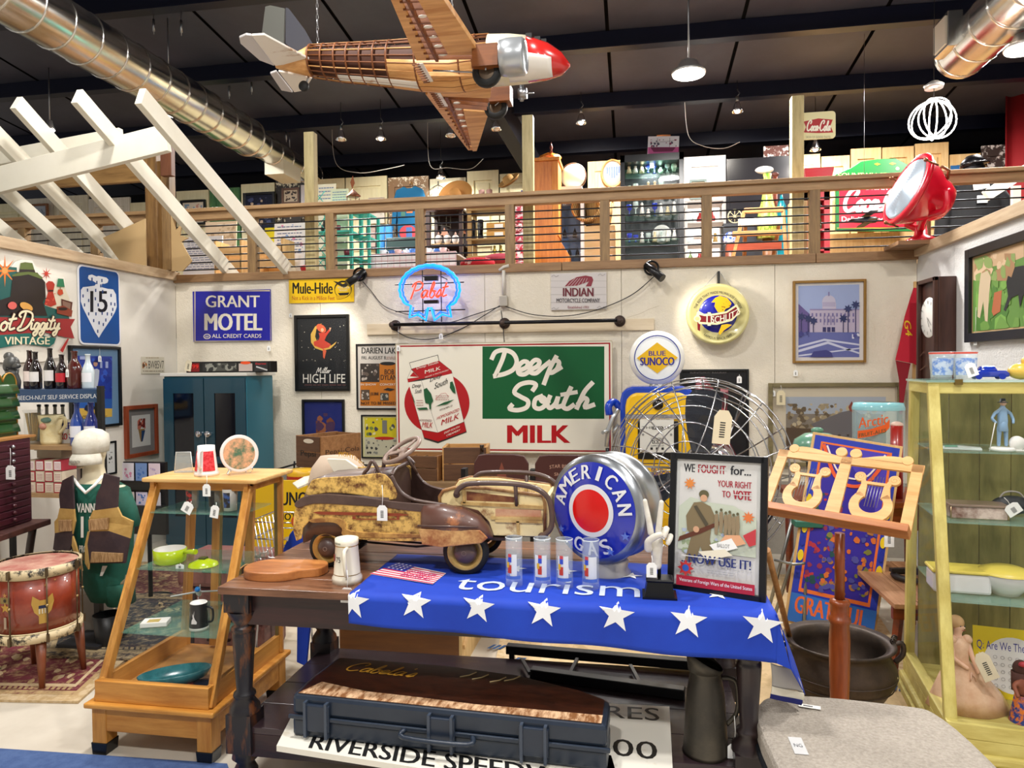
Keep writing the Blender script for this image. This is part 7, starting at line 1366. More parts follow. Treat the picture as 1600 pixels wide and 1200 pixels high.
pt=[(528,712),(556,713),(572,724),(575,735),(550,737),(538,730)]; B().prism([(q(*p).x,q(*p).z) for p in pt],-.12,-.1).obj('front_panel',t,mat=M('e4dcc8',.8)); a=Art(1,1,-.1205); a.pix(t,420,660,4.706); a.text('FIGHTING',0,0,1,1,'d8a010',.04,fn=lambda u,v:(515+185*u,250+85*u*u-30*v-8*math.sin(3*u))); a.obj('lettering',t)
B().loft([[(q(470,0).x+dx,-.1+dy,q(470,758).z+dz) for dx,dy,dz in((0,0,0),(.02,.1,.01),(.06,.18,.01),(.06,.19,.02),(.02,.11,.02),(0,0,.006))],[(q(462,0).x-.01+dx,-.08+dy,q(470,752).z+dz) for dx,dy,dz in((0,0,0),(.01,.08,.01),(.03,.14,.01),(.03,.15,.02),(.01,.09,.02),(0,0,.006))]]).obj('peak',t,mat=M('d8d0bc',.7))
B().bx(-.1,.1,-.05,.05,0,q(0,760).z).obj('stand_block',t,mat=BLACK)
t=T('gas_globe','round blue fuel globe with red centre dot and white lettering on a metal base','globe sign',(-.1,2.75,TZ),-30); r=.205; GZ=.06+r
B().lathe([(r*.88,-.1),(r,-.085),(r*1.01,-.06),(r*.97,-.05),(r*.97,.03),(r*1.0,.04),(r,.06),(r*.88,.075)],(0,0,GZ),52,'y').obj('metal_band',t,mat=M('a8acb0',.3,.9)); pr=[(r*f,-.1-.022*(1-f*f/.81)) for f in(0,.2,.4,.6,.75,.88)]
B().lathe(pr,(0,0,GZ),48,'y').obj('glass_lens',t,mat=M('1428b0',.15,kind='noise',c2='3a62d8',sc=7,coat=.8,thr=.66,w=.05)); B().lathe([(0,.08),(r*.88,.075)],(0,0,GZ),48,'y').obj('rear_lens',t,mat=M('c8ccd0',.2))
B().lathe([(.085,0),(.088,.012),(.075,.03),(.08,.055),(.07,.066),(0,.066)],n=32).obj('base_collar',t,mat=M('c8c4bc',.35,.6))
def dz(x,z): f=math.hypot(x,z)/r; return -.1-.022*(1-f*f/.81)-.0022
class DA(Art):
 def q(s,u,v): x,z=(u-.5)*s.w,(.5-v)*s.h; return (x,dz(x,z)-s.n*.0004,GZ+z)
a=DA(2*r,2*r); a.rg=.15
def sub(c,r0,r1,n=48,k=4):
 a.col(c); vs=[a.q(.5+(r0+(r1-r0)*j/k)*math.cos(2*math.pi*i/n)/(2*r),.5+(r0+(r1-r0)*j/k)*math.sin(2*math.pi*i/n)/(2*r)) for j in range(k+1) for i in range(n)]; a.b.add(vs,[(j*n+i,j*n+(i+1)%n,(j+1)*n+(i+1)%n,(j+1)*n+i) for j in range(k) for i in range(n)])
sub('e8e8ea',.0,r*.48); sub('e01410',.0,r*.39)
def arcl(word,a0,a1,rad,h,inside=False):
 for i,chh in enumerate(word):
  an=R(a0+(a1-a0)*i/(len(word)-1)); vs,fs=textmesh(chh,0); wd=h*(.25 if chh=='I' else 1. if chh=='M' else .72); a.col('e8e8ea')
  for dd in(-.002,.002):
   a.n+=.2; out=[]
   for u,v in vs:
    lx=(u-.5)*wd+dd; lr=(rad+h*v) if not inside else (rad+h*(1-v)); an2=an
    if not inside: X=lr*math.sin(an2)+lx*math.cos(an2); Z=lr*math.cos(an2)-lx*math.sin(an2)
    else: X=lr*math.sin(an2)+lx*(-math.cos(an2)); Z=lr*math.cos(an2)+lx*math.sin(an2)
    out.append(a.q(.5+X/(2*r),.5-Z/(2*r)))
   a.b.add(out,fs)
arcl('AMERICAN',-78,82,r*.58,.052); arcl('GAS',203,153,r*.55,.056,True)
for an in(118,238,150): a.star(.5+.4*math.sin(R(an)),.5-.4*math.cos(R(an)),.018,'5a7ad8')
a.obj('lettering',t)
t=T('hand_sculpture','white sculpted hand making a two-finger sign on a black pedestal','sculpture',(PZ(1030,930,TZ).x,2.5,TZ)); HN=M('e6e2d8',.4,kind='noise',c2='d8d2c4',sc=14,coat=.2); O_=t.location
B().loft([[(a_*s_,b_*s_2,z) for s_,s_2 in((-1,-1),(1,-1),(1,1),(-1,1))] for a_,b_,z in((.058,.05,0),(.058,.05,.012),(.05,.043,.014),(.042,.036,.06),(.046,.04,.066),(.042,.036,.07),(0.001,.001,.07))],smooth=False).obj('pedestal',t,mat=M('0a0a0c',.3)); B().cyl((0,0,.068),(0,0,.15),.006,n=10).obj('rod',t,mat=BLACK)
q=lambda x,y,dy=0:(PY(x,y,2.5+dy)-O_)
def skin(name,chains,mat,par,sub=2):
 vs=[];es=[];rs=[]
 for ch in chains:
  pr=None
  for e in ch:
   if isinstance(e,int): pr=e; continue
   vs.append(e[0]); rs.append(e[1])
   if pr is not None: es.append((pr,len(vs)-1))
   pr=len(vs)-1
 me=bpy.data.meshes.new(name); me.from_pydata([tuple(v) for v in vs],es,[]); o=bpy.data.objects.new(name,me); S.collection.objects.link(o); o.parent=par; me.materials.append(mat)
 md=o.modifiers.new('skin','SKIN'); me.skin_vertices.new(name='') if not me.skin_vertices else None
 for i,v in enumerate(me.skin_vertices[0].data): v.radius=(rs[i],rs[i]*.9); v.use_root=(i==0)
 md.use_smooth_shade=True; sm=o.modifiers.new('sub','SUBSURF'); sm.levels=sub; sm.render_levels=sub; return o
wr=q(1026,885); pm=q(1026,855); pt_=q(1025,835);
skin('hand',[[(q(1026,890),.021),(q(1026,872),.021),(q(1026,855),.027),(q(1026,836),.028)]],HN,t)
def fing(name,pts,rs): skin(name,[[(q(*p),r_*1.2) for p,r_ in zip(pts,rs)]],HN,t)
fing('index_finger',[(1018,838,0),(1015,820,0),(1011,800,0),(1007,779,0)],[.012,.0105,.0095,.008])
fing('middle_finger',[(1028,836,0),(1030,820,0),(1032,800,0),(1034,781,0)],[.012,.0105,.0095,.008])
fing('ring_finger',[(1036,838,0),(1042,824,-.01),(1041,828,-.032),(1036,842,-.036)],[.011,.0105,.0095,.008])
fing('little_finger',[(1044,846,0),(1048,836,-.01),(1047,842,-.03),(1042,852,-.034)],[.010,.009,.0085,.007])
fing('thumb',[(1014,862,-.01),(1012,846,-.03),(1024,838,-.045),(1036,834,-.05)],[.014,.012,.0105,.009])
pricetag(q(1018,868,-.05)+O_,'white price tag hung on the white hand sculpture wrist',string=.03,w=.035,h=.05)
t=T('framed_war_poster','black framed white poster about voting with marching soldiers standing on the table','poster',(.28,2.545,TZ),rot=(R(-6),0,R(-20))); W,H=.315,.49
f=B().mat(BLACK)
for s in(-1,1): f.bx(s*W/2-.0115,s*W/2+.0115,-.02,0,0,H).bx(-W/2,W/2,-.02,0,H/2+s*(H/2-.0115)-.0115,H/2+s*(H/2-.0115)+.0115)
f.obj('frame',t,bev=.002); B().bx(-W/2,W/2,-.01,-.002,.005,H-.005).obj('backing',t,mat=M('e8e8e4',.6)); B().bx(-W/2+.01,W/2-.01,-.016,-.015,.01,H-.01).obj('glass_pane',t,mat=GLASS); B().beam((0,.0,.3),(0,.13,.012),.03,.006).obj('easel_leg',t,mat=BLACK)
a=Art(W-.046,H-.046,-.0105,.0003); a.oz=H/2; a.rg=.6; RD2='b01c34'; BU='1c2a6a'
a.rect(0,0,1,1,'e6e4e0'); a.text('WE',.05,.035,.2,.1,'2a2a30',.03); a.text('FOUGHT',.24,.035,.6,.1,RD2,.03); a.rect(.23,.065,.61,.072,'e6e4e0'); a.text('for...',.66,.03,.92,.1,'2a2a30',.03); a.text('YOUR RIGHT',.5,.15,.93,.2,RD2,.02); a.text('TO',.56,.23,.67,.28,RD2,.03); a.text('VOTE',.7,.22,.93,.29,RD2,.04); a.rect(.69,.25,.94,.257,'e6e4e0')
a.poly([(0,.38),(.15,.3),(.4,.33),(.7,.34),(1,.42),(1,.72),(0,.72)],'d4dcc8'); a.blobs(.05,.55,.6,.75,['a8b890','c8cca8','b0bcd0'],40,.04)
a.star(.14,.19,.022,'e0883c',0,9,.5); a.star(.9,.42,.022,'e0783c',0,9,.5)
OL='7a6a4c'
a.poly([(.1,.45),(.2,.34),(.3,.33),(.42,.36),(.5,.46),(.44,.5),(.42,.62),(.5,.8),(.38,.82),(.3,.68),(.24,.8),(.1,.8),(.18,.6),(.12,.56)],OL); a.ell(.33,.27,.065,.035,'5a5438'); a.ell(.33,.3,.045,.028,'c89a78'); a.poly([(.0,.66),(.02,.62),(.5,.48),(.62,.45),(.62,.47),(.3,.58)],'5a2c18'); a.ell(.24,.55,.04,.025,'c89a78'); a.poly([(.2,.37),(.24,.36),(.4,.5),(.36,.52)],'4a4230')
for i,(u,v) in enumerate(((.5,.42),(.56,.4),(.62,.42),(.67,.41),(.72,.43),(.77,.42))): a.poly([(u-.025,v),(u+.02,v-.01),(u+.03,v+.08),(u+.015,v+.16),(u-.02,v+.15)],'8a785c'); a.ell(u,v-.02,.018,.012,'5a5438')
a.poly([(1,.5),(.84,.56),(.92,.64),(1,.62)],'b8343c'); a.poly([(.55,.63),(.62,.57),(.8,.56),(.88,.62),(.7,.66),(.62,.68)],'d8a078'); a.poly([(.42,.66),(.7,.59),(.78,.66),(.52,.72)],'ecece8'); a.text('BALLOT',.52,.64,.68,.67,'8a8a88',.02); a.poly([(.28,.72),(.62,.68),(.72,.72),(.4,.78)],'e4dcc4')
a.text('...NOW USE IT!',.06,.745,.95,.815,BU,.04); a.rects([(.06,.76,.6,.766)],'e6e4e0'); a.star(.12,.86,.03,'c03030',0,8,.6); a.disc(.12,.86,.012,'2a5ab0'); a.scrib(.4,.85,.75,.88,'9a9a98',2,.3); a.rect(0,.92,1,1,RD2); a.text('Veterans of Foreign Wars of the United States',.04,.94,.97,.975,'ece4e4',.01); a.obj('printed_face',t)
pricetag(PZ(1130,935,TZ)+Vector((0,0,.0)),'small white tag lying on the cloth in front of the framed poster',string=.0) if 0 else None
GL=M('dbe6ea',.03,alpha=.13,coat=.9)
for i,(px,lab) in enumerate(((803,'leftmost tall clear drinking glass on the blue cloth, with red and yellow print'),(848,'second tall drinking glass from the left, with a white label panel'),(883,'third tall drinking glass, white panel and striped red hat motif'),(924,'rightmost tall drinking glass, in front of the round fuel globe'))):
 p=PZ(px,918,TZ); t=T('drinking_glass',lab,'glass',(p.x,2.54,TZ+.0085),0,'printed tumblers on the banner'); r=.031
 B().lathe([(0,0),(r,.0),(r,.175),(r-.0015,.175),(r-.0018,.02),(0,.015)],n=32).obj('tumbler',t,mat=GL); B().lathe([(r,.173),(r+.0008,.175),(r-.0018,.1765)],n=32).obj('rim',t,mat=M('e8f0f4',.05,alpha=.7))
 B().lathe([(r-.002,.03),(r-.002,.118)],n=14,a0=(250,215,225,235)[i],a1=(300,310,305,320)[i]).obj('white_panel',t,mat=M('f0f0f2',.4));
 for nm,z0,z1,a0,a1,c_ in(('blue_motif',.028,.04,215,325,'4a6ac0'),('red_motif',.05,.08,235,262,'c03828'),('yellow_motif',.07,.09,228,245,'e0b020'),('hat_motif',.09,.108,238,262,'2a4ac0'),('hat_stripe',.108,.12,238,262,'c84048')): B().lathe([(r+.0006,z0),(r+.0006,z1)],n=8,a0=a0+(0,12,5,-4)[i],a1=a1+(0,12,5,-4)[i]).obj(nm,t,mat=M(c_,.4))
t=T('beer_stein','cream ceramic stein with gold bands and number 75 near the cutting board','stein',(PZ(547,905,TZ).x,2.52,TZ)); SM=M('e8e0cc',.3,coat=.5)
B().lathe([(0,0),(.057,0),(.056,.02),(.05,.03),(.042,.14),(.044,.145),(.044,.165),(.04,.166),(.037,.05),(0,.03)],n=36).obj('vessel',t,mat=SM)
B().tube(crom([(.018,-.04,.135),(.022,-.075,.13),(.026,-.082,.09),(.024,-.068,.045),(.02,-.05,.035)],5),.0075,8).obj('handle',t,mat=SM)
for z,rr_ in((.032,.0505),(.138,.0428)): B().lathe([(rr_,z),(rr_+.0005,z+.003)],n=32).obj('gold_band',t,mat=M('b08a3c',.3,.6))
vs,fs=textmesh('75',0); an0=R(-122); B().add([((.0475)*math.cos(an0+u*.42),.0475*math.sin(an0+u*.42),.082+.02*v) for u,v in vs],fs).obj('number_print',t,mat=M('2a2420',.5),fix=False); vs,fs=textmesh('St. Andrews',0); B().add([((.0452)*math.cos(R(-150)+u*.9),.0452*math.sin(R(-150)+u*.9),.148+.009*v) for u,v in vs],fs).obj('rim_print',t,mat=M('2a4a3a',.5),fix=False)
B().lathe([(.048,.085),(.0475,.11)],n=6,a0=208,a1=228).obj('red_crest',t,mat=M('8a1c2c',.5))
tg=pricetag(PZ(551,914,TZ)+Vector((0,-.05,.07)),'white price tag hanging over the table edge from the stein',string=.07,w=.05,h=.055)
t=T('cutting_board','round olive-wood cutting board with natural edge on the left of the table','cutting board',(PZ(446,895,TZ).x,2.58,TZ)); OLW=wood('7a3a1c','d08a4c','x',.35,2.5,6)
o_=[(-.145,.02),(-.14,-.05),(-.1,-.1),(-.03,-.115),(.05,-.1),(.1,-.05),(.155,-.02),(.165,.04),(.13,.09),(.05,.1),(-.04,.08),(-.1,.075)]
B().prism(crom(o_,4,True),0,.034,'xy').obj('slab',t,mat=OLW,bev=.004); B().tube(crom([(-.14,.02,.02),(-.16,.0,.03),(-.17,-.03,.02)],4),.003,5).obj('cord',t,mat=M('a87a48',.8))
tag(B().prism([(-.03,-.015),(.03,-.02),(.035,.02),(-.025,.03)],0,.002,'xy').obj('paper_tag',mat=WHITE,loc=(PZ(388,905,TZ).x,2.53,TZ)),'white card tag lying left of the cutting board on the table','tag')
t=T('flag_postcard','stars and stripes postcard with pink lettering lying on the blue cloth','postcard',(0,0,0)); P=[PZ(x,y,TZ+.009) for x,y in((578,897),(620,880),(697,896),(676,913))]; c_=sum(P,Vector())/4; t.location=c_
Pm=lambda u,v:(P[0].lerp(P[3],u)).lerp(P[1].lerp(P[2],u),v)-c_
def cp(L,c,z,n='print_colour'): b=B(); [b.add([Pm(*p)+Vector((0,0,z)) for p in q_],[tuple(range(len(q_)))]) for q_ in L]; return b.obj(n,t,mat=M(c,.4),fix=False)
B().add([Pm(0,0),Pm(1,0),Pm(1,1),Pm(0,1),Pm(0,0)+Vector((0,0,.0015)),Pm(1,0)+Vector((0,0,.0015)),Pm(1,1)+Vector((0,0,.0015)),Pm(0,1)+Vector((0,0,.0015))],[(0,1,2,3),(4,5,6,7),(0,1,5,4),(1,2,6,5),(2,3,7,6),(3,0,4,7)]).obj('card',t,mat=M('ece8e8',.4))
cp([[(.3 if i>3 else 0,i/7*1.0),(1,i/7),(1,i/7+.07),(.3 if i>3 else 0,i/7+.07)] for i in range(7)],'d84060',.002,'stripes'); cp([[(0,.5),(.38,.5),(.38,1),(0,1)]],'1c2a9c',.0024,'star_field'); cp([[(.04+.08*i,.56+.13*j),(.07+.08*i,.56+.13*j),(.07+.08*i,.62+.13*j),(.04+.08*i,.62+.13*j)] for i in range(4) for j in range(4)],'e8e8f0',.0028,'stars')
vs,fs=textmesh('LET FREEDOM\nRING FOR ALL',0); B().add([Pm(.42+.5*u,.15+.6*v)+Vector((0,0,.0032)) for u,v in vs],fs).obj('pink_lettering',t,mat=M('c81c70',.5),fix=False)
t=T('rifle_case','long dark plastic rifle case with a field-scene lid lying on the lower table shelf','case',(-.64,2.46,.293),-3); CS=M('1c2636',.35,kind='noise',c2='26303e',sc=8,w=.2)
lid=[(-.56,.205),(-.555,.2),(-.2,.2),(.1,.2),(.42,.12),(.555,.03),(.56,-.15),(-.56,-.15),(-.565,.1)]
out=[(-.55,.19),(-.1,.2),(.2,.17),(.45,.09),(.555,.03),(.56,-.15),(-.56,-.15),(-.565,.0)]
B().prism(out,.075,.15,'xy').obj('lid',t,mat=CS,bev=.015); B().prism(out,0,.07,'xy').obj('lower_shell',t,mat=CS,bev=.012)
ins=[(x*.965,y*.93-.0) for x,y in out]; B().prism(ins,.15,.1515,'xy').obj('lid_picture',t,mat=M('2a140e',.3,kind='noise',c2='4a2416',sc=16,st=(1,3,1),coat=.5,w=.15))
B().prism([(-.54,-.138),(-.5,-.04),(-.3,-.08),(-.1,-.085),(.1,-.095),(.3,-.09),(.54,-.085),(.54,-.138)],.1515,.1522,'xy').obj('field_grass',t,mat=M('8a5a34',.5,kind='noise',c2='e8c098',sc=22,st=(2,.6,1),w=.1,coat=.5))
stk=script("Cabela's",.3) if 0 else None
SCR2=[]; x=0
for ch in "Cabela's":
 a_,s_=SCR[ch]; SCR2+=[[(x+p[0]+.3*p[1],p[1]) for p in crom(k,5)] for k in s_]; x+=a_
A2=Art(1,1); b=B()
for i,k in enumerate(SCR2):
 P=[Vector((-.47+u*.042,.07+v*.036-.012*u*.1)) for u,v in k]; n=len(P); vs=[]
 for j in range(n):
  d=P[min(j+1,n-1)]-P[max(j-1,0)]; d.normalize(); nn=Vector((-d.y,d.x))*.0035; vs+=[(P[j].x+nn.x,P[j].y+nn.y,.1526+i*.00005+j*2e-6),(P[j].x-nn.x,P[j].y-nn.y,.1526+i*.00005+j*2e-6)]
 b.add(vs,[(2*j,2*j+1,2*j+3,2*j+2) for j in range(n-1)])
b.obj('gold_lettering',t,mat=M('d8a030',.4),fix=False)
for (px,py) in((.02,.12),(.07,.11),(.14,.1),(.19,.12)): B().tube([(px-.03,py-.02,.1535),(px,py,.1535),(px+.02,py+.03,.1535)],.0022,4).obj('antler_print',t,mat=M('d8c08c',.5))
B().bx(-.57,.57,-.16,-.148,.066,.08).obj('seam_rib',t,mat=CS,bev=.003)
for x_ in(-.46,.0,.32):
 o_=B().bx(x_-.05,x_+.05,-.166,-.15,.03,.125).obj('latch',t,mat=M('222c3c',.3),bev=.004)
 for dx in(-.04,.04): B().bx(x_+dx-.005,x_+dx+.005,-.172,-.15,.01+(.0 if dx<0 else .0),.135).obj('latch_rib',o_,mat=M('3a4454',.3))
B().tube(crom([(-.13,-.155,.07),(-.12,-.19,.06),(.1,-.19,.06),(.11,-.155,.07)],4),.009,8).obj('handle',t,mat=CS)
def flat(nm,lab,pts,z,th,texts,c='e4e0d4'):
 P=[PZ(x,y,z) for x,y in pts]; c_=sum(P,Vector())/4; t=T(nm,lab,'sign',c_); B().prism([(p.x-c_.x,p.y-c_.y) for p in P],-th,0,'xy').obj('panel',t,mat=M(c,.5,kind='noise',c2='cfc6b0',sc=4,w=.05,thr=.65))
 for s0,(u0,v0,u1,v1),cc in texts:
  vs,fs=textmesh(s0,0)
  for dd in(0,.004): B().add([P[0].lerp(P[1],u0+(u1-u0)*u+dd).lerp(P[3].lerp(P[2],u0+(u1-u0)*u+dd),v1+(v0-v1)*v)-c_+Vector((0,0,.0006+dd*.02)) for u,v in vs],fs).obj('lettering',t,mat=M(cc,.5),fix=False)
 return t
flat('speedway_sign','white enamel sign with slanted black letters lying under the rifle case',[(455,1120),(955,1180),(975,1250),(432,1165)],.291,.02,[('RIVERSIDE SPEEDWAY',(.1,.5,.95,.93),'141414')])
flat('number_sign','white wooden sign with black letters and zeros on the shelf right of the rifle case',[(935,1098),(1046,1104),(1052,1220),(935,1205)],.291,.02,[('RES',(.1,.04,.85,.24),'1c1c1c'),('300',(-.1,.55,.8,.78),'1c1c1c')])
t=T('metal_pitcher','tall rusty grey metal pitcher with slanted mouth on the lower shelf at right','pitcher',(PZ(1100,1160,.27).x,2.5,.27)); OC=M('4a4640',.45,.7,kind='noise',c2='5c564c',sc=6)
B().lathe([(0,.004),(.078,.004),(.08,.0),(.076,.012),(.064,.2),(.052,.275),(.058,.285),(.055,.29)],n=32).obj('vessel',t,mat=OC)
B().loft([[(.058*math.cos(R(k*18)),.058*math.sin(R(k*18)),.285) for k in range(20)],[(.062*math.cos(R(k*18))-.004,.062*math.sin(R(k*18)),.325-.035*math.cos(R(k*18))*1.0) for k in range(20)]],caps=False).obj('slanted_mouth',t,mat=OC,thick=.002)
B().lathe([(0,.28),(.05,.28)],n=20).obj('dark_opening',t,mat=M('0a0908',.8)); B().tube(crom([(.05,0,.26),(.1,0,.25),(.105,0,.15),(.07,0,.1)],5),.008,8).obj('handle',t,mat=OC)  # near-black disc paints the shade inside the mouth
pricetag(Vector((t.location.x+.09,2.46,.42)),'white price tag hanging from the metal pitcher handle',string=.1,w=.045,h=.05)
t=T('luggage_rack','black steel frame with angled struts on the floor behind the lower shelf','rack',(-.3,3.0,.0)); q=lambda x,y,Z:PZ(x,y,Z)-t.location
for (a0,b0,z) in(((792,1013),(1105,1040),.3),((830,1050),(1070,1083),.293)): B().beam(q(*a0,z),q(*b0,z),.045,.04).obj('rail',t,mat=BLACK,bev=.003)
for (a0,b0) in(((815,1030),(828,1052)),((902,1030),(888,1058)),((985,1040),(1000,1068))): B().beam(q(*a0,.3),q(*b0,.3),.014,.014).obj('strut',t,mat=BLACK)
for a0 in((800,1016),(1098,1040)): g=q(*a0,.3); B().bx(g.x-.012,g.x+.012,g.y-.012,g.y+.012,0,.3).obj('leg',t,mat=BLACK)
# ---------------- rugs
def rug(nm,lab,pts,c1,c2,border,cat='rug',z=.012,med=True,sd=1,zb=0.001,mots=60):
 P=[PZ(x,y,0) for x,y in pts]; c_=sum(P,Vector())/4; t=T(nm,lab,cat,(c_.x,c_.y,zb)); q=lambda u,v:P[0].lerp(P[1],u).lerp(P[3].lerp(P[2],u),v)-c_
 B().prism([(q(u,v).x,q(u,v).y) for u,v in((0,0),(1,0),(1,1),(0,1))],0,z,'xy').obj('woven_field',t,mat=M(border,.95,kind='noise',c2=c2,sc=30,w=.1,bump=.3))
 b=B(); zz=z
 def layer(L,c):
  nonlocal zz; zz+=.0006; bb.mat(M(c,.95,kind='noise',c2=c2 if c!=c2 else c1,sc=26,w=.12,thr=.6))
  for p in L: bb.add([q(*w)+Vector((0,0,zz)) for w in p],[tuple(range(len(p)))])
 bb=b; R_=lambda a,b_,c,d:[(a,b_),(c,b_),(c,d),(a,d)]
 layer([R_(.05,.06,.95,.94)],c2); layer([R_(.08,.1,.92,.9)],c1); layer([R_(.11,.14,.89,.86)],border); layer([R_(.13,.17,.87,.83)],c1)
 rr=random.Random(sd); L=[];L2=[]
 for i in range(mots):
  u,v,s=rr.uniform(.14,.86),rr.uniform(.18,.82),rr.uniform(.01,.03); k=[(u+s*math.cos(a)*rr.uniform(.5,1.2),v+s*1.5*math.sin(a)*rr.uniform(.5,1.2)) for a in(0,1,2,3,4,5)]; (L if i%2 else L2).append(k)
 for i in range(24): L.append(R_(.09+.8*i/24,.105,.11+.8*i/24,.135)); L2.append(R_(.09+.8*i/24,.865,.11+.8*i/24,.895))
 layer(L,c2); layer(L2,border); b.obj('woven_pattern',t,fix=False); return t
rug('oriental_rug','red patterned rug under the drum with a cream edge stripe',[(-120,1095),(122,1100),(262,975),(-60,975)],'6a2430','b09468','c8b08c','rug',sd=2)
rug('oriental_rug','dark charcoal floral rug under the mannequin stand, overlapping the red rug',[(60,1032),(330,1040),(345,935),(100,930)],'2e3036','a89470','3c3438','rug',z=.01,zb=.016,sd=4)
rug('oriental_rug','wide dark red and tan rug at the back left behind the small display case',[(70,945),(430,950),(430,880),(140,880)],'5a2a2c','b89c70','7a6a50','rug',sd=6)
rug('nautical_rug','cream rug with blue border motifs under and behind the farm table',[(735,1250),(1560,1250),(1330,900),(800,900)],'d8bc90','c8ac80','dcc8a4','rug',sd=8)
t=T('rug_motifs','blue geometric border motifs of the cream nautical rug','rug') if 0 else None
nr=[o for o in S.objects if o.name.startswith('nautical_rug')][0]; b=B().mat(M('2a4f80',.95)); rr=random.Random(12)
for x,y in((770,1015),(1125,1020),(1160,1005),(1375,1035),(1395,1020),(1215,1110),(1240,1150),(1390,1080),(1225,1060),(800,1035),(1150,1060),(1222,1180)):
 p=PZ(x,y,.0)-nr.location
 for k in range(3): s=.03; b.add([(p.x-s+k*.03,p.y-s,.0165),(p.x-s+.018+k*.03,p.y-s,.0165),(p.x+.018+k*.03,p.y+s,.0165),(p.x+k*.03,p.y+s,.0165)],[(0,1,2,3)])
tag(b.obj('blue_border_motif',nr,fix=False),kind='stuff')
P=[PZ(-60,1168,0),PZ(355,1196,0),PZ(400,1330,0),PZ(-60,1330,0)]
tag(B().prism([(p.x,p.y) for p in P],0,.008,'xy').obj('blue_mat',mat=M('3c5484',.95,kind='carpet',c2='48608f',sc=20,bump=.4)),'flat blue floor mat at the bottom left edge','mat')
# ---------------- small display case
OAK=wood('a8661c','dca04c','z',.4); OAKX=wood('a8661c','d89a46','x',.4)
t=T('display_case','honey oak display case with sloping glass sides and black feet left of the farm table','display case',(-1.965,2.6,0)); bw,dp=.27,.62; tw,t0,t1=.265,.35,.66; zb,zt=.24,1.1
FB=[(-bw,0),(bw,0),(bw,dp),(-bw,dp)]; FT=[(-tw+.03,t0+.03),(tw-.03,t0+.03),(tw-.03,t1),(-tw+.03,t1)]
B().bx(-bw,bw,0,dp,.10,.2).obj('base_rail',t,mat=OAKX,bev=.003); B().bx(-bw-.025,bw+.025,-.025,dp+.02,.2,.222).obj('base_moulding',t,mat=OAKX,bev=.006)
for x,y in((-bw+.03,.03),(bw-.03,.03),(bw-.03,dp-.03),(-bw+.03,dp-.03)):
 B().bx(x-.033,x+.033,y-.033,y+.033,.045,.198).obj('corner_leg',t,mat=OAK,bev=.003); B().prism([(x-.038,.05),(x+.038,.05),(x+.032,.0),(x-.032,.0)],y-.036,y+.036).obj('black_foot',t,mat=M('0c0d10',.3),bev=.003)
for i in range(4): B().beam((FB[i][0]*.94,FB[i][1]+(.02 if i<2 else -.02),.222),(FT[i][0],FT[i][1],zt-.03),.035,.035).obj('corner_post',t,mat=OAK,bev=.004)
B().bx(-bw+.01,bw-.01,.0,.03,.222,.31).obj('lower_front_rail',t,mat=OAKX,bev=.003);
for s in(-1,1): B().bx(s*(bw-.02)-.012,s*(bw-.02)+.012,.03,dp-.03,.222,.31).obj('lower_side_rail',t,mat=wood('b87828','e0a452','y',.4))
B().bx(-tw+.02,tw-.02,t0+.02,t0+.045,zt-.05,zt-.012).bx(-tw+.02,-tw+.04,t0,t1,zt-.05,zt-.012).bx(tw-.04,tw-.02,t0,t1,zt-.05,zt-.012).obj('top_rail',t,mat=OAKX); B().bx(-bw+.02,bw-.02,.02,dp-.02,.222,.232).obj('case_floor',t,mat=wood('a87030','c89450','x'))
B().bx(-tw-.01,tw+.03,t0-.02,t1+.03,zt-.012,zt+.008).obj('top_board',t,mat=wood('cc9650','e8c080','x',.4),bev=.006)
def face(a_,b_,nm='glass_pane'):
 v=[(FB[a_][0]*.94,FB[a_][1]+(.012 if a_<2 else -.02),.31),(FB[b_][0]*.94,FB[b_][1]+(.012 if b_<2 else -.02),.31),(FT[b_][0],FT[b_][1],zt-.05),(FT[a_][0],FT[a_][1],zt-.05)]; B().add(v,[(0,1,2,3)]).obj(nm,t,mat=GLASS,thick=.003)
face(0,1); face(1,2); face(3,0)
for s in(-1,1):
 B().beam((s*.09+.0,dp-.03,.24),(s*.09,t1-.01,zt-.05),.04,.02).obj('rear_stile',t,mat=OAK); B().beam((s*.055,dp-.045,.26),(s*.055,t1-.03,zt-.06),.012,.006).obj('brass_shelf_track',t,mat=M('8a7a50',.4,.8))
B().beam((bw*.93,dp-.04,.25),(tw-.04,t1-.02,zt-.05),.015,.008).obj('brass_shelf_track',t,mat=M('8a7a50',.4,.8))
SH={}
for z,k in((.47,.0),(.72,.35),(.955,.7)):
 f=(z-.222)/(zt-.25); hw_=bw*(1-f)+tw*f-.035; ya=.03+f*.33; yc_=dp-.07-(dp-t1)*f; B().bx(-hw_,hw_,ya,yc_,z-.006,z).obj('glass_shelf',t,mat=GREENGLASS); SH[z]=(ya,yc_)
O=t.location
def inC(px,py,z): p=PZ(px,py,z); return p
ztp=zt+.0085
t=T('red_white_pitcher','white pitcher with red glitter panels on top of the oak display case','pitcher',(-1.98,3.04,ztp)); B().lathe([(0,0),(.055,0),(.056,.012),(.05,.02),(.04,.115),(.038,.14),(.033,.14),(.04,.03),(0,.02)],n=28).obj('vessel',t,mat=M('ece8e6',.3)); B().lathe([(.0515,.024),(.0415,.115)],n=10,a0=185,a1=250).lathe([(.0515,.024),(.0415,.115)],n=10,a0=285,a1=350).obj('red_glitter_panel',t,mat=M('c81c28',.5,kind='noise',c2='e84850',sc=60,w=.05)); B().tube(crom([(.0,-.04,.12),(.01,-.075,.11),(.012,-.075,.05),(.0,-.048,.04)],4),.007,8).obj('handle',t,mat=M('ece8e6',.3))
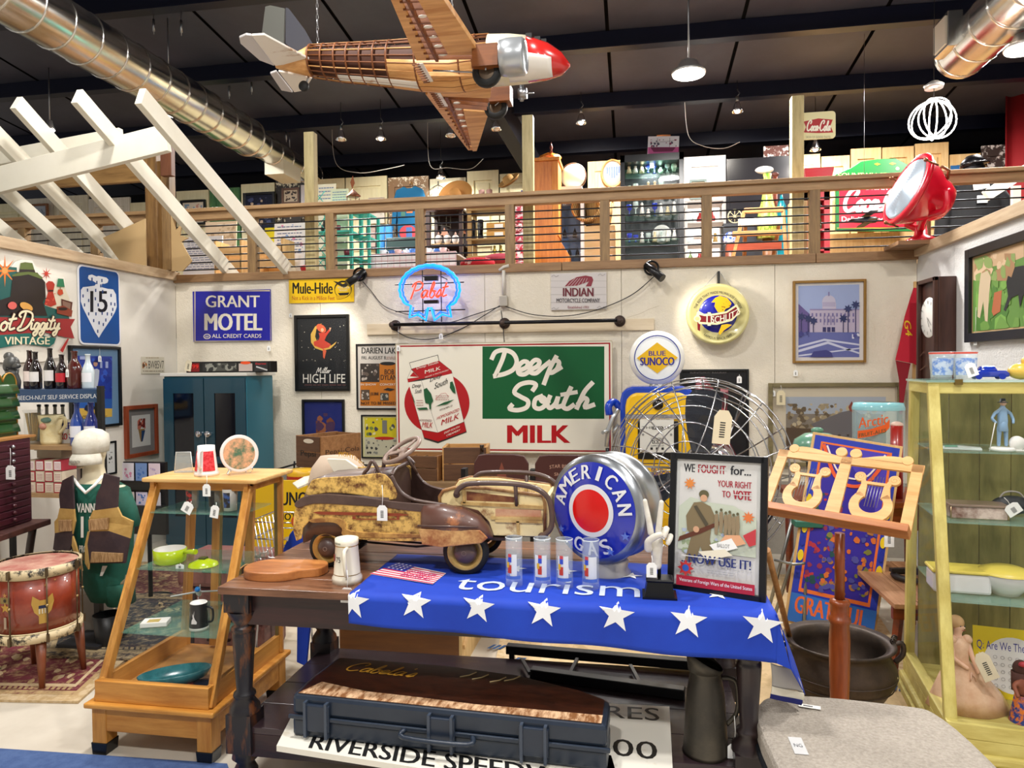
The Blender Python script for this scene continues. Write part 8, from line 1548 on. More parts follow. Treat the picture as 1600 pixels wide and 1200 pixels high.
pricetag(Vector((-1.905,2.925,1.125)),'white price tag hanging over the front edge of the oak case top',string=.045,w=.038,h=.055)
p=PZ(370,742,ztp); t=T('picture_plate','round porcelain plate with an autumn bridge scene on a wire stand on the case','plate',(-1.83,3.08,ztp),38,rot=(R(-12),R(0),R(48))); B().lathe([(0,.0),(.07,-.002),(.088,-.012),(.09,-.008),(.07,.006),(0,.006)],(0,0,.098),36,'y').obj('plate_rim',t,mat=M('e8dcd4',.25,coat=.5)); B().lathe([(0,-.004),(.074,-.0055)],(0,0,.098),32,'y').obj('painted_scene',t,mat=M('4a6a50',.3,kind='noise',c2='d8a078',sc=14,w=.08)); B().tube([(-.05,-.02,.03),(-.05,-.02,.01),(-.05,.06,.0),(0,.05,.1),(.05,.06,.0),(.05,-.02,.01),(.05,-.02,.03)],.003,5).obj('wire_stand',t,mat=CHROME)
t=T('acrylic_stand','clear acrylic card stand on the oak case behind the pitcher','stand',(-2.14,3.1,ztp),10); B().prism([(-.045,0),(.045,0),(.035,.1),(-.035,.1)],-.002,.002).obj('clear_panel',t,mat=M('c8d0d0',.05,alpha=.35,coat=.8)); B().tube([(-.045,0,0),(-.035,0,.1),(.035,0,.1),(.045,0,0)],.002,5).obj('bright_edge',t,mat=M('e8ecec',.2)); B().bx(-.045,.045,0,.05,0,.003).obj('foot',t,mat=M('c8d0d0',.05,alpha=.35))
def cup(nm,lab,px,z,dy,r,h,c,panel=None,al=1,grp=None):
 ya,yc_=SH.get(z,(.1,.4)); t=T(nm,lab,'glass',(PY(px,700,O.y+ya+dy).x,O.y+ya+dy,z+.001),0,grp); B().lathe([(0,0),(r*.85,0),(r,h),(r*.95,h),(r*.8,.008),(0,.006)],n=24).obj('tumbler',t,mat=M(c,.1,alpha=al,coat=.6));
 if panel: B().lathe([(r*.9,h*.15),(r*.99,h*.85)],n=8,a0=240,a1=300).obj('printed_motif',t,mat=M(panel,.4,kind='noise',c2='2a2420',sc=40,w=.04))
 return t
cup('drinking_glass','clear tumbler with red print on the upper shelf of the oak case',299,.955,.1,.03,.1,'c8d8d8','c03028',.25); cup('drinking_glass','clear tumbler with dark print in the middle of the upper case shelf',334,.955,.1,.03,.1,'c8d8d8','3a342c',.25); cup('frosted_mug','frosted white mug with small blue and yellow print at the right of the upper shelf',358,.955,.08,.034,.1,'d8d8d2','3a5a9c')
pricetag(PY(299,783,2.86),'price tag on the left tumbler in the oak case',string=.015,w=.05,h=.05,tilt=30); pricetag(PY(338,785,2.86),'price tag on the middle tumbler in the oak case',string=.02,w=.04,h=.055,tilt=10)
YG=M('b8d010',.25,coat=.6); p=Vector((-2.1,2.93,.721)); t=T('saucepan','lime green enamel saucepan with white interior on the middle case shelf','saucepan',p); B().lathe([(0,0),(.06,0),(.07,.01),(.072,.065),(.069,.065)],n=32).obj('pan_body',t,mat=YG); B().lathe([(.069,.065),(.066,.012),(0,.008)],n=32).obj('white_interior',t,mat=WHITE); B().tube([(.07,0,.05),(.1,-.01,.055),(.15,-.03,.062)],.011,10,rr=[.007,.01,.012]).obj('handle',t,mat=YG)
t=T('pan_lid','lime green enamel lid with dark slot handle beside the saucepan','lid',(-1.92,2.91,.721)); B().lathe([(.065,0),(.06,.012),(.02,.028),(0,.03)],n=28).obj('lid_disc',t,mat=YG); B().bx(-.015,.015,-.015,.015,.028,.036).obj('slot_handle',t,mat=M('4a5010',.4))
pricetag(Vector((-2.0,2.86,.74)),'small white tag lying between saucepan and lid',string=.01,w=.04,h=.02)
t=T('model_airliner','small white and blue model jet airliner on a stand in the oak case','model plane',(-1.96,2.93,.471)); WA=M('e4e8ec',.25,coat=.5); b=B(); b.x=Matrix.Translation((0,0,.12))@Matrix.Rotation(R(-60),4,'Z')@Matrix.Rotation(R(-25),4,'Y'); b.loft([[(x,r*math.cos(R(k*36)),r*math.sin(R(k*36))) for k in range(10)] for x,r in((-.1,.003),(-.08,.008),(-.03,.013),(.05,.013),(.075,.009),(.085,.001))]).obj('fuselage',t,mat=WA)
b=B(); b.x=Matrix.Translation((0,0,.12))@Matrix.Rotation(R(-60),4,'Z')@Matrix.Rotation(R(-25),4,'Y'); b.prism([(.02,0),(-.01,.0),(-.05,.12),(-.04,.12)],-.002,.002,'xy').prism([(.02,0),(-.01,.0),(-.05,-.12),(-.04,-.12)],-.002,.002,'xy').obj('wings',t,mat=WA); b=B(); b.x=Matrix.Translation((0,0,.12))@Matrix.Rotation(R(-60),4,'Z')@Matrix.Rotation(R(-25),4,'Y'); b.prism([(-.1,0),(-.07,0),(-.1,.05),(-.11,.05)],-.002,.002).obj('tail_fin',t,mat=WA); b=B(); b.x=Matrix.Translation((0,0,.12))@Matrix.Rotation(R(-60),4,'Z')@Matrix.Rotation(R(-25),4,'Y'); b.sph((.07,0,0),.012,10,6,(1.4,1.05,1.05)).obj('blue_nose',t,mat=M('1c80d0',.3)); B().cyl((0,0,.0),(0,0,.115),.002,n=6).lathe([(0,0),(.025,0),(.02,.006),(0,.006)],n=16).obj('stand',t,mat=CHROME)
t=T('black_mug','large black mug with a white dancer print in the oak case','mug',(-1.88,2.81,.471)); B().lathe([(0,0),(.04,0),(.04,.012)],n=28).obj('white_base',t,mat=WHITE); B().lathe([(.04,.012),(.036,.115)],n=28).obj('mug_body',t,mat=M('101014',.3,coat=.4)); B().lathe([(.036,.115),(.033,.118),(.03,.06),(0,.06)],n=28).obj('white_interior',t,mat=WHITE); B().tube(crom([(.036,0,.1),(.065,0,.09),(.065,0,.04),(.038,0,.03)],4),.005,8).obj('handle',t,mat=BLACK)
a=Art(.05,.06,-.0405); a.oz=.06; a.poly([(.3,.95),(.35,.7),(.45,.55),(.42,.2),(.5,.35),(.62,.0),(.56,.4),(.65,.6),(.85,.8),(.8,.95)],'ece8e6'); a.obj('dancer_print',t)
t=T('teal_bowl','long teal glazed ceramic bowl on the floor of the oak case','bowl',(-1.98,2.78,.233),0,rot=(0,0,R(35))); b=B().mat(M('1f6068',.2,kind='noise',c2='3a8088',sc=10,coat=.7));
b.loft([[(a_*math.cos(R(k*15)),b_*math.sin(R(k*15)),z) for k in range(24)] for a_,b_,z in((.08,.04,0),(.13,.06,.02),(.15,.075,.055),(.145,.07,.057),(.12,.05,.025),(.02,.01,.012))]).obj('glazed_body',t)
t=T('printed_tray','dark round tray with an orange and blue night scene on the case floor','tray',(-1.83,2.73,.233)); B().lathe([(0,0),(.1,0),(.11,.008),(.1,.006),(0,.003)],n=32).obj('tray_disc',t,mat=M('14182c',.25,kind='noise',c2='c04830',sc=12,thr=.62,w=.06,coat=.5))
t=T('white_box','flat white card box on the lowest glass shelf of the oak case','box',(-2.1,2.82,.471),20); B().bx(-.055,.055,-.03,.04,0,.02).obj('box_body',t,mat=WHITE,bev=.002); B().bx(-.03,.02,-.02,.02,.02,.0205).obj('gold_print',t,mat=M('c8b060',.4))
t=T('green_ornament','small dark green glass ornament behind the black mug','ornament',(-1.8,2.92,.471)); B().sph((0,0,.025),.025,12,8,(1,1,1)).obj('glass_ball',t,mat=M('1a6a2c',.15)); B().lathe([(0,0),(.02,0),(.01,.006)],n=12).obj('foot',t,mat=BLACK)
tag(B().lathe([(0,0),(.028,0),(.028,.09),(.02,.1),(0,.1)],n=20).obj('lidded_jar',mat=M('b8b8b4',.3),loc=(-1.76,2.96,.471)),'pale lidded jar at the back right of the lowest shelf','jar')
t=T('shopping_trolley','small chrome wire shopping trolley with red handle behind the oak display case','trolley',(-1.86,3.62,0));
for i in range(7):
 B().tube([(-.17,-.12+i*.04,.78),(-.12,-.12+i*.04,.5),(.12,-.12+i*.04,.5),(.16,-.12+i*.04,.8)],.004,5).obj('basket_wire',t,mat=CHROME)
for z,a_ in((.5,.12),(.6,.14),(.7,.155),(.79,.17)): B().tube([(-a_,-.13,z),(a_,-.13,z),(a_,.13,z),(-a_,.13,z)],.004,5,True).obj('basket_hoop',t,mat=CHROME)
B().tube([(.16,-.13,.79),(.28,-.13,.86)],.006,6).tube([(.16,.13,.79),(.28,.13,.86)],.006,6).obj('handle_arm',t,mat=CHROME); B().cyl((.28,-.15,.86),(.28,.15,.86),.017,n=12).obj('red_handle',t,mat=M('d01828',.35))
for x in(-.12,.14):
 for y in(-.11,.11): B().cyl((x,y,.5),(x*1.3,y,.06),.006,n=6).obj('leg_tube',t,mat=CHROME); B().cyl((x*1.3,y-.012,.035),(x*1.3,y+.012,.035),.034,n=16).obj('castor',t,mat=BLACK)
for i,(x,z,c,lab) in enumerate(((-2.28,.0,'4a2420','large maroon leather suitcase on the floor behind the oak case'),(-2.26,.2,'6a3430','red-brown leather suitcase stacked second behind the oak case'),(-2.3,.38,'7a4440','worn pinkish leather bag on top of the suitcases'))):
 t=T('suitcase',lab,'suitcase',(x,3.75,z)); B().bx(-.25,.25,-.15,.15,0.0,.19 if i==0 else .175).obj('case_body',t,mat=M(c,.5,kind='noise',c2='8a5a50',sc=5,coat=.2),bev=.03); B().tube([(-.06,-.155,.1),(-.05,-.19,.11),(.05,-.19,.11),(.06,-.155,.1)],.009,8).obj('handle',t,mat=M('2a1412',.5)); B().bx(-.18,-.16,-.156,-.15,0.02,.16).bx(.16,.18,-.156,-.15,0.02,.16).obj('strap',t,mat=M('2a1412',.5))
# ---------------- mannequin
mx=PZ(148,1003,.03).x; my=3.66; t=T('dressed_bust','cream mannequin bust in white cap, green jersey and brown and tan hunting vest','mannequin',(mx,my,.0)); q=lambda x,y,dy=0:PY(x,y,my+dy)-t.location
SKM=M('e0d4b4',.6); B().bx(-.16,.1,-.14,.12,.03,.045).obj('stand_plate',t,mat=M('26282e',.5)); B().bx(-.018,.018,-.018,.018,.045,q(0,880).z).obj('stand_post',t,mat=BLACK)
def rg(z,rx,ry,ox=0,oy=0,n=24): return [(ox+rx*math.cos(2*math.pi*k/n),oy+ry*math.sin(2*math.pi*k/n),z) for k in range(n)]
cxm=q(132,740).x; Z=lambda y:q(0,y).z
B().loft([rg(Z(905),.14,.1,q(150,0).x),rg(Z(840),.16,.11,q(142,0).x),rg(Z(780),.19,.12,q(138,0).x),rg(Z(756),.17,.1,q(135,0).x),rg(Z(748),.1,.08,q(134,0).x),rg(Z(742),.062,.062,q(131,0).x),rg(Z(728),.055,.058,q(130,0).x),rg(Z(718),.065,.075,q(129,0).x,-.015),rg(Z(706),.075,.09,q(129,0).x,-.015),rg(Z(692),.08,.095,q(129,0).x,-.01),rg(Z(680),.07,.085,q(130,0).x),rg(Z(674),.03,.04,q(130,0).x)]).obj('bust_body',t,mat=SKM)
hx=q(129,0).x; B().sph((hx,-.105,Z(716)),.012,8,6,(1,1.2,1.4)).obj('nose',t,mat=SKM);
for s in(-1,1): B().sph((hx+s*.073,0,Z(706)),.014,8,6,(.5,1,1.5)).obj('ear',t,mat=SKM); B().sph((hx+s*.028,-.09,Z(707)),.01,8,6,(1.3,.5,.8)).obj('eye',t,mat=SKM)
B().tube([(hx-.02,-.095,Z(724)),(hx,-.102,Z(725)),(hx+.02,-.095,Z(724))],.005,6).obj('mouth',t,mat=M('c8b494',.6))
CPW=M('e6e2d4',.85,kind='noise',c2='d8d2c0',sc=12,bump=.3); B().loft([rg(Z(704),.086,.102,hx,-.012),rg(Z(690),.09,.106,hx,-.01),rg(Z(678),.08,.092,hx),rg(Z(671),.05,.055,hx),rg(Z(668),.012,.012,hx)]).obj('cap_crown',t,mat=CPW)
B().loft([[(hx+.088*math.sin(R(a_))*f,-.012-.104*math.cos(R(a_))*f,Z(705)-dz_) for a_ in range(-75,76,15)] for f,dz_ in((.96,0),(1.12,.03),(1.16,.06))],closed=False,caps=False).obj('cap_peak',t,mat=CPW,thick=.004)
a=Art(.08,.03,-.138); a.ox=hx; a.oz=Z(705)-.045; a.text('TRUCK & TRACTOR',.05,.0,.95,.5,'4a4640',.01); a.text('PARTS',.25,.55,.75,.95,'7a4a40',.01); a.obj('cap_lettering',t)
JG=M('0c4a38',.8,kind='noise',c2='10584a',sc=5); jx=[rg(Z(925),.1,.1,q(152,0).x),rg(Z(900),.14,.115,q(148,0).x),rg(Z(840),.175,.13,q(142,0).x),rg(Z(785),.2,.14,q(138,0).x),rg(Z(760),.19,.115,q(136,0).x),rg(Z(750),.12,.09,q(134,0).x)]
B().loft(jx,caps=False).obj('jersey',t,mat=JG,thick=.004)
for s,px in((-1,97),(1,178)): B().loft([rg(Z(762),.05,.06,q(px,0).x-s*.03),rg(Z(790),.06,.07,q(px,0).x),rg(Z(815),.062,.07,q(px+s*6,0).x)],caps=False).obj('jersey_sleeve',t,mat=JG,thick=.004)
yb_=-.148
qn=lambda x,y,d:tuple(PY(x,y,my+d)-t.location)
B().tube([qn(113,745,-.1),qn(122,758,-.15),qn(134,770,-.17),qn(148,758,-.15),qn(160,744,-.1)],.009,6).obj('white_neckband',t,mat=WHITE)
a=Art(1,1,-.147); a.pix(t,0,660,5); a.text('VANNES',600,632,790,705,'e4e4dc',.03); a.text('11',632,735,720,900,'e4e4dc',.03); a.text('PRO',620,960,680,1015,'d8d4c8',.02); a.obj('jersey_lettering',t)
VB=M('33242a',.8,kind='noise',c2='402e30',sc=9); VT=M('b08a48',.8,kind='noise',c2='c09c58',sc=9); VG=M('8a6840',.7,kind='noise',c2='b89468',sc=20,st=(6,1,1),w=.1)
qf=lambda x,y:PY(x,y,my-.19)-t.location
def patch(pts,m,nm,y0=-.2,bow=.02):
 P=[qf(x,y) for x,y in pts]; xm=qf(142,0).x; b=B(); n=len(P)
 f=lambda p,dy:(p.x,y0+dy+bow*((p.x-xm)/.2)**2,p.z)
 b.add([f(p,0) for p in P]+[f(p,.012) for p in P],[tuple(range(n)),tuple(reversed(range(n,2*n)))]+[(i,n+i,n+(i+1)%n,(i+1)%n) for i in range(n)]); return b.obj(nm,t,mat=m,bev=.002)
patch([(91,752),(111,743),(112,760),(114,796),(86,796),(84,775)],VB,'vest_yoke'); patch([(164,739),(186,746),(184,793),(150,797),(152,775),(160,756)],VB,'vest_yoke')
patch([(85,796),(114,796),(116,815),(110,838),(78,836),(74,842),(73,818),(80,812)],VT,'vest_chest'); patch([(147,797),(184,792),(190,806),(206,815),(205,822),(202,842),(172,830),(142,832),(140,812)],VT,'vest_chest')
patch([(75,836),(111,829),(110,850),(104,868),(80,866),(70,862)],VB,'vest_lower_panel',-.202); patch([(142,830),(172,829),(202,841),(196,880),(142,880),(138,850)],VB,'vest_lower_panel',-.202)
patch([(111,838),(116,850),(127,885),(128,893),(120,884),(108,850)],VT,'vest_hem_strip'); patch([(138,830),(142,832),(141,860),(139,890),(133,880),(133,850)],VT,'vest_hem_strip')
for pts in([(86,814),(111,812),(111,830),(87,832)],[(142,811),(173,808),(172,826),(143,828)],[(71,867),(105,864),(105,875),(71,877)],[(147,861),(194,864),(193,877),(145,878)]): patch(pts,VG,'shell_pocket',-.213)
B().loft([rg(Z(932),.07,.08,q(170,0).x),rg(Z(900),.1,.1,q(160,0).x)],caps=False).obj('jersey_tail',t,mat=JG,thick=.004); a=Art(1,1,-.13); a.pix(t,0,660,5); a.poly([(800,1120),(840,1120),(800,1200),(780,1200)],'e4e4dc'); a.obj('white_stripe',t)
# ---------------- drum table
dc=PY(57,890,3.2); t=T('drum_table','old red military drum with eagle and star emblems turned into a table on tapered legs','drum',(dc.x,3.2,.0)); r=.19; z0,z1=.25,.62; DR=M('7a2814',.35,kind='noise',c2='943a20',sc=4,coat=.5); CRW=M('d8c49c',.5,kind='rust',c2='1c1614',sc=14,w=.04,thr=.56)
B().cyl((0,0,z0+.03),(0,0,z1-.03),r,n=48).obj('shell',t,mat=DR)
for z in(z0,z1-.045): B().lathe([(r,0),(r+.012,0),(r+.014,.045),(r,.045)],(0,0,z),48).obj('hoop',t,mat=CRW)
for z in(z0+.045,z1-.052): B().lathe([(r+.001,0),(r+.006,.0035),(r+.001,.007)],(0,0,z),48).obj('cream_line',t,mat=M('e0d0a4',.5))
B().lathe([(0,z1-.008),(r-.003,z1-.008)],n=48).obj('drumhead',t,mat=M('a03c3c',.5,kind='rust',c2='dcb8a0',sc=5,w=.15)); B().lathe([(0,z0+.01),(r-.003,z0+.01)],n=40).obj('lower_head',t,mat=M('c8b490',.6))
for an in range(8):
 A=R(an*45+10); c_,s_=math.cos(A),math.sin(A); B().tube([(c_*(r+.016),s_*(r+.016),z0+.02),(c_*(r+.018),s_*(r+.018),z1-.02)],.0035,6).obj('tension_rod',t,mat=M('6a5a44',.4,.8)); B().box((c_*(r+.018),s_*(r+.018),z1-.02),(.02,.012,.04),Matrix.Rotation(A,3,'Z')).obj('rod_claw',t,mat=M('6a5a44',.4,.8)); B().box((c_*(r+.018),s_*(r+.018),z0+.02),(.02,.012,.04),Matrix.Rotation(A,3,'Z')).obj('rod_claw',t,mat=M('6a5a44',.4,.8)); B().sph((c_*(r+.018),s_*(r+.018),(z0+z1)/2),.007,8,6).obj('rod_nut',t,mat=M('b8a070',.4,.8))
for x,y in((-.12,-.13),(.12,-.11),(.15,.1),(-.14,.12)): B().cyl((x,y,z0+.01),(x*1.12,y*1.12,.014),.026,.013,n=12).obj('tapered_leg',t,mat=wood('5a2c18','8a4a2c','z',.4))
class CA(Art):
 def q(s,u,v): A=R(-90)+(u-.5)*s.w/r; q_=r+.0012+s.n*.0004; return (q_*math.cos(A),q_*math.sin(A),(z0+z1)/2+(.5-v)*s.h)
a=CA(.6,.26); GO='b08a3c'
a.star(.5,.5,.028,'c0943c'); a.star(.5,.26,.014,'c08a4c'); a.rect(.455,.3,.545,.42,'8a7440'); a.disc(.5,.36,.008,'2a1a10'); a.rect(.488,.68,.512,.9,'a89078')
for s,u0 in((1,.78),(1,.2)):
 a.poly([(u0-.02,.4),(u0-.07,.3),(u0-.08,.45),(u0-.06,.62),(u0-.03,.7),(u0-.03,.85),(u0+.03,.85),(u0+.03,.7),(u0+.06,.62),(u0+.08,.45),(u0+.07,.3),(u0+.02,.4)],GO); a.rect(u0-.03,.5,u0+.03,.56,'1c2440'); a.rects([(u0-.03+.02*i,.56,u0-.02+.02*i,.66) for i in range(3)],'c8bca0'); a.star(u0+.02,.12,.009,'b8804c'); a.star(u0+.09,.05,.007,'b8804c')
a.b.obj('gilt_emblems',t,fix=False)
pricetag(Vector((dc.x-.12,2.99,.5)),'white price tag on a string hung from the drum rod',string=.1,w=.045,h=.07)
# ---------------- iron pot, music stand, stick
t=T('iron_cauldron','big black iron cauldron with chain handle on the rug behind the music stand','cauldron',(PZ(1295,985,.3).x,3.5,.0145)); PI=M('38322e',.5,.6,kind='noise',c2='584a40',sc=7,w=.2,bump=.2)
B().lathe([(0,.02),(.12,.02),(.2,.07),(.245,.15),(.245,.2),(.215,.26),(.22,.285),(.245,.3),(.24,.31),(.2,.29),(.21,.24),(.22,.15),(.1,.05),(0,.05)],n=48).obj('bowl_body',t,mat=PI);
for z,rr_ in((.17,.247),(.12,.232)): B().lathe([(rr_,z-.003),(rr_+.004,z),(rr_,z+.003)],n=40).obj('cast_ridge',t,mat=PI)
for an in(90,210,330): B().cyl((.12*math.cos(R(an)),.12*math.sin(R(an)),.04),(.15*math.cos(R(an)),.15*math.sin(R(an)),0),.02,.012,n=10).obj('foot',t,mat=PI)
for s in(-1,1): B().tube(crom([(s*.225,0,.29),(s*.275,0,.3),(s*.28,0,.25),(s*.245,0,.21)],4),.012,8).obj('ear_lug',t,mat=PI)
for i in range(7): B().tube([(.23+.012*math.cos(R(a_))*(1 if i%2 else .4)+.004*i,-.02+.008*i,.31+.012*math.sin(R(a_))+.004*(i%3)) for a_ in range(0,360,45)],.0035,5,True).obj('chain_link',t,mat=PI)
a_,b_=PY(1199,905,3.0),PZ(1232,990,.28); tag(B().cyl(tuple(a_+Vector((0,.0,.12))),(b_.x+.02,b_.y,.2),.013,n=10).obj('wooden_stick',mat=wood('8a5a2c','b8844c','z')),'round wooden stick standing in the iron cauldron behind the framed poster','stick')
MS=wood('c88c48','e8b878','x',.4); MD=wood('6a2c10','9a4c20','z',.3)
t=T('music_stand','carved wooden music stand with two lyre cut-outs on a turned red-brown column','music stand',(PY(1312,900,3.0).x,3.0,0)); q=lambda x,y,dy=0:PY(x,y,3.0+dy)-t.location
B().lathe([(.03,.1),(.038,.35),(.04,.5),(.036,.565),(.042,.575),(.042,.59),(.034,.595),(.036,.64),(.04,.65),(.036,.66),(.02,.665)],n=24).obj('turned_column',t,mat=MD); B().cyl((0,0,.65),(0,0,.93),.019,n=16).obj('pole',t,mat=MD)
for an in(90,210,330): B().tube(crom([(0,0,.16),(.12*math.cos(R(an)),.12*math.sin(R(an)),.14),(.2*math.cos(R(an)),.2*math.sin(R(an)),.03),(.24*math.cos(R(an)),.24*math.sin(R(an)),.032)],4),.018,8).obj('leg',t,mat=MD)
dk=bpy.data.objects.new('desk_rack',None); S.collection.objects.link(dk); dk.parent=t; dm=Matrix.Translation(q(1296,812,-.05))@Matrix.Rotation(R(-32),4,'Z')@Matrix.Rotation(R(2.5),4,'Y')@Matrix.Rotation(R(-40),4,'X'); dk.matrix_local=dm
W=.285; H=.3; B().bx(-W,W,-.05,.015,-.02,.012).obj('lip_shelf',dk,mat=MD if 0 else wood('9a5424','c88448','x',.4),bev=.003)
fr_=B().mat(MS); TP=.98
fr_.prism([(-W,0),(-W+.04,0),(-W*TP+.04,H),(-W*TP,H)],0,.012).prism([(W-.04,0),(W,0),(W*TP,H),(W*TP-.04,H)],0,.012).prism([(-.028,0),(.028,0),(.02,H),(-.02,H)],0,.012); fr_.obj('desk_upright',dk)
B().bx(-W*TP-.002,W*TP+.002,0,.012,H-.035,H).obj('top_bar',dk,mat=MS)
def scroll(cx,cz,r0,turn,s,n=22): return [(cx+s*r0*(1-.75*i/n)*math.cos(R(turn*i/n)),-.001,cz+r0*(1-.75*i/n)*math.sin(R(turn*i/n))) for i in range(n+1)]
for s in(-1,1):
 cx=s*.13
 out=[(cx+math.cos(R(a_))*.078,.09+math.sin(R(a_))*.075) for a_ in range(130,411,14)]
 inn=[(cx+math.cos(R(a_))*.044,.098+math.sin(R(a_))*.04) for a_ in range(410,129,-14)]
 B().prism(out+inn,-.001,.011).obj('lyre_bowl',dk,mat=MS)
 for k in(-1,1):
  B().prism([(cx+k*.062,.13),(cx+k*.028,.125),(cx+k*.03,.18),(cx+k*.045,.215),(cx+k*.06,.22),(cx+k*.052,.18)],-.001,.011).obj('lyre_arm',dk,mat=MS)
  B().cyl((cx+k*.062,-.002,.215),(cx+k*.062,.012,.215),.021,n=20).obj('lyre_scroll',dk,mat=MS); B().tube(scroll(cx+k*.062,.215,.017,540,k),.0015,5).obj('scroll_groove',dk,mat=wood('a8743c','b8844c','x'))
 B().bx(cx-.04,cx+.04,.0,.01,.185,.197).obj('lyre_crossbar',dk,mat=MS)
 for k in range(5): B().cyl((cx-.022+.011*k,.002,.085),(cx-.022+.011*k,.002,.225),.0012,n=5).obj('lyre_string',dk,mat=STEEL)
 B().prism(crom([(s*.03,H),(s*.06,H+.004),(s*.12,H+.02),(s*.19,H+.026),(s*.235,H+.01),(s*.22,H-.004),(s*.1,H-.002)],3,True),0,.012).obj('crest_scroll',dk,mat=MS); B().cyl((s*.22,-.003,H+.012),(s*.22,.013,H+.012),.02,n=18).obj('crest_volute',dk,mat=MS); B().cyl((s*.028,-.003,H+.02),(s*.028,.013,H+.02),.022,n=18).obj('centre_volute',dk,mat=MS)
pricetag(PY(1389,816,2.9),'white price tag on the right corner of the music stand',string=.03,w=.035,h=.07)
t=T('ottoman','beige tweed topped stool with dark piping at the bottom right','ottoman',(.78,2.24,0)); o_=[(-.33,.37),(.12,.39),(.235,.3),(.27,-.1),(.25,-.45),(-.3,-.45),(-.37,-.1)]
TW=M('b8ada0',.95,kind='wave',c2='d8d0c6',sc=60,st=(1,6,1),bump=.4,w=.3); B().prism(crom(o_,5,True),.34,.425,'xy').obj('cushion',t,mat=M('958c80',.95,kind='carpet',c2='c0b6aa',sc=90,bump=.8,w=.25),bev=.02); B().tube([(x,y,.345) for x,y in crom(o_,5,True)],.01,8,True).obj('dark_piping',t,mat=M('14181e',.5))
for x,y in((-.28,.3),(.18,.3),(.18,-.38),(-.26,-.38)): B().cyl((x,y,.34),(x,y,0),.022,.014,n=10).obj('leg',t,mat=BLACK)
t=T('paper_label','small handwritten label stuck to the front left corner of the stool cushion','label',(PZ(1247,1165,.427).x,PZ(1247,1165,.427).y,.4265),0); B().bx(-.02,.02,-.05,.05,0,.001).obj('sticker',t,mat=M('c8c8c8',.5)); vs,fs=textmesh('NG',0); B().add([(-.012+.024*u,-.01+.02*v,.0015) for u,v in vs],fs).obj('handwriting',t,mat=M('3a3a40',.5),fix=False)
p=PZ(1265,1104,.43); t=T('paper_label','white paper strip label lying at the back left of the stool cushion','label',p,-12); B().bx(-.035,.035,-.012,.012,0,.001).obj('strip',t,mat=WHITE); B().bx(-.02,.01,-.004,.004,.001,.0014).obj('handwriting',t,mat=M('4a4a50',.5))
# ---------------- large right display case
YW=wood('a89440','d8cc7c','z',.5,3,6); YWX=wood('a89440','d8cc7c','x',.5,3,6)
t=T('glass_showcase','large pale yellow painted glass showcase with sloping front at the right edge','display case',(1.205,3.0,0),-8); rm=Matrix.Rotation(R(-8),3,'Z'); W=.85; D=.78; ZT_=1.53; tf=.42; ti=.02
B().bx(-.03,W,-.03,D,.0,.05).obj('plinth',t,mat=YWX,bev=.004); B().bx(-.02,W,-.02,D,.05,.09).obj('base_moulding',t,mat=YWX,bev=.012); B().bx(0,W,0,D,.09,.14).obj('case_floor',t,mat=YWX)
def post(a_,b_,nm='frame_post',w=.045,m=YW): B().beam(a_,b_,w,w*.9).obj(nm,t,mat=m,bev=.004)
post((.022,.02,.09),(ti+.022,tf,ZT_-.02)); post((.022,D-.02,.09),(ti+.022,D-.02,ZT_-.02)); post((W-.02,.02,.09),(W-.02,tf,ZT_-.02)); post((W-.02,D-.02,.09),(W-.02,D-.02,ZT_-.02))
B().bx(ti,W,tf-.02,tf+.02,ZT_-.06,ZT_-.01).obj('top_front_rail',t,mat=YWX,bev=.004); B().bx(ti,ti+.045,tf,D,ZT_-.06,ZT_-.01).obj('top_side_rail',t,mat=wood('a89440','d8cc7c','y',.5,3,6),bev=.004); B().bx(0,W,-.0,.045,.14,.2).obj('bottom_front_rail',t,mat=YWX,bev=.004); B().bx(0,.045,.04,D-.04,.14,.19).obj('bottom_side_rail',t,mat=wood('a89440','d8cc7c','y',.5,3,6),bev=.004)
for i in range(6): x=.06+i*(W-.08)/6; B().bx(x,x+(W-.08)/6-.004,D-.035,D-.02,.14,ZT_-.05).obj('back_plank',t,mat=wood('6f6a3c','b4a868','z',.7,2,5))
B().bx(ti-.01,W,tf-.03,D+.01,ZT_-.01,ZT_).obj('glass_top',t,mat=M('a8d0c4',.03,alpha=.45,coat=.8)); B().bx(ti+.1,ti+.13,tf-.035,tf-.02,ZT_-.02,ZT_+.004).obj('brass_clip',t,mat=M('8a7440',.3,.8))
def pane(P): B().add(P,[(0,1,2,3)]).obj('glass_pane',t,mat=GLASS,thick=.003)
pane([(.04,.01,.2),(W-.04,.01,.2),(W-.04,tf-.01,ZT_-.06),(.06,tf-.01,ZT_-.06)]); pane([(.012,.06,.19),(.012,D-.06,.19),(ti+.012,D-.06,ZT_-.06),(ti+.012,tf+.02,ZT_-.06)])
SV={}
for z in(.62,.93,1.22): ya=.04+(tf-.02)*(z-.2)/(ZT_-.26); B().bx(.05,W-.05,ya+.03,D-.05,z-.008,z).obj('glass_shelf',t,mat=M('a8d8c8',.03,alpha=.3,coat=.8)); SV[z]=ya+.03
TB_=t.location; inB=lambda x,y,z:TB_+rm@Vector((x,y,z))
def onB(px,py,z): return PZ(px,py,z+1e-4)
def putB(px,z,y):   # point seen at column px, standing on height z, y inside the case
 best=None
 for i in range(200):
  w_=inB(.05+i*.004,y,z)-EYE; v=ROT.inverted()@w_; xx=800+F*v.x/-v.z
  if best is None or abs(xx-px)<best[0]: best=(abs(xx-px),.05+i*.004)
 return inB(best[1],y,z+.001)
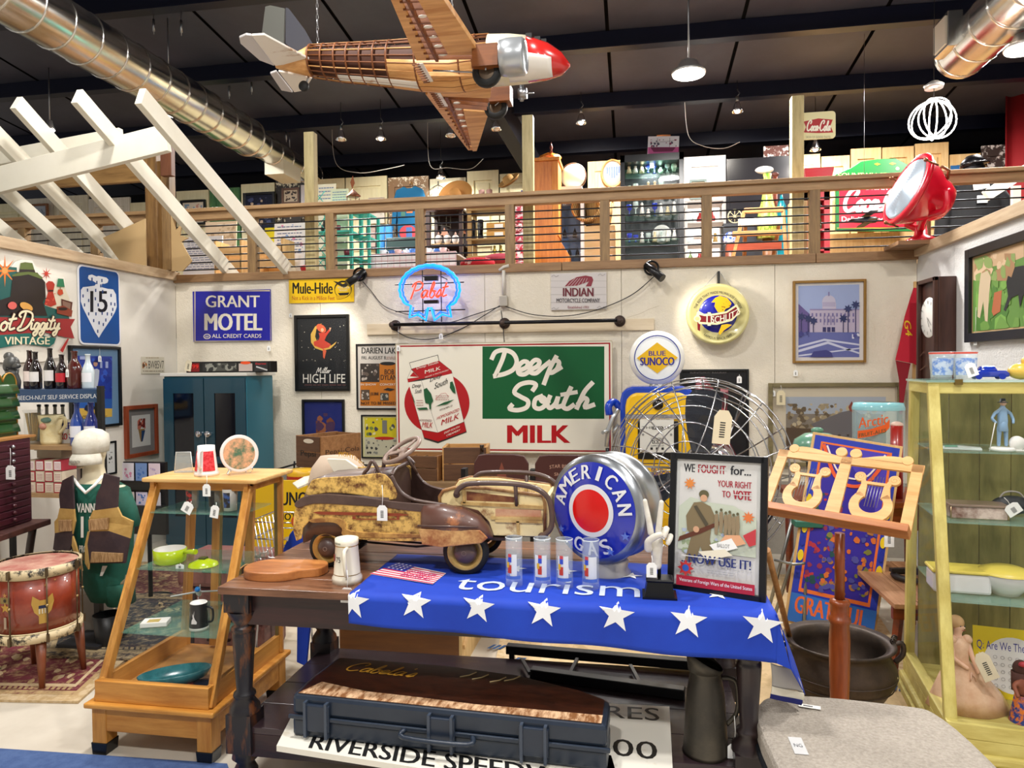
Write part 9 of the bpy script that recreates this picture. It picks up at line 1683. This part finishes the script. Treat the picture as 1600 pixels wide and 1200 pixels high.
t=T('soldier_figurine','blue-coated porcelain soldier figurine with a hat on the top shelf of the showcase','figurine',putB(1567,1.22,.45)); PB=M('8aaccc',.3,coat=.5); B().lathe([(0,0),(.045,0),(.05,.008),(.04,.015),(0,.015)],n=20).obj('base',t,mat=WHITE)
skin('body',[[(Vector((0,0,.125)),.016),(Vector((0,0,.15)),.02),(Vector((0,0,.175)),.017),(Vector((0,0,.192)),.007),(Vector((0,0,.205)),.012)],[0,(Vector((-.012,0,.1)),.012),(Vector((-.014,0,.06)),.009),(Vector((-.015,0,.018)),.008)],[0,(Vector((.012,0,.1)),.012),(Vector((.014,0,.06)),.009),(Vector((.015,0,.018)),.008)],[2,(Vector((-.03,0,.165)),.008),(Vector((-.045,-.005,.14)),.007),(Vector((-.03,-.015,.12)),.006)],[2,(Vector((.03,0,.165)),.008),(Vector((.038,-.01,.135)),.007),(Vector((.03,-.025,.12)),.006)]],PB,t)
B().lathe([(.018,.085),(.022,.09),(.017,.125),(.014,.13)],n=16).obj('coat_skirt',t,mat=PB); B().sph((0,-.003,.207),.0125,12,8).obj('face',t,mat=M('d8b498',.5)); B().lathe([(0,.228),(.01,.227),(.012,.214),(.021,.212),(.02,.21),(0,.21)],n=16).obj('hat',t,mat=M('3a4048',.4)); B().cyl((-.035,-.015,.13),(-.06,-.02,.0),.002,n=6).obj('sword',t,mat=WHITE)
t=T('porcelain_cart','white porcelain cannon wheel piece beside the soldier figurine','figurine',putB(1588,1.22,.46)); B().lathe([(0,-.015),(.03,-.015),(.032,0),(.02,.012),(0,.012)],(0,0,.033),20,'y').obj('wheel',t,mat=WHITE); B().cyl((0,0,.035),(.08,0,.04),.014,n=12).obj('barrel',t,mat=WHITE); B().bx(-.02,.04,-.02,.02,0,.006).obj('base',t,mat=WHITE)
t=T('magazine','open glossy magazine lying on the top glass shelf of the showcase','magazine',putB(1500,1.22,.5),-20); B().prism([(-.08,0),(.08,0),(.08,.006),(0,.01),(-.08,.006)],-.05,.05).obj('pages',t,mat=M('d8e0dc',.4)); a=Art(.14,.08,0); o=B().mat(M('7ab8a0',.4)).add([(-.06,-.04,.0095),(-.01,-.04,.0108),(-.01,.04,.0108),(-.06,.04,.0095)],[(0,1,2,3)]).obj('printed_picture',t,fix=False)
t=T('jewellery_box','worn reddish glass-sided casket on the middle shelf of the showcase','box',putB(1524,.93,.42),-8); CK=M('7a5244',.4,kind='noise',c2='d8c4b8',sc=10,w=.12,coat=.5); B().bx(-.11,.11,-.05,.06,0,.05).obj('casket_body',t,mat=CK,bev=.004); B().bx(-.115,.115,-.055,.065,.05,.062).obj('lid',t,mat=M('8a7464',.3,coat=.6),bev=.004);
for s in(-1,1): B().cyl((s*.108,-.052,0),(s*.108,-.052,.05),.004,n=6).obj('corner_trim',t,mat=M('a89070',.3,.8))
t=T('dark_purse','dark gathered evening purse lying behind the casket tag in the showcase','purse',putB(1580,.93,.5)); B().sph((0,0,.045),.06,16,10,(1.4,.7,.7)).obj('pouch',t,mat=M('1c1c20',.6,kind='noise',c2='3a3a3c',sc=20,bump=.5)); B().tube(crom([(-.06,0,.05),(-.03,0,.1),(.03,0,.1),(.06,0,.05)],4),.004,6).obj('strap',t,mat=M('a8a098',.5))
pricetag(putB(1569,.93,.36)+Vector((0,0,.1)),'white price tag beside the casket in the showcase',string=.04,w=.06,h=.05,tilt=-35)
for px,w_,lab in((1497,.2,'rectangular white lidded tureen with yellow top on the lower showcase shelf, left one'),(1572,.2,'rounded white covered dish with yellow top on the lower showcase shelf, right one')):
 t=T('covered_dish',lab,'dish',putB(px,.62,.36),-8); r_=px>1500; Yl=M('e0cc58',.35,coat=.4); Wh=M('dcdcdc',.3,coat=.5)
 if r_: B().lathe([(0,0),(.05,0),(.09,.05),(.1,.085),(.1,.09),(0,.09)],n=32).obj('dish_body',t,mat=Wh); B().lathe([(.104,.09),(.1,.1),(.06,.115),(0,.12)],n=32).obj('lid',t,mat=Yl)
 else: B().bx(-.11,.11,-.06,.07,0,.085).obj('dish_body',t,mat=Wh,bev=.012); B().bx(-.115,.115,-.065,.075,.085,.1).obj('lid',t,mat=Yl,bev=.006)
p=putB(1505,.14,.3); t=T('porcelain_doll','porcelain doll in a peach satin gown with a paper tag in the showcase','doll',p,10); SG=M('d8aa88',.45,kind='noise',c2='ecc8a8',sc=14,coat=.3,w=.15); SK=M('ecc0a4',.4,coat=.3)
B().loft([[(ox+a_*math.cos(R(k*15))*(1+.07*math.sin(R(k*75))),oy+b_*math.sin(R(k*15))*(1+.07*math.cos(R(k*60))),z) for k in range(24)] for a_,b_,z,ox,oy in((.17,.11,0,.03,0),(.14,.09,.06,.02,0),(.09,.06,.14,.0,0),(.04,.035,.2,-.02,0),(.045,.035,.24,-.025,0),(.05,.035,.28,-.025,0),(.02,.02,.3,-.025,0))]).obj('satin_gown',t,mat=SG)
skin('head_and_arms',[[(Vector((-.025,0,.285)),.02),(Vector((-.025,-.0,.31)),.012),(Vector((-.022,-.002,.335)),.024),(Vector((-.02,-.002,.358)),.022)],[0,(Vector((-.06,-.01,.275)),.014),(Vector((-.065,-.03,.22)),.011),(Vector((-.01,-.055,.18)),.009)],[0,(Vector((.012,-.01,.275)),.014),(Vector((.02,-.03,.22)),.011),(Vector((.03,-.06,.16)),.009)]],SK,t)
B().sph((-.025,.01,.357),.031,16,10,(1,1,1)).obj('blonde_hair',t,mat=M('c8a070',.7)); B().sph((-.014,-.028,.345),.004,8,6).obj('nose',t,mat=SK)
for s in(-1,1): B().sph((-.018+s*.009,-.024,.351),.0025,6,4).obj('eye',t,mat=M('2a3a5a',.3)); B().tube([(-.005+s*.0,-.06,.17),(.01*s,-.068,.15),(.012*s,-.065,.135)],.003,5).obj('fingers',t,mat=SK)
B().bx(-.022,-.008,-.027,-.025,.333,.335).obj('mouth',t,mat=M('b04848',.4)); B().sph((.01,-.01,.29),.02,10,8).sph((-.055,-.01,.29),.02,10,8).obj('puff_sleeve',t,mat=SG)
pricetag(p+Vector((.02,-.09,.27)),'large manila handwritten tag on the porcelain doll',string=.01,w=.06,h=.12,face='e8dcc0',tilt=-25)
p=putB(1578,.14,.42); t=T('yellow_board','yellow board with a dotted white circle and blue handwriting in the showcase','board',p,-12,rot=(R(-8),0,R(-12))); B().bx(-.13,.14,0,.006,0,.3).obj('panel',t,mat=M('e8d010',.5)); a=Art(.27,.3,-.0006); a.ox=.005; a.oz=.15; a.ell(.55,.52,.42,.4,'e8e8ea'); a.text('Q: Are We There Yet',.05,.2,.98,.34,'3a3a9c',0)
for i in range(6):
 for j in range(5): a.ring(.3+.1*i,.42+.1*j,.006,.0075,'8a8a90',12)
a.obj('printed_face',t)
t=T('dark_haired_doll','small doll with long brown hair and bright patterned skirt in the showcase corner','doll',putB(1597,.14,.22)); skin('body',[[(Vector((0,0,.1)),.02),(Vector((0,0,.16)),.022),(Vector((0,0,.19)),.01),(Vector((0,0,.215)),.022)],[1,(Vector((-.035,-.01,.15)),.009),(Vector((-.03,-.04,.11)),.008)],[1,(Vector((.035,-.01,.15)),.009),(Vector((.03,-.04,.11)),.008)]],M('8a4a30',.6),t); B().lathe([(.045,0),(.04,.03),(.025,.11)],n=20).obj('patterned_skirt',t,mat=M('1c3a8a',.6,kind='noise',c2='e07a20',sc=40,w=.04)); B().sph((0,.008,.215),.03,14,10,(1,1,1.1)).loft([rg(.2,.035,.03,0,.01,12),rg(.12,.03,.02,0,.02,12)]).obj('long_hair',t,mat=M('4a2418',.8)); B().sph((0,-.018,.24),.012,8,6,(2,1,1)).obj('red_bow',t,mat=M('b02c38',.6))
for px,lab in((1470,'left clear tumbler with blue figures and red rim on the showcase top'),(1507,'right clear tumbler with blue figures and a tag on the showcase top')):
 t=T('printed_tumbler',lab,'glass',putB(px,ZT_,.5)); B().lathe([(0,0),(.042,0),(.05,.125),(.048,.125),(.04,.01),(0,.008)],n=32).obj('tumbler',t,mat=M('dce8ec',.04,alpha=.22,coat=.8)); B().lathe([(.0495,.114),(.0505,.122)],n=32).obj('red_rim',t,mat=M('d85a4a',.3)); B().lathe([(.0445,.02),(.0485,.095)],n=14,a0=200,a1=340).obj('blue_figures',t,mat=M('5a8ad8',.3,alpha=.75,kind='noise',c2='c8d8ec',sc=30,w=.05))
pricetag(putB(1512,ZT_,.42)+Vector((0,0,.075)),'white price tag leaning on the right tumbler on the showcase',string=.01,w=.045,h=.06,tilt=-20)
t=T('blue_glass_car','small cobalt blue glass car on the showcase top','toy car',putB(1545,ZT_,.5),-8); CG=M('0a2ca0',.08,coat=.8); B().loft([[(x,-w_,z0),(x,w_,z0),(x,w_,z1),(x,-w_,z1)] for x,w_,z0,z1 in((-.075,.02,.012,.03),(-.06,.03,.01,.04),(.06,.03,.01,.038),(.075,.022,.012,.028))]).obj('car_body',t,mat=CG,bev=.004); B().loft([[(-.04*f-.005,-.025*f,z),(.035*f-.005,-.025*f,z),(.035*f-.005,.025*f,z),(-.04*f-.005,.025*f,z)] for f,z in((1,.038),(.7,.058))]).obj('cabin',t,mat=CG,bev=.004)
for x in(-.045,.045):
 for y in(-.03,.03): B().cyl((x,y-.004,.013),(x,y+.004,.013),.013,n=14).obj('wheel',t,mat=CG)
t=T('yellow_ceramic_bird','yellow ceramic duck ornament at the right end of the showcase top','ornament',putB(1596,ZT_,.5)); B().sph((0,0,.035),.045,16,10,(1.2,.8,.8)).obj('bird_body',t,mat=M('e0b84c',.3,coat=.4)); B().sph((.02,0,.08),.02,12,8).obj('head',t,mat=M('e0b84c',.3,coat=.4)); B().cyl((.04,0,.078),(.055,0,.075),.006,.003,n=8).obj('bill',t,mat=BLACK)
t=T('blue_wire_rack','blue wire display rack with a yellow panel standing behind the showcase','rack',(1.62,4.08,0)); BW=M('1c3aa8',.35);
for x in(-.1,.2): B().bx(x-.012,x+.012,-.012,.012,0,1.45).obj('upright',t,mat=BW)
for z in(.5,.75,1.0,1.25,1.43): B().tube([(-.1,-.01,z),(.2,-.16,z-.03),(.2,0,z)],.006,5).obj('shelf_wire',t,mat=BW)
B().bx(.0,.34,.03,.045,.4,1.2).obj('yellow_panel',t,mat=M('e8c418',.4))
# ---------------- model airliner under the roof
YP=3.62; c_=PY(360+800/2.857,285/2.857,YP); t=T('wooden_model_airliner','large unfinished wooden model airliner with red nose hanging under the roof','model plane',c_); C=lambda x,y,Y=YP:PY(360+x/2.857,y/2.857,Y)-c_
m_px=(C(1100,0)-C(1000,0)).x/100; PLY=wood('b87838','ecb878','x',.5); PLD=wood('5a2e12','8a4f20','x'); WS=M('e8e2d8',.4,kind='rust',c2='b08a68',sc=9,st=(.3,1,2),thr=.62,w=.04); RDN=M('c42420',.25,coat=.6); GRN=M('c8c4c4',.4)
def fr(x,zt,zb,k=1,n=20,a0=0,a1=360):
 p=C(x,(zt+zb)/2); rz=(zb-zt)/2*m_px*k; ry=min(rz,105*m_px*k); return [(p.x,ry*math.cos(R(a0+(a1-a0)*i/(n if a1-a0==360 else n-1))),p.z+rz*math.sin(R(a0+(a1-a0)*i/(n if a1-a0==360 else n-1)))) for i in range(n)]
ST=[(205,285,306),(370,205,345),(490,200,362),(605,196,372),(725,190,385),(850,182,400),(1000,175,405),(1160,165,378),(1250,164,370),(1330,170,362),(1420,200,348),(1480,238,330),(1517,285,297)]
g=lambda a,b:[s for s in ST if a<=s[0]<=b]
B().loft([fr(*s) for s in g(205,370)]).obj('tail_cone',t,mat=PLY); B().loft([fr(*s,.8) for s in g(370,1160)]).obj('inner_shell',t,mat=M('4a2410',.7))  # brown core put inside to paint the open frame's shaded interior
for s in g(370,850)+[(430,202,354),(545,198,367),(665,193,378),(1100,168,385),(1040,172,398)]: B().tube(fr(*s,n=24),.006,5,True).obj('fuselage_former',t,mat=PLD)
for i in range(2,20,1): B().tube([fr(*s,n=20)[i%20] for s in g(370,1160)],.0035,5).obj('stringer',t,mat=PLD if i%3 else PLY)
B().loft([fr(*s,1.01,12,190,350) for s in g(725,1160)],closed=False,caps=False).obj('belly_skin',t,mat=PLY,thick=.003); B().loft([fr(*s,1.01,8,238,262) for s in g(490,850)],closed=False,caps=False).obj('lower_skin',t,mat=WS,thick=.003)
B().loft([fr(*s) for s in g(1160,1330)]).obj('cockpit_shell',t,mat=M('d8cfb4',.4)); B().loft([fr(*s) for s in g(1330,1517)]).obj('red_nose',t,mat=RDN); B().loft([fr(x,a_,b_,1.012,9,185,262) for x,a_,b_ in((1250,164,370),(1330,170,362),(1420,200,348),(1440,212,343))],closed=False,caps=False).obj('streaked_nose_skin',t,mat=WS,thick=.002)
for x in(1340,1375,1400): q_=C(x,190); B().box((q_.x,-.062+.0006*(x-1340),q_.z+.001-(x-1340)*.0002),(.03,.02,.03)).obj('cockpit_window',t,mat=M('14120f',.2))
zw=C(900,375).z+c_.z; w_=lambda x,y:PZ(360+x/2.857,y/2.857,zw)-c_
def ext(a,b,yy): k=(yy-a.y)/(b.y-a.y); return a+(b-a)*k
def wing(te0,te1,le0,le1,yt,rk):
 A,Bv,Cc,Dd=w_(*te0),w_(*te1),w_(*le0),w_(*le1); TEt=ext(A,Bv,yt); LEt=ext(Cc,Dd,yt)
 P=lambda u,v:A.lerp(TEt,v).lerp(Cc.lerp(LEt,v),u)
 def strip(u0,u1,v0,v1,nm,m,th=.014):
  q4=[P(u0,v0),P(u1,v0),P(u1,v1),P(u0,v1)]; B().prism([(p.x,p.y) for p in q4],A.z-th/2,A.z+th/2,'xy').obj(nm,t,mat=m,bev=.003)
 strip(0,.2,0,1,'trailing_edge_skin',PLY); strip(.52,1,rk,1,'leading_edge_skin',PLY,.03); strip(.28,.33,0,.95,'spar',PLD,.03); strip(.2,.52,.93,1,'tip_skin',PLY)
 for k in range(14): v=.03+.9*k/14; a_,b_=P(.16,v),P(.56 if v>rk else .95,v); B().beam(a_,b_,.006,.028).obj('wing_rib',t,mat=PLD)
 for k in range(5): v=.08+.1*k; p=P(.44,v); B().sph((p.x,p.y,p.z-.012),.012,8,6,(1.8,.9,.4)).obj('pale_hole_ring',t,mat=WS)
wing((830,265),(718,0),(1135,262),(965,0),-1.2,.08); wing((870,415),(1010,600),(1170,440),(1120,600),1.12,.2)
B().prism([(w_(*p).x,w_(*p).y) for p in((870,330),(1170,330),(1160,430),(880,420))],zw-c_.z-.012,zw-c_.z+.012,'xy').obj('centre_section',t,mat=PLY,bev=.003); q_=w_(900,360); B().beam(w_(845,270)+Vector((0,0,-.014)),w_(960,462)+Vector((0,0,-.014)),.03,.006,(0,0,1)).obj('ribbed_flap',t,mat=WS)
for k in range(22): p=w_(845,270).lerp(w_(960,462),k/21)+Vector((-.02,0,-.018)); B().box(p,(.035,.006,.006)).obj('flap_slat',t,mat=PLD)
for (x,y,yy,wx,wy,r_,cowl) in((1240,258,-.34,1145,325,.068,1),(1285,420,.42,1185,480,.068,0)):
 Y=YP+yy; a_=C(x,y,Y); k=a_.z
 B().bx(a_.x-.16,a_.x-.04,yy-.055,yy+.055,k-.05,k+.05).obj('nacelle_box',t,mat=PLD)
 if cowl: B().lathe([(.05,-.04),(.078,-.035),(.085,.0),(.084,.07),(.07,.085),(.055,.07),(.055,-.03)],(a_.x,yy,k),32,'x').obj('engine_cowl',t,mat=M('b8bcc0',.3,.6))
 else: B().cyl((a_.x,yy,k),(a_.x+.05,yy,k),.03,n=12).cyl((a_.x+.02,yy,k-.04),(a_.x+.02,yy,k+.05),.012,n=8).cyl((a_.x+.05,yy,k),(a_.x+.09,yy,k),.004,n=6).obj('bare_engine',t,mat=STEEL)
 g_=C(wx,wy,Y); B().lathe([(r_*.55,-.02),(r_*.9,-.022),(r_,-.01),(r_,.01),(r_*.9,.022),(r_*.55,.02)],(g_.x,yy,g_.z),28,'y').obj('landing_wheel',t,mat=M('101010',.6)); B().lathe([(r_*.57,-.012),(r_*.5,-.016),(.01,-.004),(0,-.02)],(g_.x,yy,g_.z),20,'y').obj('spoked_hub',t,mat=M('6a5a4a',.4,.6));
 for s in(-1,1): B().tube([(g_.x,yy+s*.028,g_.z),(a_.x-.1,yy+s*.028,k-.04)],.004,6).obj('gear_strut',t,mat=STEEL)
 B().cyl((g_.x,yy,g_.z),(g_.x-.26,yy,k-.03),.004,n=6).obj('drag_strut',t,mat=STEEL)
B().prism([(C(*p).x,C(*p).z) for p in((378,215),(330,130),(262,40),(250,36),(248,195),(300,235))],-.006,.006).obj('tail_fin',t,mat=M('3c3c44',.5,alpha=.8)); B().prism([(C(*p).x,C(*p).z) for p in((245,40),(180,26),(158,32),(138,190),(238,205))],-.006,.006).obj('rudder',t,mat=M('4a4a44',.6))
zt_=C(300,290).z+c_.z; wt=lambda x,y:PZ(360+x/2.857,y/2.857,zt_)-c_
for nm,pts,m in(('stabiliser',((365,268),(200,290),(95,155),(150,152)),WS),('elevator',((196,290),(130,265),(45,190),(40,165),(70,152),(93,155)),GRN),('stabiliser',((365,345),(215,316),(285,408),(330,400)),WS),('elevator',((205,316),(178,325),(228,400),(278,409)),GRN)):
 B().prism([(wt(*p).x,wt(*p).y) for p in pts],zt_-c_.z-.006,zt_-c_.z+.006,'xy').obj(nm,t,mat=m,bev=.002)
g_=C(328,385); B().lathe([(0,-.012),(.022,-.014),(.028,-.006),(.028,.006),(.022,.014),(0,.012)],(g_.x,0,g_.z),18,'y').obj('tail_wheel',t,mat=M('101010',.6)); B().cyl((g_.x,.016,g_.z),(g_.x+.03,.01,g_.z+.07),.006,n=6).obj('tail_strut',t,mat=STEEL)
def chain(p,z1):
 n=int((z1-p.z)/.03)
 b=B()
 for i in range(n): a_=0 if i%2 else math.pi/2; b.tube([(p.x+.006*math.cos(w)*math.cos(a_),p.y+.006*math.cos(w)*math.sin(a_),p.z+.03*i+.015+.019*math.sin(w)) for w in(0,1.05,2.1,3.14,4.19,5.24)],.0016,4,True)
 tag(b.obj('hanging_chain',t,mat=STEEL),kind='stuff')
chain(C(390,215),zc(YP)-c_.z-.03); chain(C(990,170)+Vector((0,-.0,0)),zc(YP)-c_.z-.03)
for x,y,Y in((240,30,6.5),(283,32,6.5),(358,135,8.0),(393,128,8.0),(447,205,9.3)):
 p=PY(x,y,Y); tag(B().cyl((p.x,Y,p.z-.15),(p.x,Y,zc(Y)-.22),.004,n=5).cyl((p.x,Y,p.z-.12),(p.x,Y,p.z),.012,n=8).obj('hanger_rod',mat=STEEL),'thin threaded hanger rod below the roof, '+{240:'left one of the pair above the duct',283:'right one of the pair above the duct',358:'left one of the middle pair by the duct',393:'right one of the middle pair by the duct',447:'single one beside the tall left post'}[x],'hanger')
